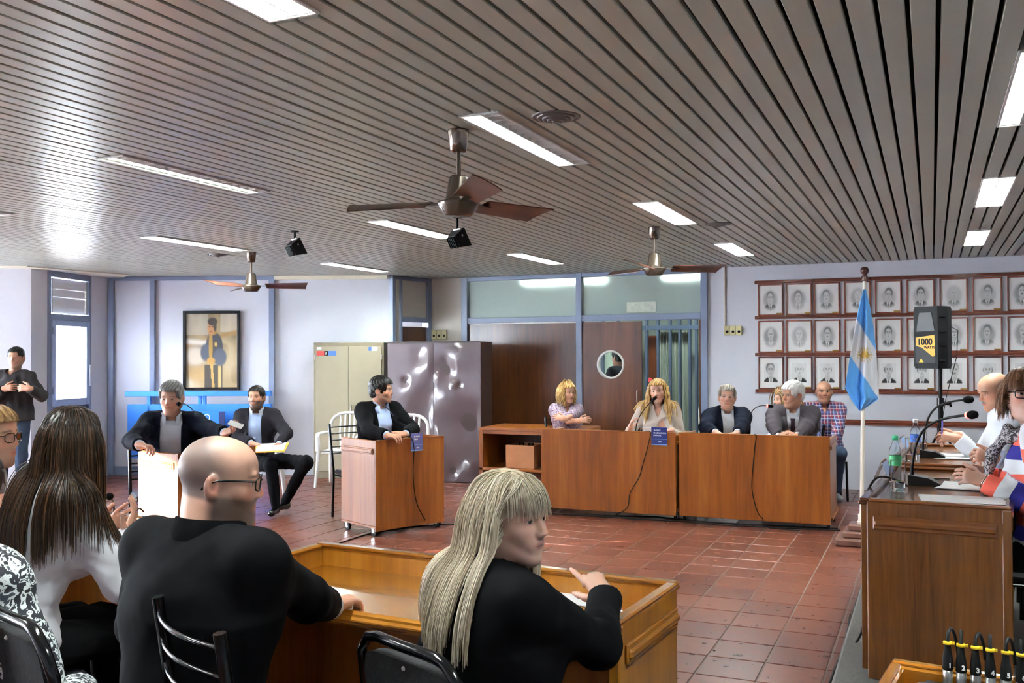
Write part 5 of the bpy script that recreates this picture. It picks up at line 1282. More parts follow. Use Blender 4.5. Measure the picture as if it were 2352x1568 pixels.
CL = dict(black=cloth('black_suit_cloth', (.0022, .0022, .0032)), navy=cloth('navy_suit_cloth', (.0035, .0052, .013)), charcoal=cloth('charcoal_blazer_cloth', (.018, .016, .021)), greysuit=cloth('grey_suit_cloth', (.062, .052, .060)), white=cloth('white_shirt_cloth', (.72, .74, .80), .7, 600, .45, 0, .04),
          blueshirt=cloth('pale_blue_shirt_cloth', (.42, .52, .78), .7, 600, .3, 0, .05), palegrey=cloth('pale_shirt_cloth', (.55, .58, .68), .7, 600, .4, 0, .06), beige=cloth('beige_blouse_cloth', (.55, .47, .42), .75, 500, .45, 0, .06), hoodie=cloth('grey_hoodie_cloth', (.040, .036, .039), .9, 300, .5), jeans=cloth('blue_jeans_cloth', (.045, .065, .11), .85, 300, .3, 0, .3),
          trouser=cloth('dark_trouser_cloth', (.0035, .0035, .005)), greyjk=cloth('blue_grey_jacket_cloth', (.30, .33, .45), .8, 300, .4), tiec=cloth('dark_purple_tie', (.035, .018, .028), .5), light=cloth('light_grey_jacket_cloth', (.42, .42, .43), .85, 300, .4), skirt=cloth('black_skirt_cloth', (.002, .002, .0025)))
M['shoe'] = plain('black_leather', (.004, .004, .005), .18)

def plaid_mat():
    q = NT('plaid_shirt_cloth'); vec = q.coords(); sp = q.node('ShaderNodeSeparateXYZ'); q.link(vec, sp.inputs[0])
    def band(out, period, lo, hi):
        m1 = q.node('ShaderNodeMath', operation='MULTIPLY'); q.link(out, m1.inputs[0]); m1.inputs[1].default_value = 1 / period
        fr = q.node('ShaderNodeMath', operation='FRACT'); q.link(m1.outputs[0], fr.inputs[0]); a = q.node('ShaderNodeMath', operation='GREATER_THAN'); q.link(fr.outputs[0], a.inputs[0]); a.inputs[1].default_value = lo
        b = q.node('ShaderNodeMath', operation='LESS_THAN'); q.link(fr.outputs[0], b.inputs[0]); b.inputs[1].default_value = hi; c = q.node('ShaderNodeMath', operation='MULTIPLY'); q.link(a.outputs[0], c.inputs[0]); q.link(b.outputs[0], c.inputs[1]); return c.outputs[0]
    xo, zo = sp.outputs[0], sp.outputs[2]
    cur = None; base = q.node('ShaderNodeRGB'); base.outputs[0].default_value = (.025, .03, .09, 1); cur = base.outputs[0]
    for o_, per, lo, hi, col, f in ((xo, .07, .0, .34, (.24, .012, .025), .75), (zo, .07, .0, .34, (.24, .012, .025), .75), (xo, .07, .55, .85, (.06, .10, .32), .5), (zo, .07, .55, .85, (.06, .10, .32), .5), (xo, .035, .44, .56, (.6, .6, .64), .75), (zo, .035, .44, .56, (.6, .6, .64), .75)):
        mx = q.node('ShaderNodeMix', data_type='RGBA'); fm = q.node('ShaderNodeMath', operation='MULTIPLY'); q.link(band(o_, per, lo, hi), fm.inputs[0]); fm.inputs[1].default_value = f
        q.link(fm.outputs[0], mx.inputs[0]); q.link(cur, mx.inputs[6]); mx.inputs[7].default_value = (*col, 1); cur = mx.outputs[2]
    q.col(cur); q.b.inputs['Roughness'].default_value = .8; return q.mat
def print_mat(name, stops, scale, dist=1.5, kind='noise'):
    q = NT(name); vec = q.coords()
    if kind == 'noise': f = q.noise(vec, scale, 2, .5, dist)
    else: v = q.node('ShaderNodeTexVoronoi'); v.inputs['Scale'].default_value = scale; q.link(vec, v.inputs['Vector']); f = v.outputs['Distance']
    q.col(q.ramp(f, stops)); q.b.inputs['Roughness'].default_value = .8; q.bump(q.noise(vec, 12, 3), .3, .02); return q.mat

def black_chair(loc, head_deg, lab, grp='black metal chairs with bar backs', seat_z=.45, back=.86, lean=.07):
    """local +y is where the sitter looks"""
    e = empty('bar_back_chair', loc, D(head_deg - 90), lab, 'chair', grp); w_ = .20
    for s_ in (-1, 1):
        q = MB(); q.tube([(s_ * w_, -.20 - lean, back), (s_ * w_, -.185 - lean * .4, .62), (s_ * w_, -.175, seat_z), (s_ * w_, -.20, .0)], .015, 8); q.build('back_leg', M['black_gloss'], e)
        q = MB(); q.tube([(s_ * w_, .19, seat_z - .02), (s_ * (w_ + .01), .20, 0)], .013, 8); q.build('front_leg', M['black_gloss'], e)
        q = MB(); q.tube([(s_ * w_, -.175, seat_z - .03), (s_ * w_, .19, seat_z - .03)], .010, 6); q.build('side_rail', M['black_gloss'], e)
    for k in range(5):
        z = back - .035 - k * .065; y = -.20 - lean * (z - .45) / (back - .45); us = np.linspace(-1, 1, 9)
        q = MB(); q.tube([(u * w_, y - .035 * (1 - u * u), z) for u in us], .0065, 6); q.build('back_bar', M['black_gloss'], e)
    q = MB(); q.box(-w_, w_, -.17, .21, seat_z - .02, seat_z + .025, .018); q.build('seat', M['seat_vinyl'], e); return e
M['seat_vinyl'] = plain('dark_vinyl', (.005, .0055, .009), .35)
def white_chair(loc, head_deg, lab):
    e = empty('plastic_chair', loc, D(head_deg - 90), lab, 'chair', 'white plastic garden chairs'); m_ = M['white_plastic']
    us = np.linspace(-1, 1, 13); q = MB(); q.grid(np.array([[(u * (.21 + .02 * v), -.20 + .42 * v, .43 + .012 * u * u + .015 * (v > .9)) for u in us] for v in np.linspace(0, 1, 8)])); q.box(-.21, .21, -.2, .22, .405, .428, .01); q.build('seat', m_, e)
    a = np.linspace(-1, 1, 21); arch = [(.245 * math.copysign(abs(math.sin(t * PI / 2)) ** .8, t), -.235 - .07 * math.cos(t * PI / 2), .62 + .26 * math.cos(t * PI / 2) ** .55) for t in a]
    q = MB(); q.tube(arch, .019, 8, flat=1.6); q.build('back_arch', m_, e)
    for k in range(5):
        x = -.12 + .06 * k; zt = .62 + .26 * max(0, 1 - (x / .27) ** 2) ** .45; q = MB(); q.tube([(x * .8, -.205, .43), (x, -.25, .62), (x * 1.03, -.295, zt)], .013, 6, flat=.5); q.build('back_slat', m_, e)
    for s_ in (-1, 1):
        q = MB(); q.tube([(s_ * .245, -.235, .63), (s_ * .268, -.10, .645), (s_ * .268, .14, .645), (s_ * .255, .20, .62), (s_ * .245, .21, .44)], .018, 8, flat=1.6); q.build('armrest', m_, e)
        q = MB(); q.tube([(s_ * .245, .20, .62), (s_ * .235, .21, .42), (s_ * .265, .25, 0)], [.022, .026, .018], 8); q.build('front_leg', m_, e)
        q = MB(); q.tube([(s_ * .24, -.235, .63), (s_ * .225, -.20, .42), (s_ * .255, -.27, 0)], [.02, .026, .018], 8); q.build('back_leg', m_, e)
    return e
def cup_knees(L, kn, an):
    t = L['toL']; return {e: t(kn[e]) for e in kn}, {e: t(an[e]) for e in an}

# ------------------------------------------------ 1 standing man by the window
L = person('person standing with crossed arms in a grey hoodie beside the window', tuple(atd(30, 822, 10.75) * [1, 1, 0]), D(-62), hip=.92, lean=.02, head=(0, -.03, 0), hc=atd(37, 821, 10.75), sc=.97, skin=SK['mid'], hd=dict(brow=(.02, .012, .008), stubble=((.16, .10, .075), .35)), hres=.0055, cres=.011,
    hands={-1: dict(w=atd(68, 892, 10.45), f=cv(-1, .1, -.1), n=cv(0, -.3, 1), pole=cv(.8, -1, .2), curl=.4), 1: dict(w=atd(8, 893, 10.48), f=cv(1, .2, -.1), n=cv(0, -.3, 1), pole=cv(-.8, -1, .2), curl=.4)}, build=1.08)
top(L, 'hoodie', CL['hoodie'], .018, .0, None, -.03, .006, 22, seed=3, lower_flare=.01); hair_cap(L, HM['black'], .007, .075, res=.006)
def hood(s): pass
collar(L, CL['hoodie'], .068, .03, 'hood', .5, .05, .03)
p0 = L['P0']; trousers(L, CL['jeans'], {e: np.array([e * .10, .03, .50]) for e in (-1, 1)}, {e: np.array([e * .11, .0, .09]) for e in (-1, 1)}); shoes(L, M['shoe'])

# ------------------------------------------------ 2 grey haired man at the left lectern
L = seat('grey haired person in a dark navy blazer holding out a phone at the left lectern', 394, 913, 7.75, -52, -64, lean=.16, pitch=-.12, hs=1.06, skin=SK['fair'], hd=dict(brow=(.10, .08, .07), fat=.006, jaw=1.06), hres=.0042, cres=.009, build=1.12, look=(0, .05),
    hands={1: dict(w=atd(322, 1022, 7.2), f=cv(.9, -.12, -.25), n=cv(-.1, -1, -.1), pole=cv(-1, -.3, .5), curl=.7, thumb=(.3, .5)), -1: dict(w=atd(518, 994, 7.35), f=cv(.8, .3, -.4), n=cv(.1, .9, -.5), pole=cv(.6, -1, .3), curl=.55, spread=.12, thumb=(.9, .1))})
VN = (.075, .075, .10); top(L, 'shirt', CL['palegrey'], .004, .0, None, -.02, .003, seed=5); sS = L['last']; top(L, 'blazer', CL['navy'], .020, .02, VN, -.06, .006, 20, seed=4); o = L['o']
s2 = torso_sdf(L, .020); lapels(L, s2, CL['navy'], VN); collar(L, CL['palegrey'], .066, .030, 'shirt_collar', .5); collar(L, CL['navy'], .078, .022, 'blazer_collar', 1.0)
patch(L, sS, 'button_placket', CL['palegrey'], np.tile([-.012, 0, .012], (12, 1)), np.tile(np.linspace(.12, .44, 12)[:, None], (1, 3)), .002, .002)
hair_cap(L, HM['grey'], .012, .072, res=.0042, amp=.0022, crown=.006); trousers(L, CL['trouser'], kf=.10); shoes(L, M['shoe'])
ch = L['loc']; black_chair((ch[0] - CR[0] * .16 + CF[0] * .1, ch[1] - CR[1] * .16 + CF[1] * .1, 0), -40, 'black bar back chair of the grey haired man at the left lectern')
e = empty('mobile_phone', atd(540, 974, 7.25), 0, 'white mobile phone held out by the grey haired man', 'phone'); T = np.stack([cv(.9, -.28, -.2), cv(.1, .35, .9), np.cross(cv(.9, -.28, -.2), cv(.1, .35, .9))], 1)
q = MB(); q.box(-.055, .065, -.034, .034, -.004, .004, .003, 0, T); q.build('case', M['white_plastic'], e); q = MB(); q.cyl(.005, .004, .0048, 10, T @ np.array([.05, .02, 0]), T); q.build('camera_lens', M['black'], e)

# ------------------------------------------------ 3 bearded man with folder on a plastic chair
L = seat('bearded person in a charcoal blazer with crossed legs and a yellow folder', 589, 913, 10.1, -62, -70, lean=-.05, hip=.50, pitch=.10, skin=SK['mid'], hd=dict(brow=(.03, .018, .012), stubble=((.045, .028, .02), .85)), hres=.0048, cres=.010, look=(0, -.1), build=.98,
    hands={1: dict(w=atd(578, 1018, 9.75), f=cv(.95, -.15, -.3), n=cv(0, -1, 0), pole=cv(-1, -.4, .2), curl=.3), -1: dict(w=atd(640, 1022, 9.75), f=cv(-.8, -.2, -.4), n=cv(0, -1, 0), pole=cv(1, -.4, .2), curl=.3)})
VN = (.068, .080, .02); top(L, 'shirt', CL['blueshirt'], .004, .0, None, -.03, .003, seed=8); sS = L['last']; top(L, 'blazer', CL['charcoal'], .016, .02, VN, -.06, .006, 20, seed=9); lapels(L, torso_sdf(L, .016), CL['charcoal'], VN); collar(L, CL['white'], .062, .034, 'shirt_collar', .45); collar(L, CL['charcoal'], .072, .02, 'blazer_collar', 1.0)
patch(L, sS, 'button_placket', CL['blueshirt'], np.tile([-.012, 0, .012], (12, 1)), np.tile(np.linspace(.03, .44, 12)[:, None], (1, 3)), .002, .002)
hair_cap(L, HM['dark'], .008, .072, res=.005, crown=.006)
kn, an = cup_knees(L, {1: atd(623, 1062, 9.62), -1: atd(703, 1062, 9.55)}, {1: atz(633, 1160, .11), -1: atz(655, 1150, .12)})
kn[1][2] = .50; trousers(L, CL['trouser'], kn, an, res=.010); shoes(L, M['shoe'], toe={1: (.1, .9, 0), -1: (.5, .8, 0)})
ch = L['loc']; white_chair((ch[0], ch[1], 0), -62, 'white plastic chair under the bearded man')
e = empty('folder', atd(620, 1027, 9.66), 0, 'yellow paper folder on the lap of the bearded man', 'folder')
T = np.stack([cv(1, .03, .1), cv(-.05, .25, 1), unit(np.cross(cv(1, .03, .1), cv(-.05, .25, 1)))], 1)
q = MB(); q.box(-.16, .17, -.13, .12, -.008, .0, .001, 0, T); q.build('cover', plain('yellow_card', srgb(226, 168, 56), .6), e); q = MB(); q.box(-.13, .15, -.11, .11, .0, .004, 0, 0, T @ rotz(.05)); q.build('sheets', M['paper'], e)

# ------------------------------------------------ 4 dark haired man at the middle lectern
L = seat('dark haired person in a black jacket looking sideways at the middle lectern', 876, 896, 9.1, -30, 12, lean=.14, hip=.55, skin=SK['mid'], hd=dict(brow=(.015, .01, .008), stubble=((.18, .11, .085), .4)), hres=.0045, cres=.0095, build=1.0,
    hands={1: dict(w=atd(890, 1000, 8.55), f=cv(.85, -.05, -.3), n=cv(.2, -.9, .2), pole=cv(-1, -.6, .1), curl=.55), -1: dict(w=atd(930, 997, 8.75), f=cv(-.7, .1, -.6), n=cv(-.4, -.8, .2), pole=cv(1, -.6, .3), curl=.6)})
VN = (.07, .075, .06); top(L, 'shirt', CL['blueshirt'], .004, .0, None, -.03, .003, seed=12); top(L, 'jacket', CL['black'], .018, .02, VN, -.06, .006, 20, seed=13); lapels(L, torso_sdf(L, .018), CL['black'], VN); collar(L, CL['blueshirt'], .064, .032, 'shirt_collar', .45); collar(L, CL['black'], .076, .022, 'jacket_collar', 1.0)
hair_cap(L, HM['black'], .016, .074, res=.0045, amp=.0035, crown=.008, back=-.075, sidez=-.03, facec=(0, .104, -.03)); trousers(L, CL['trouser'])
ch = L['loc']; black_chair((-5.2, 8.10, 0), -30, 'black bar back chair of the dark haired man at the middle lectern', back=.92)
p = atz(762, 1112); white_chair((-6.68, 10.02, 0), -75, 'white plastic chair left behind the dark haired man, before the olive cabinet'); white_chair((-5.74, 9.88, 0), -75, 'white plastic chair right behind the dark haired man, before the brown cabinet')

# ------------------------------------------------ 5 curly haired woman with crossed arms
L = seat('curly blonde person in a purple patterned top with crossed arms by the back wall', 1302, 902, 11.2, -58, -32, lean=.0, hip=.56, fem=True, skin=SK['mid'], hd=dict(brow=(.12, .07, .04), lips=(.36, .12, .10), ears=False), hres=.005, cres=.010,
    hands={1: dict(w=atd(1330, 966, 10.85), f=cv(1, .15, -.1), n=cv(0, -.5, 1), pole=cv(-.6, -1, 0), curl=.3), -1: dict(w=atd(1296, 962, 10.82), f=cv(-1, .25, .1), n=cv(0, -.5, 1), pole=cv(.8, -1, 0), curl=.3)}, build=1.05)
top(L, 'blouse', print_mat('purple_print_cloth', [(.40, (.05, .02, .045)), (.47, (.20, .11, .19)), (.52, (.66, .60, .66)), (.60, (.16, .08, .15))], 42, 2.5), .012, .0, (.028, .0, .36), -.03, .004, short=.85, seed=15)
collar(L, CL['skirt'], .058, .016, 'neck_trim', .35, .01, .006); trousers(L, CL['skirt'])
p_, v_ = scalp_roots(420, 3, lambda x, y, z: (z > -.035) & ~((y > .052) & (z < .060)) & ~((np.abs(x) < .05) & (y > .06) & (z < .085))); w_, d_ = to_body(L, p_ * 1.02, v_ * .5 + np.array([0, -.1, .1])); ph = np.random.default_rng(1).uniform(0, 6, len(w_))
F = field_of(L, torso_sdf(L, .012)); pt = flow(w_, d_, F, 13, .009, .30, np.random.default_rng(2).uniform(.002, .014, len(w_)), .007, 16, .72, ph, back_from_face(L, .05, .06)); strands_mesh(pt, .0055, .003, 'hair', HM['gold'], L['o'], np.random.default_rng(3).uniform(.1, .95, len(w_)), sides=4)
hair_cap(L, HM['gold'], .014, .060, res=.0055, amp=.006, facec=(0, .105, -.035), shade=.3)
mbw = MB(); wv = L['Wr'][1]; u_ = unit(wv - L['El'][1]); mbw.tube([wv - u_ * .02, wv - u_ * .005], .029, 12, cap=False); mbw.build('wristwatch', M['white'], L['o'])
ch = L['loc']; black_chair((ch[0], ch[1], 0), -58, 'black bar back chair of the curly haired woman')

# ------------------------------------------------ 6 speaking woman with long curls
L = seat('curly long haired person in a beige blouse speaking at the microphone', 1511, 898, 9.72, -78, -84, lean=.10, hip=.55, fem=True, tilt=.06, skin=SK['fair'], hd=dict(brow=(.16, .09, .045), lips=(.45, .12, .10), ears=False), hres=.0042, cres=.009, iris=(.05, .05, .05), build=1.04,
    hands={1: dict(w=atd(1447, 985, 9.5), f=cv(.25, .9, -.2), n=cv(.8, .2, -.4), pole=cv(-.45, -1, .3), curl=.45, spread=.14, thumb=(.8, .3)), -1: dict(w=atd(1540, 988, 9.55), f=cv(-.8, -.1, -.4), n=cv(0, -1, 0), pole=cv(.45, -1, .3), curl=.3)})
top(L, 'blouse', CL['beige'], .012, .02, (.042, .0, .41), -.04, .006, 24, seed=17); sB = L['last']; collar(L, CL['beige'], .060, .022, 'blouse_collar', .55, .02, .014)
for e in (-1, 1): patch(L, sB, 'chest_pocket', CL['beige'], np.tile(np.linspace(e * .045, e * .115, 5)[None, :], (5, 1)), np.tile(np.linspace(.24, .33, 5)[:, None], (1, 5)), .003, .003)
trousers(L, CL['skirt']); rg = np.random.default_rng(8)
p_, v_ = scalp_roots(620, 5, lambda x, y, z: (z > -.03) & ~((y > .045) & (z < .065)) & ~((np.abs(x) < .055) & (y > .05) & (z < .088))); dd = np.stack([p_[:, 0] * 8, -.25 + p_[:, 1] * 3, np.full(len(p_), -.1)], 1); w_, d_ = to_body(L, p_ * 1.02, dd / np.linalg.norm(dd, axis=1)[:, None])
F = field_of(L, torso_sdf(L, .016)); pt = flow(w_, d_, F, 25, .0125 + rg.uniform(-.003, .002, len(w_)), .34, rg.uniform(.003, .016, len(w_)), .006, 9, .74, rg.uniform(0, 6, len(w_)), back_from_face(L, .045, .06)); strands_mesh(pt, .0052, .0022, 'hair', HM['gold'], L['o'], rg.uniform(.1, 1, len(w_)), sides=4)
hair_cap(L, HM['gold'], .012, .062, res=.005, amp=.004, facec=(0, .105, -.03), shade=.35)
ch = L['loc']; black_chair((ch[0], ch[1], 0), -80, 'black bar back chair of the speaking woman')

# ------------------------------------------------ 7 man with glasses in a navy suit
L = seat('grey haired person with thin glasses in a navy jacket and open white shirt', 1670, 911, 9.62, -72, -80, lean=.10, hip=.52, tilt=-.03, skin=SK['fair'], hd=dict(brow=(.22, .18, .15), jaw=.95, fat=.003, blush=.2), hres=.0042, cres=.009, build=1.06,
    hands={1: dict(w=atd(1645, 994, 9.18), f=cv(.55, -.15, -.75), n=cv(0, -1, -.1), pole=cv(-1, -.5, .3), curl=.6), -1: dict(w=atd(1694, 995, 9.12), f=cv(-.75, -.05, -.5), n=cv(0, -1, -.1), pole=cv(1, -.5, .3), curl=.55)})
VN = (.062, .050, .10); top(L, 'shirt', CL['white'], .004, .0, None, -.02, .003, seed=21); sS = L['last']; top(L, 'jacket', CL['navy'], .020, .022, VN, -.06, .006, 20, seed=22); lapels(L, torso_sdf(L, .020), CL['navy'], VN); collar(L, CL['white'], .064, .030, 'shirt_collar', .45); collar(L, CL['navy'], .077, .022, 'jacket_collar', 1.0)
patch(L, sS, 'button_placket', CL['white'], np.tile([-.012, 0, .012], (12, 1)), np.tile(np.linspace(.12, .44, 12)[:, None], (1, 3)), .002, .002)
hair_cap(L, HM['ash'], .012, .070, res=.0045, extra=lambda s: s.cone((-.05, .06, .085), (.05, .05, .10), .020, .016, .03)); spectacles(L, M['steel'], thick=.0012); trousers(L, CL['trouser'])
ch = L['loc']; black_chair((ch[0], ch[1], 0), -75, 'black bar back chair of the man with thin glasses')

# ------------------------------------------------ 8 white haired man in a grey suit
L = seat('white haired person in a grey suit and dark tie with folded hands', 1821, 906, 9.42, -84, -130, lean=.16, hip=.54, pitch=-.10, hs=1.03, skin=SK['tan'], hd=dict(brow=(.35, .32, .30), fat=.004, blush=.2), hres=.0042, cres=.009, build=1.12,
    hands={1: dict(w=atd(1790, 1003, 8.98), f=cv(.75, .35, -.4), n=cv(.5, -.6, .3), pole=cv(-1, -.4, .3), curl=.75), -1: dict(w=atd(1832, 1002, 8.95), f=cv(-.8, .3, -.3), n=cv(-.4, -.7, .3), pole=cv(1, -.4, .3), curl=.75)})
VN = (.066, .018, .14); top(L, 'shirt', CL['white'], .004, .0, None, -.02, .003, seed=25); sS = L['last']; top(L, 'suit_jacket', CL['greysuit'], .022, .022, VN, -.06, .007, 20, seed=26); lapels(L, torso_sdf(L, .022), CL['greysuit'], VN, .07); collar(L, CL['white'], .068, .032, 'shirt_collar', .42); collar(L, CL['greysuit'], .082, .022, 'jacket_collar', .9)
zz = np.linspace(.14, .455, 14); ww = np.interp(zz, [.14, .40, .42, .455], [.034, .020, .017, .024]); patch(L, sS, 'necktie', CL['tiec'], np.stack([ww * q for q in (-1, -.5, 0, .5, 1)], 1), np.tile(zz[:, None], (1, 5)), .006, .006)
hair_cap(L, HM['white'], .015, .070, res=.0042, amp=.0026, crown=.006, sidez=-.045, back=-.065, facec=(0, .106, -.028)); trousers(L, CL['trouser'])
ch = L['loc']; black_chair((ch[0], ch[1], 0), -84, 'black bar back chair of the white haired man')

# ------------------------------------------------ 9 plaid shirt man
L = seat('balding person in a checked plaid shirt and jeans by the portrait wall', 1893, 899, 10.6, -76, -80, lean=-.02, hip=.50, skin=SK['tan'], hd=dict(brow=(.02, .012, .01), scalp=((.16, .10, .08), .45), fat=.003, stubble=((.15, .09, .07), .3)), hres=.0048, cres=.010, build=1.04,
    hands={1: dict(w=atd(1880, 1018, 10.2), f=cv(.6, -.5, -.5), n=cv(0, -1, 0), pole=cv(-1, -.5, .3), curl=.5), -1: dict(w=atd(1912, 1015, 10.15), f=cv(-.7, -.5, -.4), n=cv(0, -1, 0), pole=cv(1, -.5, .3), curl=.5)})
M['plaid'] = plaid_mat(); top(L, 'plaid_shirt', M['plaid'], .016, .012, (.03, .0, .42), -.05, .006, 22, seed=31); collar(L, M['plaid'], .064, .030, 'shirt_collar', .5)
kn, an = cup_knees(L, {1: atd(1880, 1042, 10.15), -1: atd(1930, 1040, 10.12)}, {1: atz(1880, 1125, .10), -1: atz(1920, 1128, .10)}); trousers(L, CL['jeans'], kn, an, name='jeans'); shoes(L, plain('grey_trainer', (.2, .2, .2), .6))
ch = L['loc']; black_chair((ch[0], ch[1], 0), -76, 'black bar back chair of the man in the plaid shirt')
# ------------------------------------------------ 10 half hidden person behind
L = seat('long haired person in a pale blouse half hidden behind the white haired man', 1800, 918, 10.5, -130, -150, lean=.22, hip=.52, fem=True, skin=SK['fair'], hd=dict(brow=(.1, .06, .03), ears=False), hres=.006, cres=.012, hands={1: dict(skip=True), -1: dict(skip=True)})
top(L, 'blouse', CL['palegrey'], .012, .01, None, -.03, .005, seed=33); trousers(L, CL['skirt']); rg = np.random.default_rng(12)
p_, v_ = scalp_roots(320, 9, lambda x, y, z: (z > -.03) & ~((y > .045) & (z < .065))); dd = np.stack([p_[:, 0] * 14, -.2 + p_[:, 1] * 3, np.full(len(p_), .2)], 1); w_, d_ = to_body(L, p_ * 1.02, dd / np.linalg.norm(dd, axis=1)[:, None]); pt = flow(w_, d_, field_of(L, torso_sdf(L, .014)), 24, .014, .18, rg.uniform(.004, .022, len(w_)), .003, 6, .82, rg.uniform(0, 6, len(w_))); strands_mesh(pt, .0055, .0025, 'hair', HM['auburn'], L['o'], rg.uniform(.1, 1, len(w_)))
hair_cap(L, HM['auburn'], .010, .062, res=.006); ch = L['loc']; black_chair((ch[0], ch[1], 0), -130, 'black bar back chair of the half hidden long haired person')
# ------------------------------------------------ 11 bald man from behind
L = seat('bald person with black glasses in a dark suit seen from behind at the front desk', 505, 1103, 2.62, 84, 36, lean=.16, hip=.52, pitch=-.10, hs=1.04, skin=SK['fair'], hd=dict(brow=(.10, .06, .045), scalp=((.115, .085, .08), .86), stubble=((.06, .042, .036), .86), fat=.010, jaw=1.05, neck=.066, blush=.2), hres=.0027, cres=.0062, handres=.0032, build=1.14,
    hands={1: dict(w=atd(762, 1392, 3.08), f=unit((.12, .9, .05)), n=(0, -.15, -1), pole=cv(.6, -.9, -.1), curl=.28, cl=[.45, .5, .5, .5], spread=.02, thumb=(.35, .3)), -1: dict(skip=True, w=(-2.25, 2.45, .70), pole=cv(-.8, -.9, -.2))}, shw=.185)
top(L, 'shirt', CL['white'], .004, -.028, None, -.02, .002, seed=41, res=.009); top(L, 'suit_jacket', CL['black'], .022, .075, (.06, .02, .14), -.10, .0055, 17, seed=44, lower_flare=.015, sleeve=.75)
collar(L, CL['black'], .080, .040, 'jacket_collar', .55, .03, .020, lift=.004)
e_ = 1; Wr, El = L['Wr'][1], L['El'][1]; u_ = unit(Wr - El); q = MB(); q.tube([Wr - u_ * .10, Wr - u_ * .012], [.046, .042], 20, cap=False); q.tube([Wr - u_ * .012, Wr - u_ * .09], [.039, .040], 20, cap=False); q.build('shirt_cuff', CL['white'], L['o'])
spectacles(L, M['black_gloss'], thick=.0024, z=.002); trousers(L, CL['trouser'], kf=.40); shoes(L, M['shoe'])
pb = atd(428, 1394, 2.20); hd_ = D(62); black_chair((pb[0] + .27 * math.cos(hd_), pb[1] + .27 * math.sin(hd_), 0), 62, 'black bar back chair of the bald man in the foreground', back=1.01, seat_z=.46)

# ------------------------------------------------ 12 blonde woman in black
L = seat('person with long straight blonde hair and fringe in a black jacket, looking back', 1170, 1186, 2.50, 62, -10, lean=.14, hip=.50, fem=True, pitch=-.03, skin=SK['pale'], hd=dict(brow=(.34, .24, .15), lips=(.40, .17, .14), ears=False, nose=1.12, jaw=.92, neck=.052, blush=.05), hres=.0024, cres=.0062, handres=.003, iris=(.10, .12, .13), look=(-.15, .0), build=1.02, shw=.142,
    hands={1: dict(w=atd(1392, 1372, 2.80), f=cv(-.45, .55, .6), n=cv(-.3, -.3, .9), pole=cv(.55, -.9, -.3), curl=.45, cl=[.10, .75, .8, .8], thumb=(.35, .5), size=.92), -1: dict(w=atd(1180, 1420, 2.85), f=cv(.3, .2, 1), n=(0, 0, -1), pole=cv(-.8, -.8, 0), curl=.4)})
top(L, 'jacket', CL['black'], .020, .012, (.05, .02, .2), -.08, .0055, 17, seed=51, lower_flare=.02); gB = torso_sdf(L, .024)
trousers(L, CL['skirt'], kf=.42); shoes(L, M['shoe']); rg = np.random.default_rng(21)
q = MB(); tp, Mx = L['tips'][1]; c_ = tp[1][1] + (L['Wr'][1] - tp[1][1]) * .35; q.lathe([(.0085, -.003), (.0105, -.002), (.0105, .002), (.0085, .003)], 16, c_, np.stack([Mx[:, 0], Mx[:, 2], Mx[:, 1]], 1)); q.build('ring', M['steel'], L['o'])
p_, v_ = scalp_roots(3600, 31, lambda x, y, z: (z > -.035) & ~((y > .028) & (z < .052)) & ~((np.abs(x) < .06) & (y > .03) & (z < .095)))
part_x = -.005; dd = np.stack([np.sign(p_[:, 0] - part_x) * (.25 + 6 * np.abs(p_[:, 0])), -.15 + p_[:, 1] * 2.5 - .3 * (p_[:, 1] < 0), np.full(len(p_), .0)], 1); w_, d_ = to_body(L, p_ * 1.015, dd / np.linalg.norm(dd, axis=1)[:, None])
lk = rg.integers(0, 90, len(w_)); mar = rg.uniform(.003, .017, 90)[lk] + rg.uniform(0, .004, len(w_)); ln = .0185 + rg.uniform(-.0022, .0012, 90)[lk]
F = field_of(L, gB); pt = flow(w_, d_, F, 19, ln, .42, mar, .0030, 1.6, .66, rg.uniform(0, 6, 90)[lk], back_from_face(L, .022, .055)); 
strands_mesh(pt, .0015, .0006, 'hair', HM['blonde'], L['o'], np.clip(rg.uniform(.15, .95, 90)[lk] + rg.normal(0, .10, len(w_)), 0, 1))
p_, v_ = scalp_roots(900, 33, lambda x, y, z: (y > .018) & (z > .080) & (np.abs(x) < .062)); dd = np.stack([p_[:, 0] * 6, np.full(len(p_), 1.0), np.full(len(p_), .05)], 1); w_, d_ = to_body(L, p_ * 1.02, dd / np.linalg.norm(dd, axis=1)[:, None])
pt = flow(w_, d_, F, 11, .0078 + rg.uniform(-.001, .001, len(w_)), .38, rg.uniform(.004, .012, len(w_)), .0, 2, .72, rg.uniform(0, 6, len(w_))); strands_mesh(pt, .0015, .0006, 'fringe', HM['blonde'], L['o'], rg.uniform(.2, .95, len(w_)))
hair_cap(L, HM['blonde'], .006, .050, res=.0032, amp=.0010, facec=(0, .104, -.03), face=(.074, .066, .090), shade=.35)
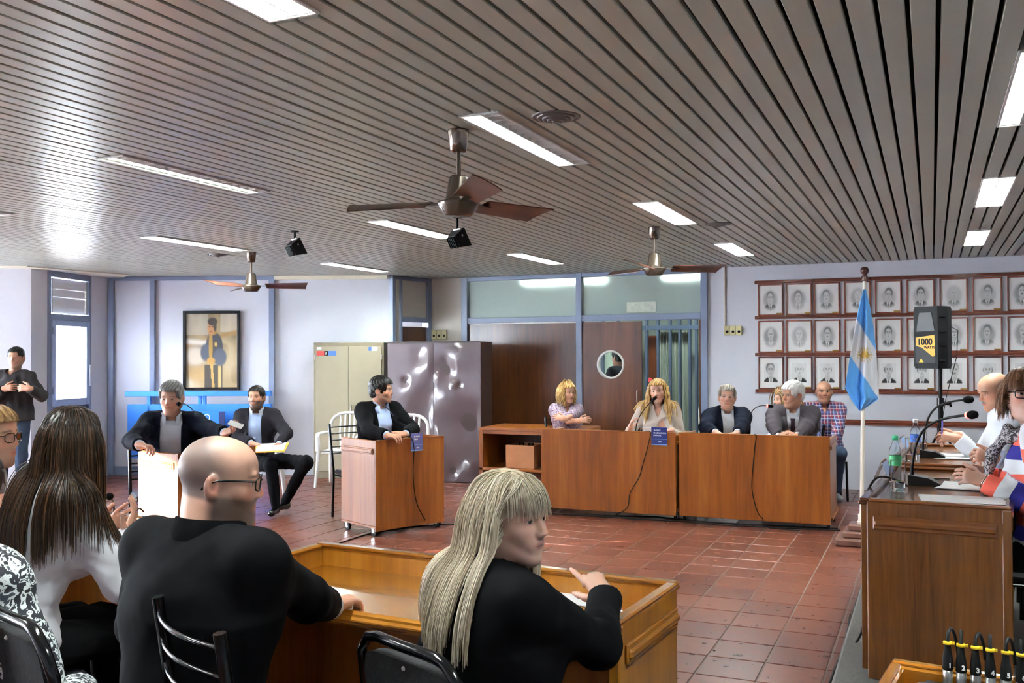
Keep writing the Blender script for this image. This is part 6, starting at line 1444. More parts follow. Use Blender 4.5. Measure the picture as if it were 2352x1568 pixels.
def pad_chair(px, py, dist, heading, lab, txt, w_=.215, top_z=None):
    p = atd(px, py, dist); e = empty('padded_chair', (p[0] + .25 * math.cos(D(heading)), p[1] + .25 * math.sin(D(heading)), 0), D(heading - 90), lab, 'chair', 'black padded chairs'); Z = p[2]; y0 = -.25
    a = [(-w_, y0 + .07, .48), (-w_, y0 + .02, Z - .10), (-w_ + .012, y0 + .006, Z - .045), (-w_ + .05, y0, Z - .008), (-w_ + .09, y0, Z), (0, y0 - .012, Z + .004), (w_ - .09, y0, Z), (w_ - .05, y0, Z - .008), (w_ - .012, y0 + .006, Z - .045), (w_, y0 + .02, Z - .10), (w_, y0 + .07, .48)]
    q = MB(); q.tube(a, .0135, 10); q.build('back_frame', M['black_gloss'], e)
    us, vs = np.linspace(-1, 1, 15), np.linspace(0, 1, 12)
    def pan(dy): return np.array([[(u * (w_ - .018) * (1 - .10 * max(0, v - .85) / .15 * abs(u) ** 6), y0 + .055 - .055 * v + dy - .012 * (1 - u * u) * (1 if dy < 0.01 else -1) * .5, .56 + (Z - .035 - .02 * abs(u) ** 5 - .56) * v) for v in vs] for u in us])
    q = MB(); q.grid(pan(.0), flip=True); q.grid(pan(.03)); q.grid(np.stack([pan(.0)[:, -1], pan(.03)[:, -1]], 0)); q.grid(np.stack([pan(.0)[0], pan(.03)[0]], 0)); q.grid(np.stack([pan(.0)[-1], pan(.03)[-1]], 0)); pad = q.build('back_pad', M['pad'], e)
    q = MB(); q.box(-w_, w_, -.20, .23, .43, .49, .025); q.build('seat', M['pad'], e)
    for s_ in (-1, 1):
        q = MB(); q.tube([(s_ * w_, y0 + .07, .48), (s_ * w_, -.20, .3), (s_ * (w_ + .01), -.25, 0)], .0125, 8); q.build('back_leg', M['black_gloss'], e)
        q = MB(); q.tube([(s_ * w_, -.17, .42), (s_ * w_, .19, .42), (s_ * (w_ + .01), .22, 0)], .0125, 8); q.build('front_leg', M['black_gloss'], e)
    q = MB(); q.sphere((0, y0 - .004, Z - .05), .006, 8); q.build('rivet', M['steel'], pad)
    if txt: lettering(txt, .062, plain('chalk_white', (.6, .6, .6), .8), pad, np.array([[1, 0, 0], [0, .10, -.995], [0, .995, .10]]), (-.13, y0 - .006, Z - .165), world=False, name='chalk_number')
    return e
M['pad'] = print_mat('black_brocade', [(.40, (.003, .003, .004)), (.52, (.007, .007, .009)), (.62, (.016, .015, .019))], 55, 2.0)
pad_chair(930, 1484, 2.22, 66, 'empty black padded chair with chalked number behind the blonde woman', '03-09', .20)

# ------------------------------------------------ 13 woman with long brown hair
L = seat('person with long straight brown hair in a white blouse gesturing at the desk', 168, 1010, 3.50, 72, 100, lean=.26, hip=.56, fem=True, side=.16, shw=.14, skin=SK['fair'], hd=dict(brow=(.03, .02, .01), ears=False), hres=.0036, cres=.0066, handres=.0034, build=.94,
    hands={1: dict(w=atd(288, 1228, 3.72), f=cv(.25, .85, .35), n=cv(-.9, .2, -.2), pole=cv(.5, -1, -.1), curl=.30, spread=.16, thumb=(.9, .2), size=.95), -1: dict(w=atd(235, 1215, 3.85), f=cv(.8, .5, .3), n=cv(.1, -.2, -1), pole=cv(-.8, -1, .2), curl=.25, spread=.14, size=.95)})
top(L, 'blouse', CL['white'], .020, .018, None, -.045, .007, 20, seed=61, lower_flare=.02); gW = torso_sdf(L, .022); collar(L, CL['white'], .058, .02, 'blouse_collar', .4)
trousers(L, CL['skirt'], kf=.42); shoes(L, M['shoe']); rg = np.random.default_rng(22)
q = MB(); tc_ = L['P0'] + L['Rt'] @ np.array([0, 0, -.045])
a = np.linspace(0, 2 * PI, 40); q.tube([tc_ + L['Rt'] @ np.array([.188 * math.cos(t), .145 * math.sin(t), 0]) for t in a], .016, 8, flat=.35); belt = q.build('belt', M['black'], L['o'])
for t in np.linspace(PI * 1.1, PI * 1.95, 22): q = MB(); q.sphere(tc_ + L['Rt'] @ np.array([.194 * math.cos(t), .151 * math.sin(t), 0]), .0045, 6); q.build('stud', M['steel'], belt)
p_, v_ = scalp_roots(3000, 41, lambda x, y, z: (z > -.035) & ~((y > .04) & (z < .055)) & ~((np.abs(x) < .055) & (y > .045) & (z < .09))); dd = np.stack([np.sign(p_[:, 0]) * (.2 + 6 * np.abs(p_[:, 0])), -.2 + p_[:, 1] * 2.5 - .3 * (p_[:, 1] < 0), np.zeros(len(p_))], 1); w_, d_ = to_body(L, p_ * 1.015, dd / np.linalg.norm(dd, axis=1)[:, None])
lk = rg.integers(0, 80, len(w_)); mar = rg.uniform(.003, .016, 80)[lk] + rg.uniform(0, .004, len(w_)); F = field_of(L, gW); pt = flow(w_, d_, F, 24, .0185 + rg.uniform(-.0022, .001, 80)[lk], .42, mar, .0028, 1.6, .66, rg.uniform(0, 6, 80)[lk], back_from_face(L, .03, .055)); strands_mesh(pt, .0017, .0007, 'hair', HM['brown'], L['o'], np.clip(rg.uniform(.05, .9, 80)[lk] + rg.normal(0, .1, len(w_)), 0, 1))
hair_cap(L, HM['brown'], .008, .056, res=.0042, amp=.001, shade=.3)
ch = L['loc']; black_chair((ch[0], ch[1], 0), 75, 'black bar back chair of the long haired woman in white', back=.80)

# ------------------------------------------------ 14 man with glasses cut by the picture edge
L = seat('person with rimless glasses in a light jacket cut off by the picture edge', -24, 1003, 3.75, 40, 22, lean=.15, hip=.52, skin=SK['mid'], hd=dict(brow=(.05, .03, .02), stubble=((.2, .13, .1), .4)), hres=.0040, cres=.008, hands={1: dict(w=atd(8, 1150, 3.75), f=cv(1, -.1, .3), n=(0, 0, -1), curl=.4, pole=cv(.2, -1, -.3)), -1: dict(skip=True)})
top(L, 'jacket', CL['light'], .018, .02, (.05, .02, .2), -.06, .006, 20, seed=63); hair_cap(L, HM['auburn'], .012, .072, res=.0045, amp=.004); spectacles(L, M['black_gloss'], lens=glass('lens_glass', (.9, .92, .95))); trousers(L, CL['trouser'], kf=.42); collar(L, CL['light'], .075, .03, 'jacket_collar', .6)
ch = L['loc']; black_chair((ch[0], ch[1], 0), 40, 'black bar back chair of the man cut by the picture edge', back=.8)
# ------------------------------------------------ 15 person in a black and white print, only shoulder and back in view
M['floral'] = print_mat('black_white_floral_cloth', [(.44, (.008, .009, .016)), (.485, (.012, .014, .024)), (.50, (.62, .66, .66)), (.60, (.74, .78, .78)), (.63, (.05, .06, .08))], 34, 1.6)
L = seat('person in a black and white flowered blouse, shoulder at the lower corner', -92, 1138, 2.42, 100, 100, lean=.10, hip=.50, fem=True, skin=SK['fair'], hd=dict(ears=False), hres=.005, cres=.0066, hands={1: dict(skip=True, w=atd(175, 1590, 2.55), pole=cv(.6, -1, -.4)), -1: dict(skip=True)}, build=1.12)
top(L, 'flowered_blouse', M['floral'], .020, .0, None, -.06, .006, 18, seed=65); hair_cap(L, HM['dark'], .014, .060, res=.006); trousers(L, CL['skirt'], kf=.42)
pad_chair(20, 1412, 2.18, 70, 'black padded chair in the lower corner behind the flowered blouse', None, .21)

# ------------------------------------------------ 16 moustached man on the platform
BD = .12
L = seat('balding moustached person in a white shirt writing at the platform desk', 2284, 897, 6.35, 176, -152, lean=.24, hip=.52, base=BD, pitch=-.30, hs=1.0, skin=SK['tan'], hd=dict(brow=(.05, .04, .035), scalp=((.03, .022, .02), .9, 1), nose=1.15, blush=.2, fat=.004), hres=.0038, cres=.008, handres=.0036, build=1.08,
    hands={1: dict(w=atd(2196, 1000, 6.42), f=cv(-1, -.1, -.1), n=cv(0, -.8, -.3), pole=cv(.3, -1, .4), curl=.6), -1: dict(w=atd(2200, 1008, 6.22), f=cv(-.9, .2, .2), n=cv(0, -.6, .8), pole=cv(.4, -1, -.5), curl=.65)})
top(L, 'shirt', CL['white'], .016, .012, (.03, .0, .44), -.03, .006, 22, seed=71); collar(L, CL['white'], .066, .032, 'shirt_collar', .45); trousers(L, CL['trouser']); 
s = SDF(); s.cone((-.026, .086, -.054), (0, .0945, -.049), .006, .009, .004); s.cone((.026, .086, -.054), (0, .0945, -.049), .006, .009, .004); V, Q = s.mesh(.0028); me = fastmesh('moustache', V @ L['Rh'].T + L['Hc'], Q); vcol(me, np.full((len(V), 3), .5)); me.materials.append(HM['grey']); link('moustache', me, L['o'])
def side_hair(s): pass
ch = L['loc']; black_chair((ch[0], ch[1], BD), 176, 'black bar back chair of the moustached man')
e = empty('pen', atd(2163, 985, 6.25), 0, 'purple pen upright in the hand of the moustached man', 'pen'); q = MB(); q.tube([(0, 0, -.06), (.004, 0, .05)], .005, 8); q.build('barrel', plain('violet_plastic', (.12, .08, .5), .3), e); q = MB(); q.tube([(.004, 0, .05), (.0045, 0, .066)], .0055, 8); q.build('cap', plain('violet_cap', (.08, .05, .4), .3), e)
# ------------------------------------------------ 17 person in a blue grey jacket, mostly hidden
L = seat('person in a blue grey jacket hidden behind the woman in stripes', 2362, 915, 5.5, 178, 178, lean=.20, hip=.52, base=BD, skin=SK['fair'], hres=.0055, cres=.009, handres=.004, hands={1: dict(w=atd(2290, 1052, 5.35), f=cv(-1, .2, .1), n=cv(0, -.5, -.7), pole=cv(.5, -1, .4), curl=.75), -1: dict(w=atd(2285, 1055, 5.2), f=cv(-.9, .3, .2), n=cv(0, -.5, .8), pole=cv(.4, -1, -.4), curl=.75)})
top(L, 'jacket', CL['greyjk'], .018, .014, None, -.05, .006, 20, seed=73); trousers(L, CL['trouser']); hair_cap(L, HM['grey'], .010, .072, res=.0055)
ch = L['loc']; black_chair((ch[0], ch[1], BD), 178, 'black bar back chair of the person in the blue grey jacket')
def knit_mat():
    q = NT('striped_knit'); a = q.node('ShaderNodeVertexColor'); a.layer_name = 'Col'; sp = q.node('ShaderNodeSeparateColor'); q.link(a.outputs['Color'], sp.inputs[0])
    m1 = q.node('ShaderNodeMath', operation='MULTIPLY'); q.link(sp.outputs[0], m1.inputs[0]); m1.inputs[1].default_value = 1 / .186; fr = q.node('ShaderNodeMath', operation='FRACT'); q.link(m1.outputs[0], fr.inputs[0])
    c = q.ramp(fr.outputs[0], [(0, (.70, .72, .76)), (.333, (.80, .14, .10)), (.667, (.035, .03, .22))]); c.node.color_ramp.interpolation = 'CONSTANT'; q.col(c); q.b.inputs['Roughness'].default_value = .9; q.b.inputs['Specular IOR Level'].default_value = .1
    q.bump(q.noise(q.coords(), 500, 2), .2, .003); return q.mat
# ------------------------------------------------ 18 woman in a striped sweater
L = seat('person with reddish fringe and dark glasses in a blue, coral and white striped sweater', 2353, 903, 4.55, 178, -82, lean=.12, hip=.52, base=BD, fem=True, skin=SK['pale'], hd=dict(brow=(.10, .05, .03), lips=(.62, .10, .07), ears=False, fat=.004, blush=.22), hres=.0030, cres=.0052, handres=.003, iris=(.08, .06, .04), build=1.12, tilt=-.04,
    hands={1: dict(w=atd(2262, 1092, 4.75), f=cv(-.95, .15, .1), n=cv(.1, -.5, -.8), pole=cv(.5, -1, .4), curl=.62, cl=[.55, .6, .65, .7]), -1: dict(w=atd(2258, 1103, 4.52), f=cv(-.95, .25, .15), n=cv(0, -.4, .9), pole=cv(.5, -1, -.4), curl=.55, cl=[.5, .55, .6, .65])})
M['knit'] = knit_mat(); o = top(L, 'striped_sweater', M['knit'], .018, .012, (.05, .0, .36), -.06, .005, 20, seed=75)
V = np.zeros(len(o.data.vertices) * 3, f32); o.data.vertices.foreach_get('co', V); V = V.reshape(-1, 3); best = np.full(len(V), 9.0); tt = np.zeros(len(V))
for e in (-1, 1):
    for a, b, off in ((L['Sh'][e], L['El'][e], 0.0), (L['El'][e], L['Wr'][e], np.linalg.norm(L['El'][e] - L['Sh'][e]))):
        d = b - a; l_ = np.linalg.norm(d); t = np.clip((V - a) @ d / l_ ** 2, 0, 1); r_ = np.linalg.norm(V - a - t[:, None] * d, axis=1); m_ = (r_ < best) & (r_ < .085); best[m_] = r_[m_]; tt[m_] = off + t[m_] * l_
m_ = best > 1; tcz = ((V - L['P0']) @ L['Rt'])[:, 2]; tt[m_] = .46 - tcz[m_]
vcol(o.data, np.stack([tt + .02] * 3, 1))
q = MB(); Wr, El = L['Wr'][-1], L['El'][-1]; u_ = unit(Wr - El)
for k in range(3): a = np.linspace(0, 2 * PI, 21); b1 = unit(np.cross(u_, [0, 0, 1])); b2 = np.cross(u_, b1); q.tube([Wr - u_ * (.004 + .007 * k) + .033 * (math.cos(t) * b1 + math.sin(t) * b2) for t in a], .003, 5, cap=False)
q.build('bracelet', M['chrome'], L['o'])
nm = plain('red_nail_varnish', (.62, .02, .02), .15)
for e in (-1, 1):
    tp, Mx = L['tips'][e]
    for a, b in tp: d = unit(a - b); q = MB(); q.sphere(a + d * .002 + Mx[:, 2] * .0045, .0052, 8, 0, (1, 1, .5), np.stack([np.cross(d, Mx[:, 2]), d, Mx[:, 2]], 1)); q.build('finger_nail', nm, L['o'])
p_, v_ = scalp_roots(1600, 51, lambda x, y, z: (z > -.035) & ~((y > .03) & (z < .05)) & ~((np.abs(x) < .06) & (y > .03) & (z < .085))); rg = np.random.default_rng(23); dd = np.stack([np.sign(p_[:, 0]) * (.2 + 6 * np.abs(p_[:, 0])), -.2 + p_[:, 1] * 2.5, np.zeros(len(p_))], 1); w_, d_ = to_body(L, p_ * 1.02, dd / np.linalg.norm(dd, axis=1)[:, None])
F = field_of(L, torso_sdf(L, .02)); pt = flow(w_, d_, F, 8, .0125 + rg.uniform(-.003, .003, len(w_)), .36, rg.uniform(.003, .013, len(w_)), .004, 5, .70, rg.uniform(0, 6, len(w_)), back_from_face(L, .035, .05)); strands_mesh(pt, .0020, .0009, 'hair', HM['red'], L['o'], rg.uniform(.1, .95, len(w_)))
p_, v_ = scalp_roots(700, 53, lambda x, y, z: (y > .015) & (z > .078) & (np.abs(x) < .068)); dd = np.stack([p_[:, 0] * 5, np.full(len(p_), 1.0), np.full(len(p_), .05)], 1); w_, d_ = to_body(L, p_ * 1.02, dd / np.linalg.norm(dd, axis=1)[:, None]); pt = flow(w_, d_, F, 11, .0085, .40, rg.uniform(.004, .014, len(w_)), 0, 2, .7, rg.uniform(0, 6, len(w_))); strands_mesh(pt, .0019, .0008, 'fringe', HM['red'], L['o'], rg.uniform(.3, 1, len(w_)))
hair_cap(L, HM['red'], .010, .052, res=.0038, amp=.0015, facec=(0, .104, -.03), shade=.35); spectacles(L, M['black_gloss'], .027, .0185, thick=.0030, lens=glass('dark_lens_glass', (.92, .93, .95))); trousers(L, CL['skirt'])
def scarf(s): pass
M['scarf'] = print_mat('leopard_scarf_cloth', [(.42, (.012, .012, .016)), (.50, (.05, .045, .05)), (.55, (.55, .52, .54)), (.65, (.30, .27, .30))], 60, 1.8)
s = SDF(); a = np.linspace(0, 2 * PI, 15); Nk = L['N'] + np.array([0, .02, .015]); pts = [Nk + np.array([.084 * math.sin(t), .088 * math.cos(t), -.045 - .03 * math.cos(t)]) for t in a]; s.chain(pts, [.026] * 15, .02)
s.chain([Nk + np.array([.03, .10, -.05]), Nk + np.array([.05, .17, -.18]), Nk + np.array([.06, .20, -.34])], [.030, .040, .042], .05, (0, 1, 0), 1.8); s.disp = folds(77, .006, 40); V, Q = s.mesh(.0065); put_mesh(L, 'scarf', V, Q, M['scarf'])
ch = L['loc']; black_chair((ch[0], ch[1], BD), 178, 'black bar back chair of the woman in the striped sweater')
# ------------------------------------------------ 19 someone in the corridor seen through the porthole
L = person('person in a dark checked jacket seen through the round door window', (aty(1426, 850, 12.9)[0], 12.9, 0), D(150), hip=.92, lean=.05, sc=.93, skin=SK['mid'], hres=.007, cres=.013, hands={1: dict(skip=True, w=None), -1: dict(skip=True)})
top(L, 'jacket', cloth('corridor_jacket', (.05, .055, .07)), .016, .0, None, -.06, .005, seed=81); hair_cap(L, HM['black'], .008, .072, res=.007); trousers(L, CL['trouser'], {e: np.array([e * .10, .03, .50]) for e in (-1, 1)}, {e: np.array([e * .11, .0, .09]) for e in (-1, 1)}); shoes(L, M['shoe'])
# ================================================================== SMALL THINGS
# ---- flag on its pole
bp = atz(1979, 1207, .15); fx, fy = bp[0], bp[1]; fdist = float((RW.T @ (np.array([fx, fy, 1.2]) - CAM))[2])
e = empty('flag_pole', (fx, fy, 0), 0, 'white flag pole with turned wooden knob on a stepped brown base', 'flag pole')
for k, (h_, z0, z1) in enumerate(((.20, 0, .06), (.145, .06, .115), (.10, .115, .17))):
    q = MB(); q.box(-h_, h_, -h_, h_, z0, z1, .012); q.build('base_step', M['step'] if 'step' in M else M.setdefault('step', wood('brown_step_wood', srgb(84, 54, 46), srgb(112, 76, 66), srgb(128, 92, 80), (3, 3, 3), .35, .2)), e)
cream = plain('cream_paint', srgb(236, 228, 214), .35)
q = MB(); q.box(-.035, .035, -.035, .035, .17, .19, .004); q.cyl(.028, .19, .25, 16); q.build('socket', cream, e)
ptop = atd(1986, 640, fdist); q = MB(); q.tube([(0, 0, .2), (ptop[0] - fx, ptop[1] - fy, ptop[2])], .0165, 14); q.build('pole', cream, e)
q = MB(); zt = ptop[2] - .02; q.lathe([(.001, zt), (.026, zt), (.030, zt + .012), (.024, zt + .022), (.030, zt + .034), (.020, zt + .046), (.016, zt + .054), (.026, zt + .064), (.034, zt + .082), (.034, zt + .098), (.026, zt + .114), (.001, zt + .122)], 24, (ptop[0] - fx, ptop[1] - fy, 0)); q.build('finial', plain('dark_turned_wood', srgb(74, 34, 26), .28), e)
yy = np.array([664, 700, 750, 800, 850, 890, 915, 930, 943.0]); xl = np.array([1983, 1974, 1964, 1955, 1947, 1941, 1953, 1963, 1974.0]); xr = np.array([1989, 1997, 2006, 2012, 2015, 2018, 2020, 1998, 1979.0])
nu, nv = 46, 90; ys = np.linspace(664, 943, nv); L_, R_ = np.interp(ys, yy, xl), np.interp(ys, yy, xr); PX = np.zeros((nu, nv)); PY = np.zeros((nu, nv)); P = np.zeros((nu, nv, 3)); C = np.zeros((nu, nv, 3))
for i in range(nu):
    for j in range(nv):
        t = i / (nu - 1); x = L_[j] + (R_[j] - L_[j]) * t; y = ys[j]; amp = .035 * min(1, (y - 664) / 90)
        dpt = fdist - .075 + amp * math.sin(t * 9.5 + y * .006) + .4 * amp * math.sin(t * 21 + 1.3 + y * .012); P[i, j] = atd(x, y, dpt)
        f1 = (x - 1970) * (802 - 737) / (2010.5 - 1970) + 737 - y; f2 = (x - 1951) * (914 - 815) / (2017 - 1951) + 815 - y
        c = srgb(96, 168, 236) if f1 > 0 else (srgb(240, 242, 250) if f2 > 0 else srgb(96, 168, 236)); r_ = math.hypot(x - 1986, y - 814); a = math.atan2(y - 814, x - 1986)
        if f1 <= 0 < f2 and (r_ < 9 or (r_ < 18 and math.cos(a * 16) > -.1 + (r_ - 9) * .11)): c = srgb(176, 134, 40) if r_ < 9 and math.cos(a * 3) * math.sin(r_) > .2 else srgb(206, 166, 70)
        C[i, j] = c
I = np.arange(nu * nv).reshape(nu, nv); q4 = np.stack([I[:-1, :-1], I[1:, :-1], I[1:, 1:], I[:-1, 1:]], -1).reshape(-1, 4)
fm = NT('flag_cloth'); va = fm.node('ShaderNodeVertexColor'); va.layer_name = 'Col'; fm.col(va.outputs['Color']); fm.b.inputs['Roughness'].default_value = .55; fm.b.inputs['Sheen Weight'].default_value = .1
me = fastmesh('flag', P.reshape(-1, 3), q4); vcol(me, C.reshape(-1, 3)); me.materials.append(fm.mat); fo = link('flag', me); sm = fo.modifiers.new('cloth_thickness', 'SOLIDIFY'); sm.thickness = .002; tag(fo, 'light blue and white flag with a golden sun hanging on the pole', 'flag')

# ---- loudspeaker on its stand
sp = atd(2146, 776, 9.3); e = empty('speaker_stand', (sp[0] + .05, sp[1], 0), 0, 'black tripod stand carrying the loudspeaker', 'speaker stand'); ztop = atd(2150, 846, 9.3)[2]
q = MB(); q.tube([(0, 0, .25), (0, 0, 1.15)], .022, 12); q.tube([(0, 0, 1.1), (0, 0, ztop)], .017, 12); q.build('pole', M['black'], e)
q = MB(); q.cyl(.034, 1.09, 1.17, 16); q.tube([(0, 0, 1.13), (.07, -.02, 1.11)], .014, 8); q.cyl(.022, -.012, .012, 12, (.085, -.025, 1.105), roty(1.3)); q.build('clamp', M['black_gloss'], e)
for k in range(3):
    a = k * 2 * PI / 3 + .4; q = MB(); q.tube([(.02 * math.cos(a), .02 * math.sin(a), .85), (.5 * math.cos(a), .5 * math.sin(a), .012)], .011, 8); q.build('leg', M['black'], e)
e = empty('loudspeaker', (sp[0], sp[1], ztop), math.radians(-66 - 62 + 90), 'black loudspeaker with yellow 1000 watts label on a stand', 'loudspeaker')
Hh = atd(2146, 704, 9.3)[2] - ztop; wd_, dp = .135, .125
prof = [(-wd_, -dp), (wd_, -dp), (wd_, .02), (wd_ * .72, dp), (-wd_ * .72, dp), (-wd_, .02)]
q = MB(); q.prism([(x * .96, y * .96) for x, y in prof], .0, .02); q.prism(prof, .02, Hh - .02); q.prism([(x * .96, y * .96) for x, y in prof], Hh - .02, Hh); q.build('cabinet', M['black'], e)
q = MB(); q.box(-wd_ * .85, wd_ * .85, -dp - .004, -dp, .05, Hh * .52, .004); gr = q.build('grille', plain('speaker_grille', (.005, .005, .0055), .5, .2), e)
q = MB(); q.prism([(-wd_ * .78, Hh * .60), (wd_ * .78, Hh * .60), (wd_ * .5, Hh * .90), (-wd_ * .5, Hh * .90)], 0, .004, np.array([[1, 0, 0], [0, 0, -1.0], [0, 1.0, 0]]), (0, -dp - .001, 0)); q.build('horn_flare', plain('horn', (.006, .006, .0065), .4), e)
q = MB(); q.prism([(-wd_ * .8, Hh * .50), (wd_ * .75, Hh * .54), (wd_ * .8, Hh * .22), (wd_ * .62, Hh * .19), (-wd_ * .3, Hh * .34), (-wd_ * .8, Hh * .37)], 0, .003, np.array([[1, 0, 0], [0, 0, -1.0], [0, 1.0, 0]]), (0, -dp - .004, 0)); lb = q.build('yellow_label', plain('yellow_label', srgb(236, 170, 34), .45), e)
TT = np.array([[1, 0, 0], [0, 0, -1.0], [0, 1.0, 0]]); lettering('1000', .085, M['black'], lb, TT, (-wd_ * .66, -dp - .0085, Hh * .385), world=False, bold=.003); lettering('WATTS', .036, M['black'], lb, TT, (-wd_ * .1, -dp - .0085, Hh * .32), world=False, bold=.001)
q = MB(); q.prism([(-wd_ * .55, Hh * .10), (-wd_ * .15, Hh * .10), (-wd_ * .35, Hh * .165)], 0, .003, TT, (0, -dp - .005, 0)); q.build('warning_triangle', plain('yellow_mark', srgb(230, 190, 40), .5), e)
for z in (.12, .36, .58, .82):
    q = MB(); q.box(wd_ - .002, wd_ + .006, -.10, -.02, Hh * z, Hh * z + .012, .002); q.build('side_rib', M['black_gloss'], e)
q = MB(); c0 = np.array([sp[0] + .12, sp[1] + .1, ztop + .42]); q.tube([c0, c0 + [.09, .03, -.05], c0 + [.08, .03, -.3], c0 + [-.02, -.02, -.7], c0 + [-.10, -.06, -1.2], (sp[0] + .02, sp[1] + .02, .9)], .004, 6); tag(q.build('speaker_cable', M['rubber']), 'thin black cable running down from the loudspeaker', 'cable')

# ---- gooseneck microphones
def bez(a, b, c, d, n=18):
    t = np.linspace(0, 1, n)[:, None]; return (1 - t) ** 3 * a + 3 * (1 - t) ** 2 * t * b + 3 * (1 - t) * t * t * c + t ** 3 * d
def mic(base, headp, lab, base_kind='small', neck=M['black'], ring=False, rise=.25, hr=.017, heading=0.0, ctrl=None, nr=.0045):
    base, headp = np.asarray(base, float), np.asarray(headp, float); e = empty('microphone', base, heading, lab, 'microphone', 'gooseneck microphones'); h = headp - base; T = rotz(-heading); h = T @ h
    if base_kind == 'small': q = MB(); q.lathe([(.001, 0), (.032, 0), (.030, .008), (.012, .014), (.009, .03), (.001, .03)], 20); q.build('base', M['steel'], e)
    else:
        q = MB(); q.prism([(-.075, 0), (.075, 0), (.075, .012), (.02, .040), (-.075, .052)], -.055, .055, np.array([[1.0, 0, 0], [0, 0, -1.0], [0, 1.0, 0]]), (.035, 0, 0)); q.build('base', M['black'], e); q = MB(); q.tube([(-.02, 0, .03), (-.02, 0, .10)], [.011, .007], 10); q.build('stem', M['black'], e)
    s0 = np.array([0, 0, .02]) if base_kind == 'small' else np.array([-.02, 0, .08])
    c1, c2 = ctrl if ctrl else (s0 + np.array([0, 0, rise]), h - unit(h * [1, 1, 0] + [1e-4, 0, 0]) * .12 + np.array([0, 0, .02])); pts = bez(s0, np.asarray(c1, float), np.asarray(c2, float), h)
    q = MB(); q.tube(pts, nr, 8); q.build('gooseneck', neck, e); d = unit(pts[-1] - pts[-2])
    zax = d; xax = unit(np.cross(zax, [0.1, .2, 1])); Tm = np.stack([xax, np.cross(zax, xax), zax], 1)
    q = MB(); q.lathe([(.001, -.012), (hr * .6, -.010), (hr * .95, .008), (hr, .022), (hr * .8, .042), (hr * .3, .052), (.001, .053)], 18, h, Tm); q.build('foam_head', M['black_foam'], e)
    if ring: q = MB(); q.lathe([(hr * .55, -.016), (hr * .72, -.014), (hr * .80, -.004), (hr * .55, -.002)], 18, h, Tm); q.build('ring_light', M['red_led'], e)
    return e
zt = .857
mic(atz(461, 1012, .80), atd(411, 927, 7.25), 'black gooseneck microphone in front of the grey haired man', rise=.30)
mic(atz(917, 1008, .80), atd(862, 931, 8.55), 'chrome gooseneck microphone in front of the dark haired man', neck=M['chrome'], rise=.26)
mic((-2.70, 9.22, .79), atd(1501, 917, 9.3), 'black gooseneck microphone at the mouth of the speaking woman', rise=.15, ctrl=((0, 0, .1), (-.0, 0, .2)))
mic((-1.62, 9.26, .79), atd(1764, 932, 9.12), 'red lit microphone of the white haired man', ring=True, rise=.26)
ZD2 = .12 + .808
mic(atz(2105, 1112, ZD2), atd(2226, 953, 4.62), 'large red lit microphone on the nearest platform desk', 'box', ring=True, hr=.021, nr=.0065, heading=0, ctrl=((0, 0, .25), (.02, 0, .34)))
mic(atz(2128, 1050, ZD2), atd(2218, 918, 6.0), 'unlit microphone of the moustached man on the platform', 'box', hr=.024, nr=.0065, ctrl=((0, 0, .28), (.03, 0, .36)))
mic(atz(262, 1203, .77), atd(252, 1140, 4.2), 'black microphone standing behind the hands of the long haired woman', rise=.05, ctrl=((0, 0, .06), (0, 0, .12)))

# ---- cables on desks and floor
def cable(pts, lab, r=.0045, mat=M['rubber']):
    P = np.asarray(pts, float); n = len(P); t = np.linspace(0, n - 1, (n - 1) * 6 + 1); out = []
    for u in t:
        i = min(int(u), n - 2); f = u - i; p0, p1, p2, p3 = P[max(i - 1, 0)], P[i], P[i + 1], P[min(i + 2, n - 1)]
        out.append(.5 * ((2 * p1) + (-p0 + p2) * f + (2 * p0 - 5 * p1 + 4 * p2 - p3) * f * f + (-p0 + 3 * p1 - 3 * p2 + p3) * f ** 3))
    q = MB(); q.tube(out, r, 6); return tag(q.build('cable', mat), lab, 'cable', 'black microphone cables')
yl = 9.07 - .010; cable([(-2.70, 9.2, .80), aty(1492, 990, 9.06), *[aty(x, y, yl) for x, y in ((1489, 1020), (1478, 1060), (1468, 1095), (1447, 1132), (1441, 1165))], (-2.86, 9.05, .008), (-2.6, 9.0, .006)], 'thin cable hanging down the front of the desk of the speaking woman', .0042)
yr = 9.10 - .010; cable([(-1.62, 9.22, .80), aty(1736, 998, 9.09), *[aty(x, y, yr) for x, y in ((1733, 1030), (1728, 1090), (1728, 1130), (1740, 1175), (1752, 1192))], (-1.42, 9.04, .008), (-1.1, 8.98, .006)], 'thin cable hanging down the front of the desk of the two men', .0042)
lf = lambda x, y, d=.012: onplane(x, y, (-4.33 + .905 * d, 7.59 - .425 * d, 0), (.905, -.425, 0))
cable([atz(920, 1010, .80), lf(938, 1001, .03), lf(947, 1010, .03), *[lf(x, y) for x, y in ((951, 1030), (949, 1090), (956, 1150), (972, 1185))], atz(990, 1207, .006), atz(1040, 1204, .006)], 'thin cable hanging down the front of the middle lectern', .0042)
cable([atz(x, y, .006) for x, y in ((780, 1247), (850, 1225), (930, 1211), (1000, 1205), (1060, 1203), (1120, 1200))], 'black cable lying on the tiles before the middle lectern', .006)
cable([atz(x, y, .006) for x, y in ((1180, 1180), (1300, 1180), (1400, 1184), (1500, 1186), (1560, 1192), (1650, 1200), (1740, 1205), (1850, 1210), (1925, 1213))], 'black cable lying along the foot of the two long desks', .007)
cable([atz(x, y, .0065) + np.array([0, -.03, 0]) for x, y in ((1240, 1176), (1420, 1187), (1560, 1196), (1700, 1206), (1830, 1212), (1930, 1216))], 'second black cable lying along the foot of the long desks', .006)
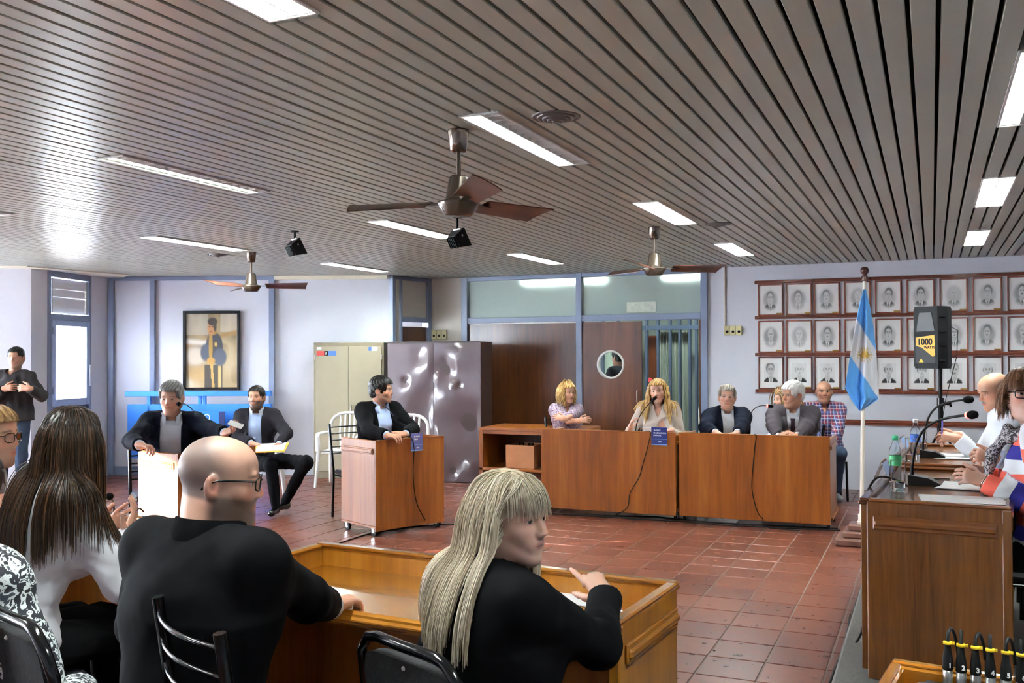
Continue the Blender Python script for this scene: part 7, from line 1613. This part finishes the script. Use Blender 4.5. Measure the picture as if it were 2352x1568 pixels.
cable([atz(2085, 1116, ZD2 + .02), atd(2040, 1096, 4.72), atd(2010, 1100, 4.68), atd(1990, 1140, 4.66), atd(1984, 1200, 4.68), atd(1988, 1260, 4.72), (-.318, 5.1, .3), (-.36, 5.2, .14), (-.44, 5.5, .02), (-.47, 6.2, .008)], 'black cable looping from the platform desk down to the floor', .006)
cable([(-.46, 7.9, .008), (-.455, 7.0, .008), (-.46, 6.2, .008), (-.455, 5.4, .008), (-.47, 4.7, .008), (-.46, 3.6, .008)], 'black cable along the edge of the carpeted platform', .007)
cable([atz(330, 1175, .86), atz(318, 1168, .88), atz(300, 1190, .80), atz(290, 1196, .775)], 'short black cable over the rim of the left front desk', .004)

# ---- name cards, papers, bottles, glasses
def card(p, T, w_, h_, lab, lines, mat, lean_back=True):
    e = empty('name_card', p, 0, lab, 'name card', 'blue name cards'); q = MB(); q.box(-w_ / 2, w_ / 2, 0, .004, 0, h_, .001, 0, T); bd = q.build('card', mat, e)
    q = MB(); q.box(-w_ / 2, w_ / 2, -.0006, 0, h_ * .33, h_ * .35, 0, 0, T); q.box(-w_ / 2, w_ / 2, -.0006, 0, .0, h_ * .05, 0, 0, T); q.build('light_band', plain('light_blue_band', srgb(120, 160, 220), .4), bd)
    Tt_ = T @ np.array([[1, 0, 0], [0, 0, -1.0], [0, 1.0, 0]])
    for s_, x, z, sz in lines: lettering(s_, sz, M['white'], bd, Tt_, T @ np.array([x * w_, -.0015, z * h_]), world=False, bold=.0005)
    return e
pc = aty(1514, 1022, 9.055); card(pc, np.eye(3), .155, .172, 'navy name card lettered UNION CIVICA RADICAL on the desk of the speaking woman', [('BLOQUE', -.34, .80, .017), ('UNIÓN CÍVICA', -.36, .64, .0185), ('RADICAL', -.36, .51, .0185), ('HCD', -.05, .16, .014)], M['navy'])
th = math.radians(64.8); pc = lf(958, 1035, .014); card(pc, rotz(th), .135, .16, 'grey blue name card lettered PRO on the middle lectern', [('BLOQUE', -.25, .78, .016), ('PRO', -.25, .62, .022), ('HCD', -.05, .15, .014)], plain('violet_print', srgb(96, 96, 150), .35))
def sheet(p, ang, w_, h_, lab, tilt=(0, 0), n=3, grp='papers on the desks'):
    e = empty('paper', p, ang, lab, 'paper', grp)
    for k in range(n):
        q = MB(); us, vs = np.linspace(-.5, .5, 9), np.linspace(-.5, .5, 9); q.grid(np.array([[(u * w_, v * h_, .0012 * (k + 1) + .006 * max(0, abs(u) - .4) * (k + 1)) for v in vs] for u in us]), T=rotz(.09 * k)); q.build('sheet', M['paper'], e)
    return e
p = atz(1335, 1372, .767); sheet((p[0], p[1], .7665), -.1, .28, .20, 'white papers under the hand of the blonde woman')
sheet((*atz(335, 1235, .767)[:2], .7665), -.2, .21, .297, 'white paper on the left front desk beside the bald man'); sheet((*atz(45, 1195, .767)[:2], .7665), 0, .21, .297, 'white paper on the left front desk near the picture edge')
sheet((*atz(2210, 1148, ZD2)[:2], ZD2 + .0015), RZ + .15, .24, .36, 'printed sheet lying on the nearest platform desk', n=1); sheet((*atz(2215, 1118, ZD2)[:2], ZD2 + .0015), RZ - .2, .30, .21, 'white papers under the hands of the woman in stripes')
sheet((*atz(2190, 1050, ZD2)[:2], ZD2 + .0015), RZ, .30, .22, 'white papers before the person in the blue grey jacket'); sheet((.12, 6.95, ZD2 + .0015), RZ, .28, .2, 'white sheet under the pen of the moustached man', n=1)
sheet((-2.62, 9.33, .788), .1, .3, .22, 'white papers before the speaking woman'); e = empty('folded_sheet', (-2.52, 9.25, .786), 0, 'white folded sheet standing behind the navy name card', 'paper'); q = MB(); q.box(-.11, .11, -.002, .0, 0, .10, 0, 0, rotx(-.35)); q.build('front_leaf', M['paper'], e); q = MB(); q.box(-.11, .11, .0, .002, 0, .10, 0, 0, rotx(.35)); q.build('back_leaf', M['paper'], e)
def pen(p, ang, lab, col, lift=.005):
    e = empty('pen', p, ang, lab, 'pen', 'ball pens'); q = MB(); q.tube([(-.06, 0, lift), (.055, 0, lift)], .0045, 8); q.build('barrel', plain('pen_plastic', col, .3), e); q = MB(); q.tube([(.055, 0, lift), (.072, 0, lift)], [.004, .001], 8); q.build('tip', M['steel'], e)
p = atz(1414, 1396, .767); pen((p[0], p[1], .767), -.9, 'bright blue pen beside the papers of the blonde woman', (.02, .02, .55)); p = atz(352, 1212, .767); pen((p[0], p[1], .767), .4, 'dark blue pen on the left front desk', (.03, .02, .35)); p = atz(2155, 1101, ZD2); pen((p[0], p[1], ZD2), .2, 'black pen on the nearest platform desk', (.02, .02, .02))
M['label_green'] = plain('green_bottle_label', srgb(60, 170, 110), .5); M['label_blue'] = plain('blue_bottle_label', srgb(60, 120, 220), .5)
def bottle(px, py, lab, capc, lab_m, hgt=.235):
    p = atz(px, py, ZD2 + .001); e = empty('water_bottle', p, 0, lab, 'bottle', 'water bottles on the platform desks'); k = hgt / .235
    q = MB(); q.lathe([(.001, 0), (.028, .0), (.031, .008), (.031, .15), (.029, .165), (.013, .205), (.0125, .215)], 24, T=np.diag([1, 1, k])); q.lathe([(.0115, .215), (.012, .205), (.028, .164), (.030, .15), (.030, .01), (.001, .004)], 24, T=np.diag([1, 1, k])); q.build('bottle', M['bottle'], e)
    q = MB(); q.lathe([(.0315, .085), (.0318, .086), (.0318, .135), (.0315, .136)], 24, T=np.diag([1, 1, k])); q.build('label', lab_m, e); q = MB(); q.lathe([(.001, .236), (.0145, .235), (.0155, .232), (.0155, .212), (.001, .212)], 20, T=np.diag([1, 1, k])); q.build('cap', plain('bottle_cap', capc, .4), e)
bottle(2057, 1108, 'water bottle with green cap and green label on the nearest platform desk', srgb(50, 170, 120), M['label_green'], .245); bottle(2103, 1046, 'water bottle with white cap and blue label on the platform', (.8, .8, .8), M['label_blue'], .24)
def tumbler(px, py, lab, h_=.15, water=.05):
    p = atz(px, py, ZD2 + .001); e = empty('tumbler', p, 0, lab, 'glass', 'water glasses on the platform desks')
    q = MB(); q.lathe([(.001, 0), (.029, 0), (.031, .0005), (.0325, .003), (.033, .006), (.0344, h_ - .003), (.0345, h_ - .0005), (.0338, h_), (.0331, h_ - .0005), (.0330, h_ - .003), (.0316, .016), (.0305, .012), (.028, .0105), (.001, .010)], 28); q.build('wall', M['tumbler'], e); q = MB(); q.lathe([(.001, .0108), (.027, .0108), (.0302, .0128), (.0312, .017), (.0318, water - .002), (.0317, water), (.029, water), (.001, water)], 28); q.build('water', M['water'], e)
tumbler(2063, 1128, 'tall water glass in front of the green capped bottle'); tumbler(2093, 1062, 'water glass beside the second microphone base'); tumbler(2118, 1035, 'water glass behind the blue labelled bottle')
for k, (px, py, lab) in enumerate(((2030, 1100, 'clear acrylic name holder at the edge of the nearest platform desk'), (2072, 1035, 'clear acrylic name holder by the blue labelled bottle'))):
    p = atz(px, py, ZD2); e = empty('name_holder', p, RZ, lab, 'name holder', 'acrylic name holders')
    for s_ in (-1, 1): q = MB(); q.box(-.10, .10, -.0015, .0015, 0, .11, 0, 0, rotx(s_ * .38), (0, s_ * -.042 * -1, 0)); q.build('leaf', M['acrylic'], e)
    q = MB(); q.box(-.095, .095, -.0004, .0004, .012, .1, 0, 0, rotx(-.38), (0, -.040, 0)); q.build('insert', plain('pale_blue_card', srgb(150, 190, 240), .5), e)

# ---- mixing console on a small table at the lower right corner
c0 = atz(2047, 1514, .95); c1 = atz(2352, 1560, .95); dv = unit((c1 - c0) * [1, 1, 0]); ang = math.atan2(dv[1], dv[0])
tb = empty('side_table', (c0[0], c0[1], 0), ang, 'honey coloured table with raised rim in the lower right corner', 'table')
q = MB(); q.box(0, .9, -.55, 0, .87, .90, .003); q.build('top', M['oak_h'], tb)
for a in ((0, .9, -.03, 0, .86, .95), (0, .03, -.55, -.03, .86, .95), (.87, .9, -.55, -.03, .86, .95)):
    q = MB(); q.box(*a, .007); q.box(a[0] + .004, a[1] - .004, a[2] + .004, a[3] - .004, .945, .956, .004); q.build('rim', M['oak_h'], tb)
for x in (.03, .84):
    for y in (-.53, -.06): q = MB(); q.box(x, x + .035, y, y + .035, 0.12, .87, .004); q.build('leg', M['oak'], tb)
mx = empty('mixing_console', tuple(np.array([c0[0], c0[1], .901]) + rotz(ang) @ np.array([.075, -.24, 0])), ang, 'dark mixing console with six numbered plugs in the lower right corner', 'mixer')
q = MB(); q.prism([(-.20, 0), (.20, 0), (.20, .030), (.10, .030), (-.20, .018)], 0, .60, np.array([[0, 0, 1.0], [1.0, 0, 0], [0, 1.0, 0]]), (0, 0, 0)); q.build('body', plain('mixer_grey', (.03, .031, .033), .4), mx); q = MB(); q.sphere((.0, .1, .018), .045, 16, 0, (.6, 2.0, .6)); q.build('side_cheek', plain('mixer_cheek', (.05, .052, .06), .45), mx)
zb = mx.location.z
for k in range(8):
    for j in range(3):
        q = MB(); q.lathe([(.001, .012), (.006, .011), (.008, 0)], 12, (.06 + .065 * k, .06 - .08 * j, .027 - .003 * j)); q.build('knob', M['white'] if j == 0 else M['steel'], mx)
for k, px in enumerate((2177, 2208, 2241, 2275, 2311, 2346)):
    pp = atd(px, 1548 + k * 6, 1.93 - .012 * k); e = empty('plug', pp, 0, ['first', 'second', 'third', 'fourth', 'fifth', 'last'][k] + ' numbered black audio plug in the row on the mixing console', 'plug', 'numbered audio plugs'); z0 = pp[2] - zb - .029; 
    q = MB(); q.lathe([(.001, -z0), (.0095, -z0), (.0095, .012), (.001, .012)], 16); q.build('metal_shell', M['steel'], e)
    q = MB(); q.lathe([(.0098, .010), (.0105, .012), (.0100, .03), (.0068, .050), (.0055, .062), (.001, .062)], 16); q.build('boot', M['rubber'], e)
    q = MB(); q.lathe([(.0055, .060), (.0085, .061), (.0085, .066), (.0055, .067)], 12); q.box(.006, .013, -.002, .002, .061, .066); q.build('yellow_tie', plain('yellow_tie', srgb(240, 200, 30), .45), e)
    q = MB(); d_ = CR * (.035 if k % 2 == 0 else .02) ; q.tube(bez(np.array([0, 0, .06]), np.array([0, 0, .10]), np.array([0, 0, .10]) + d_ * .8 + CF * .03, d_ * 1.4 + CF * .06 + np.array([0, 0, .02]), 14), .0035, 8); q.build('lead', M['rubber'], e)
    Tb = np.stack([CR, CU, -CF], 1); lettering(str(k + 1), .013, M['white'], e, Tb, -CF * .0112 - CR * .004 + np.array([0, 0, .017]), world=False, bold=.0004)
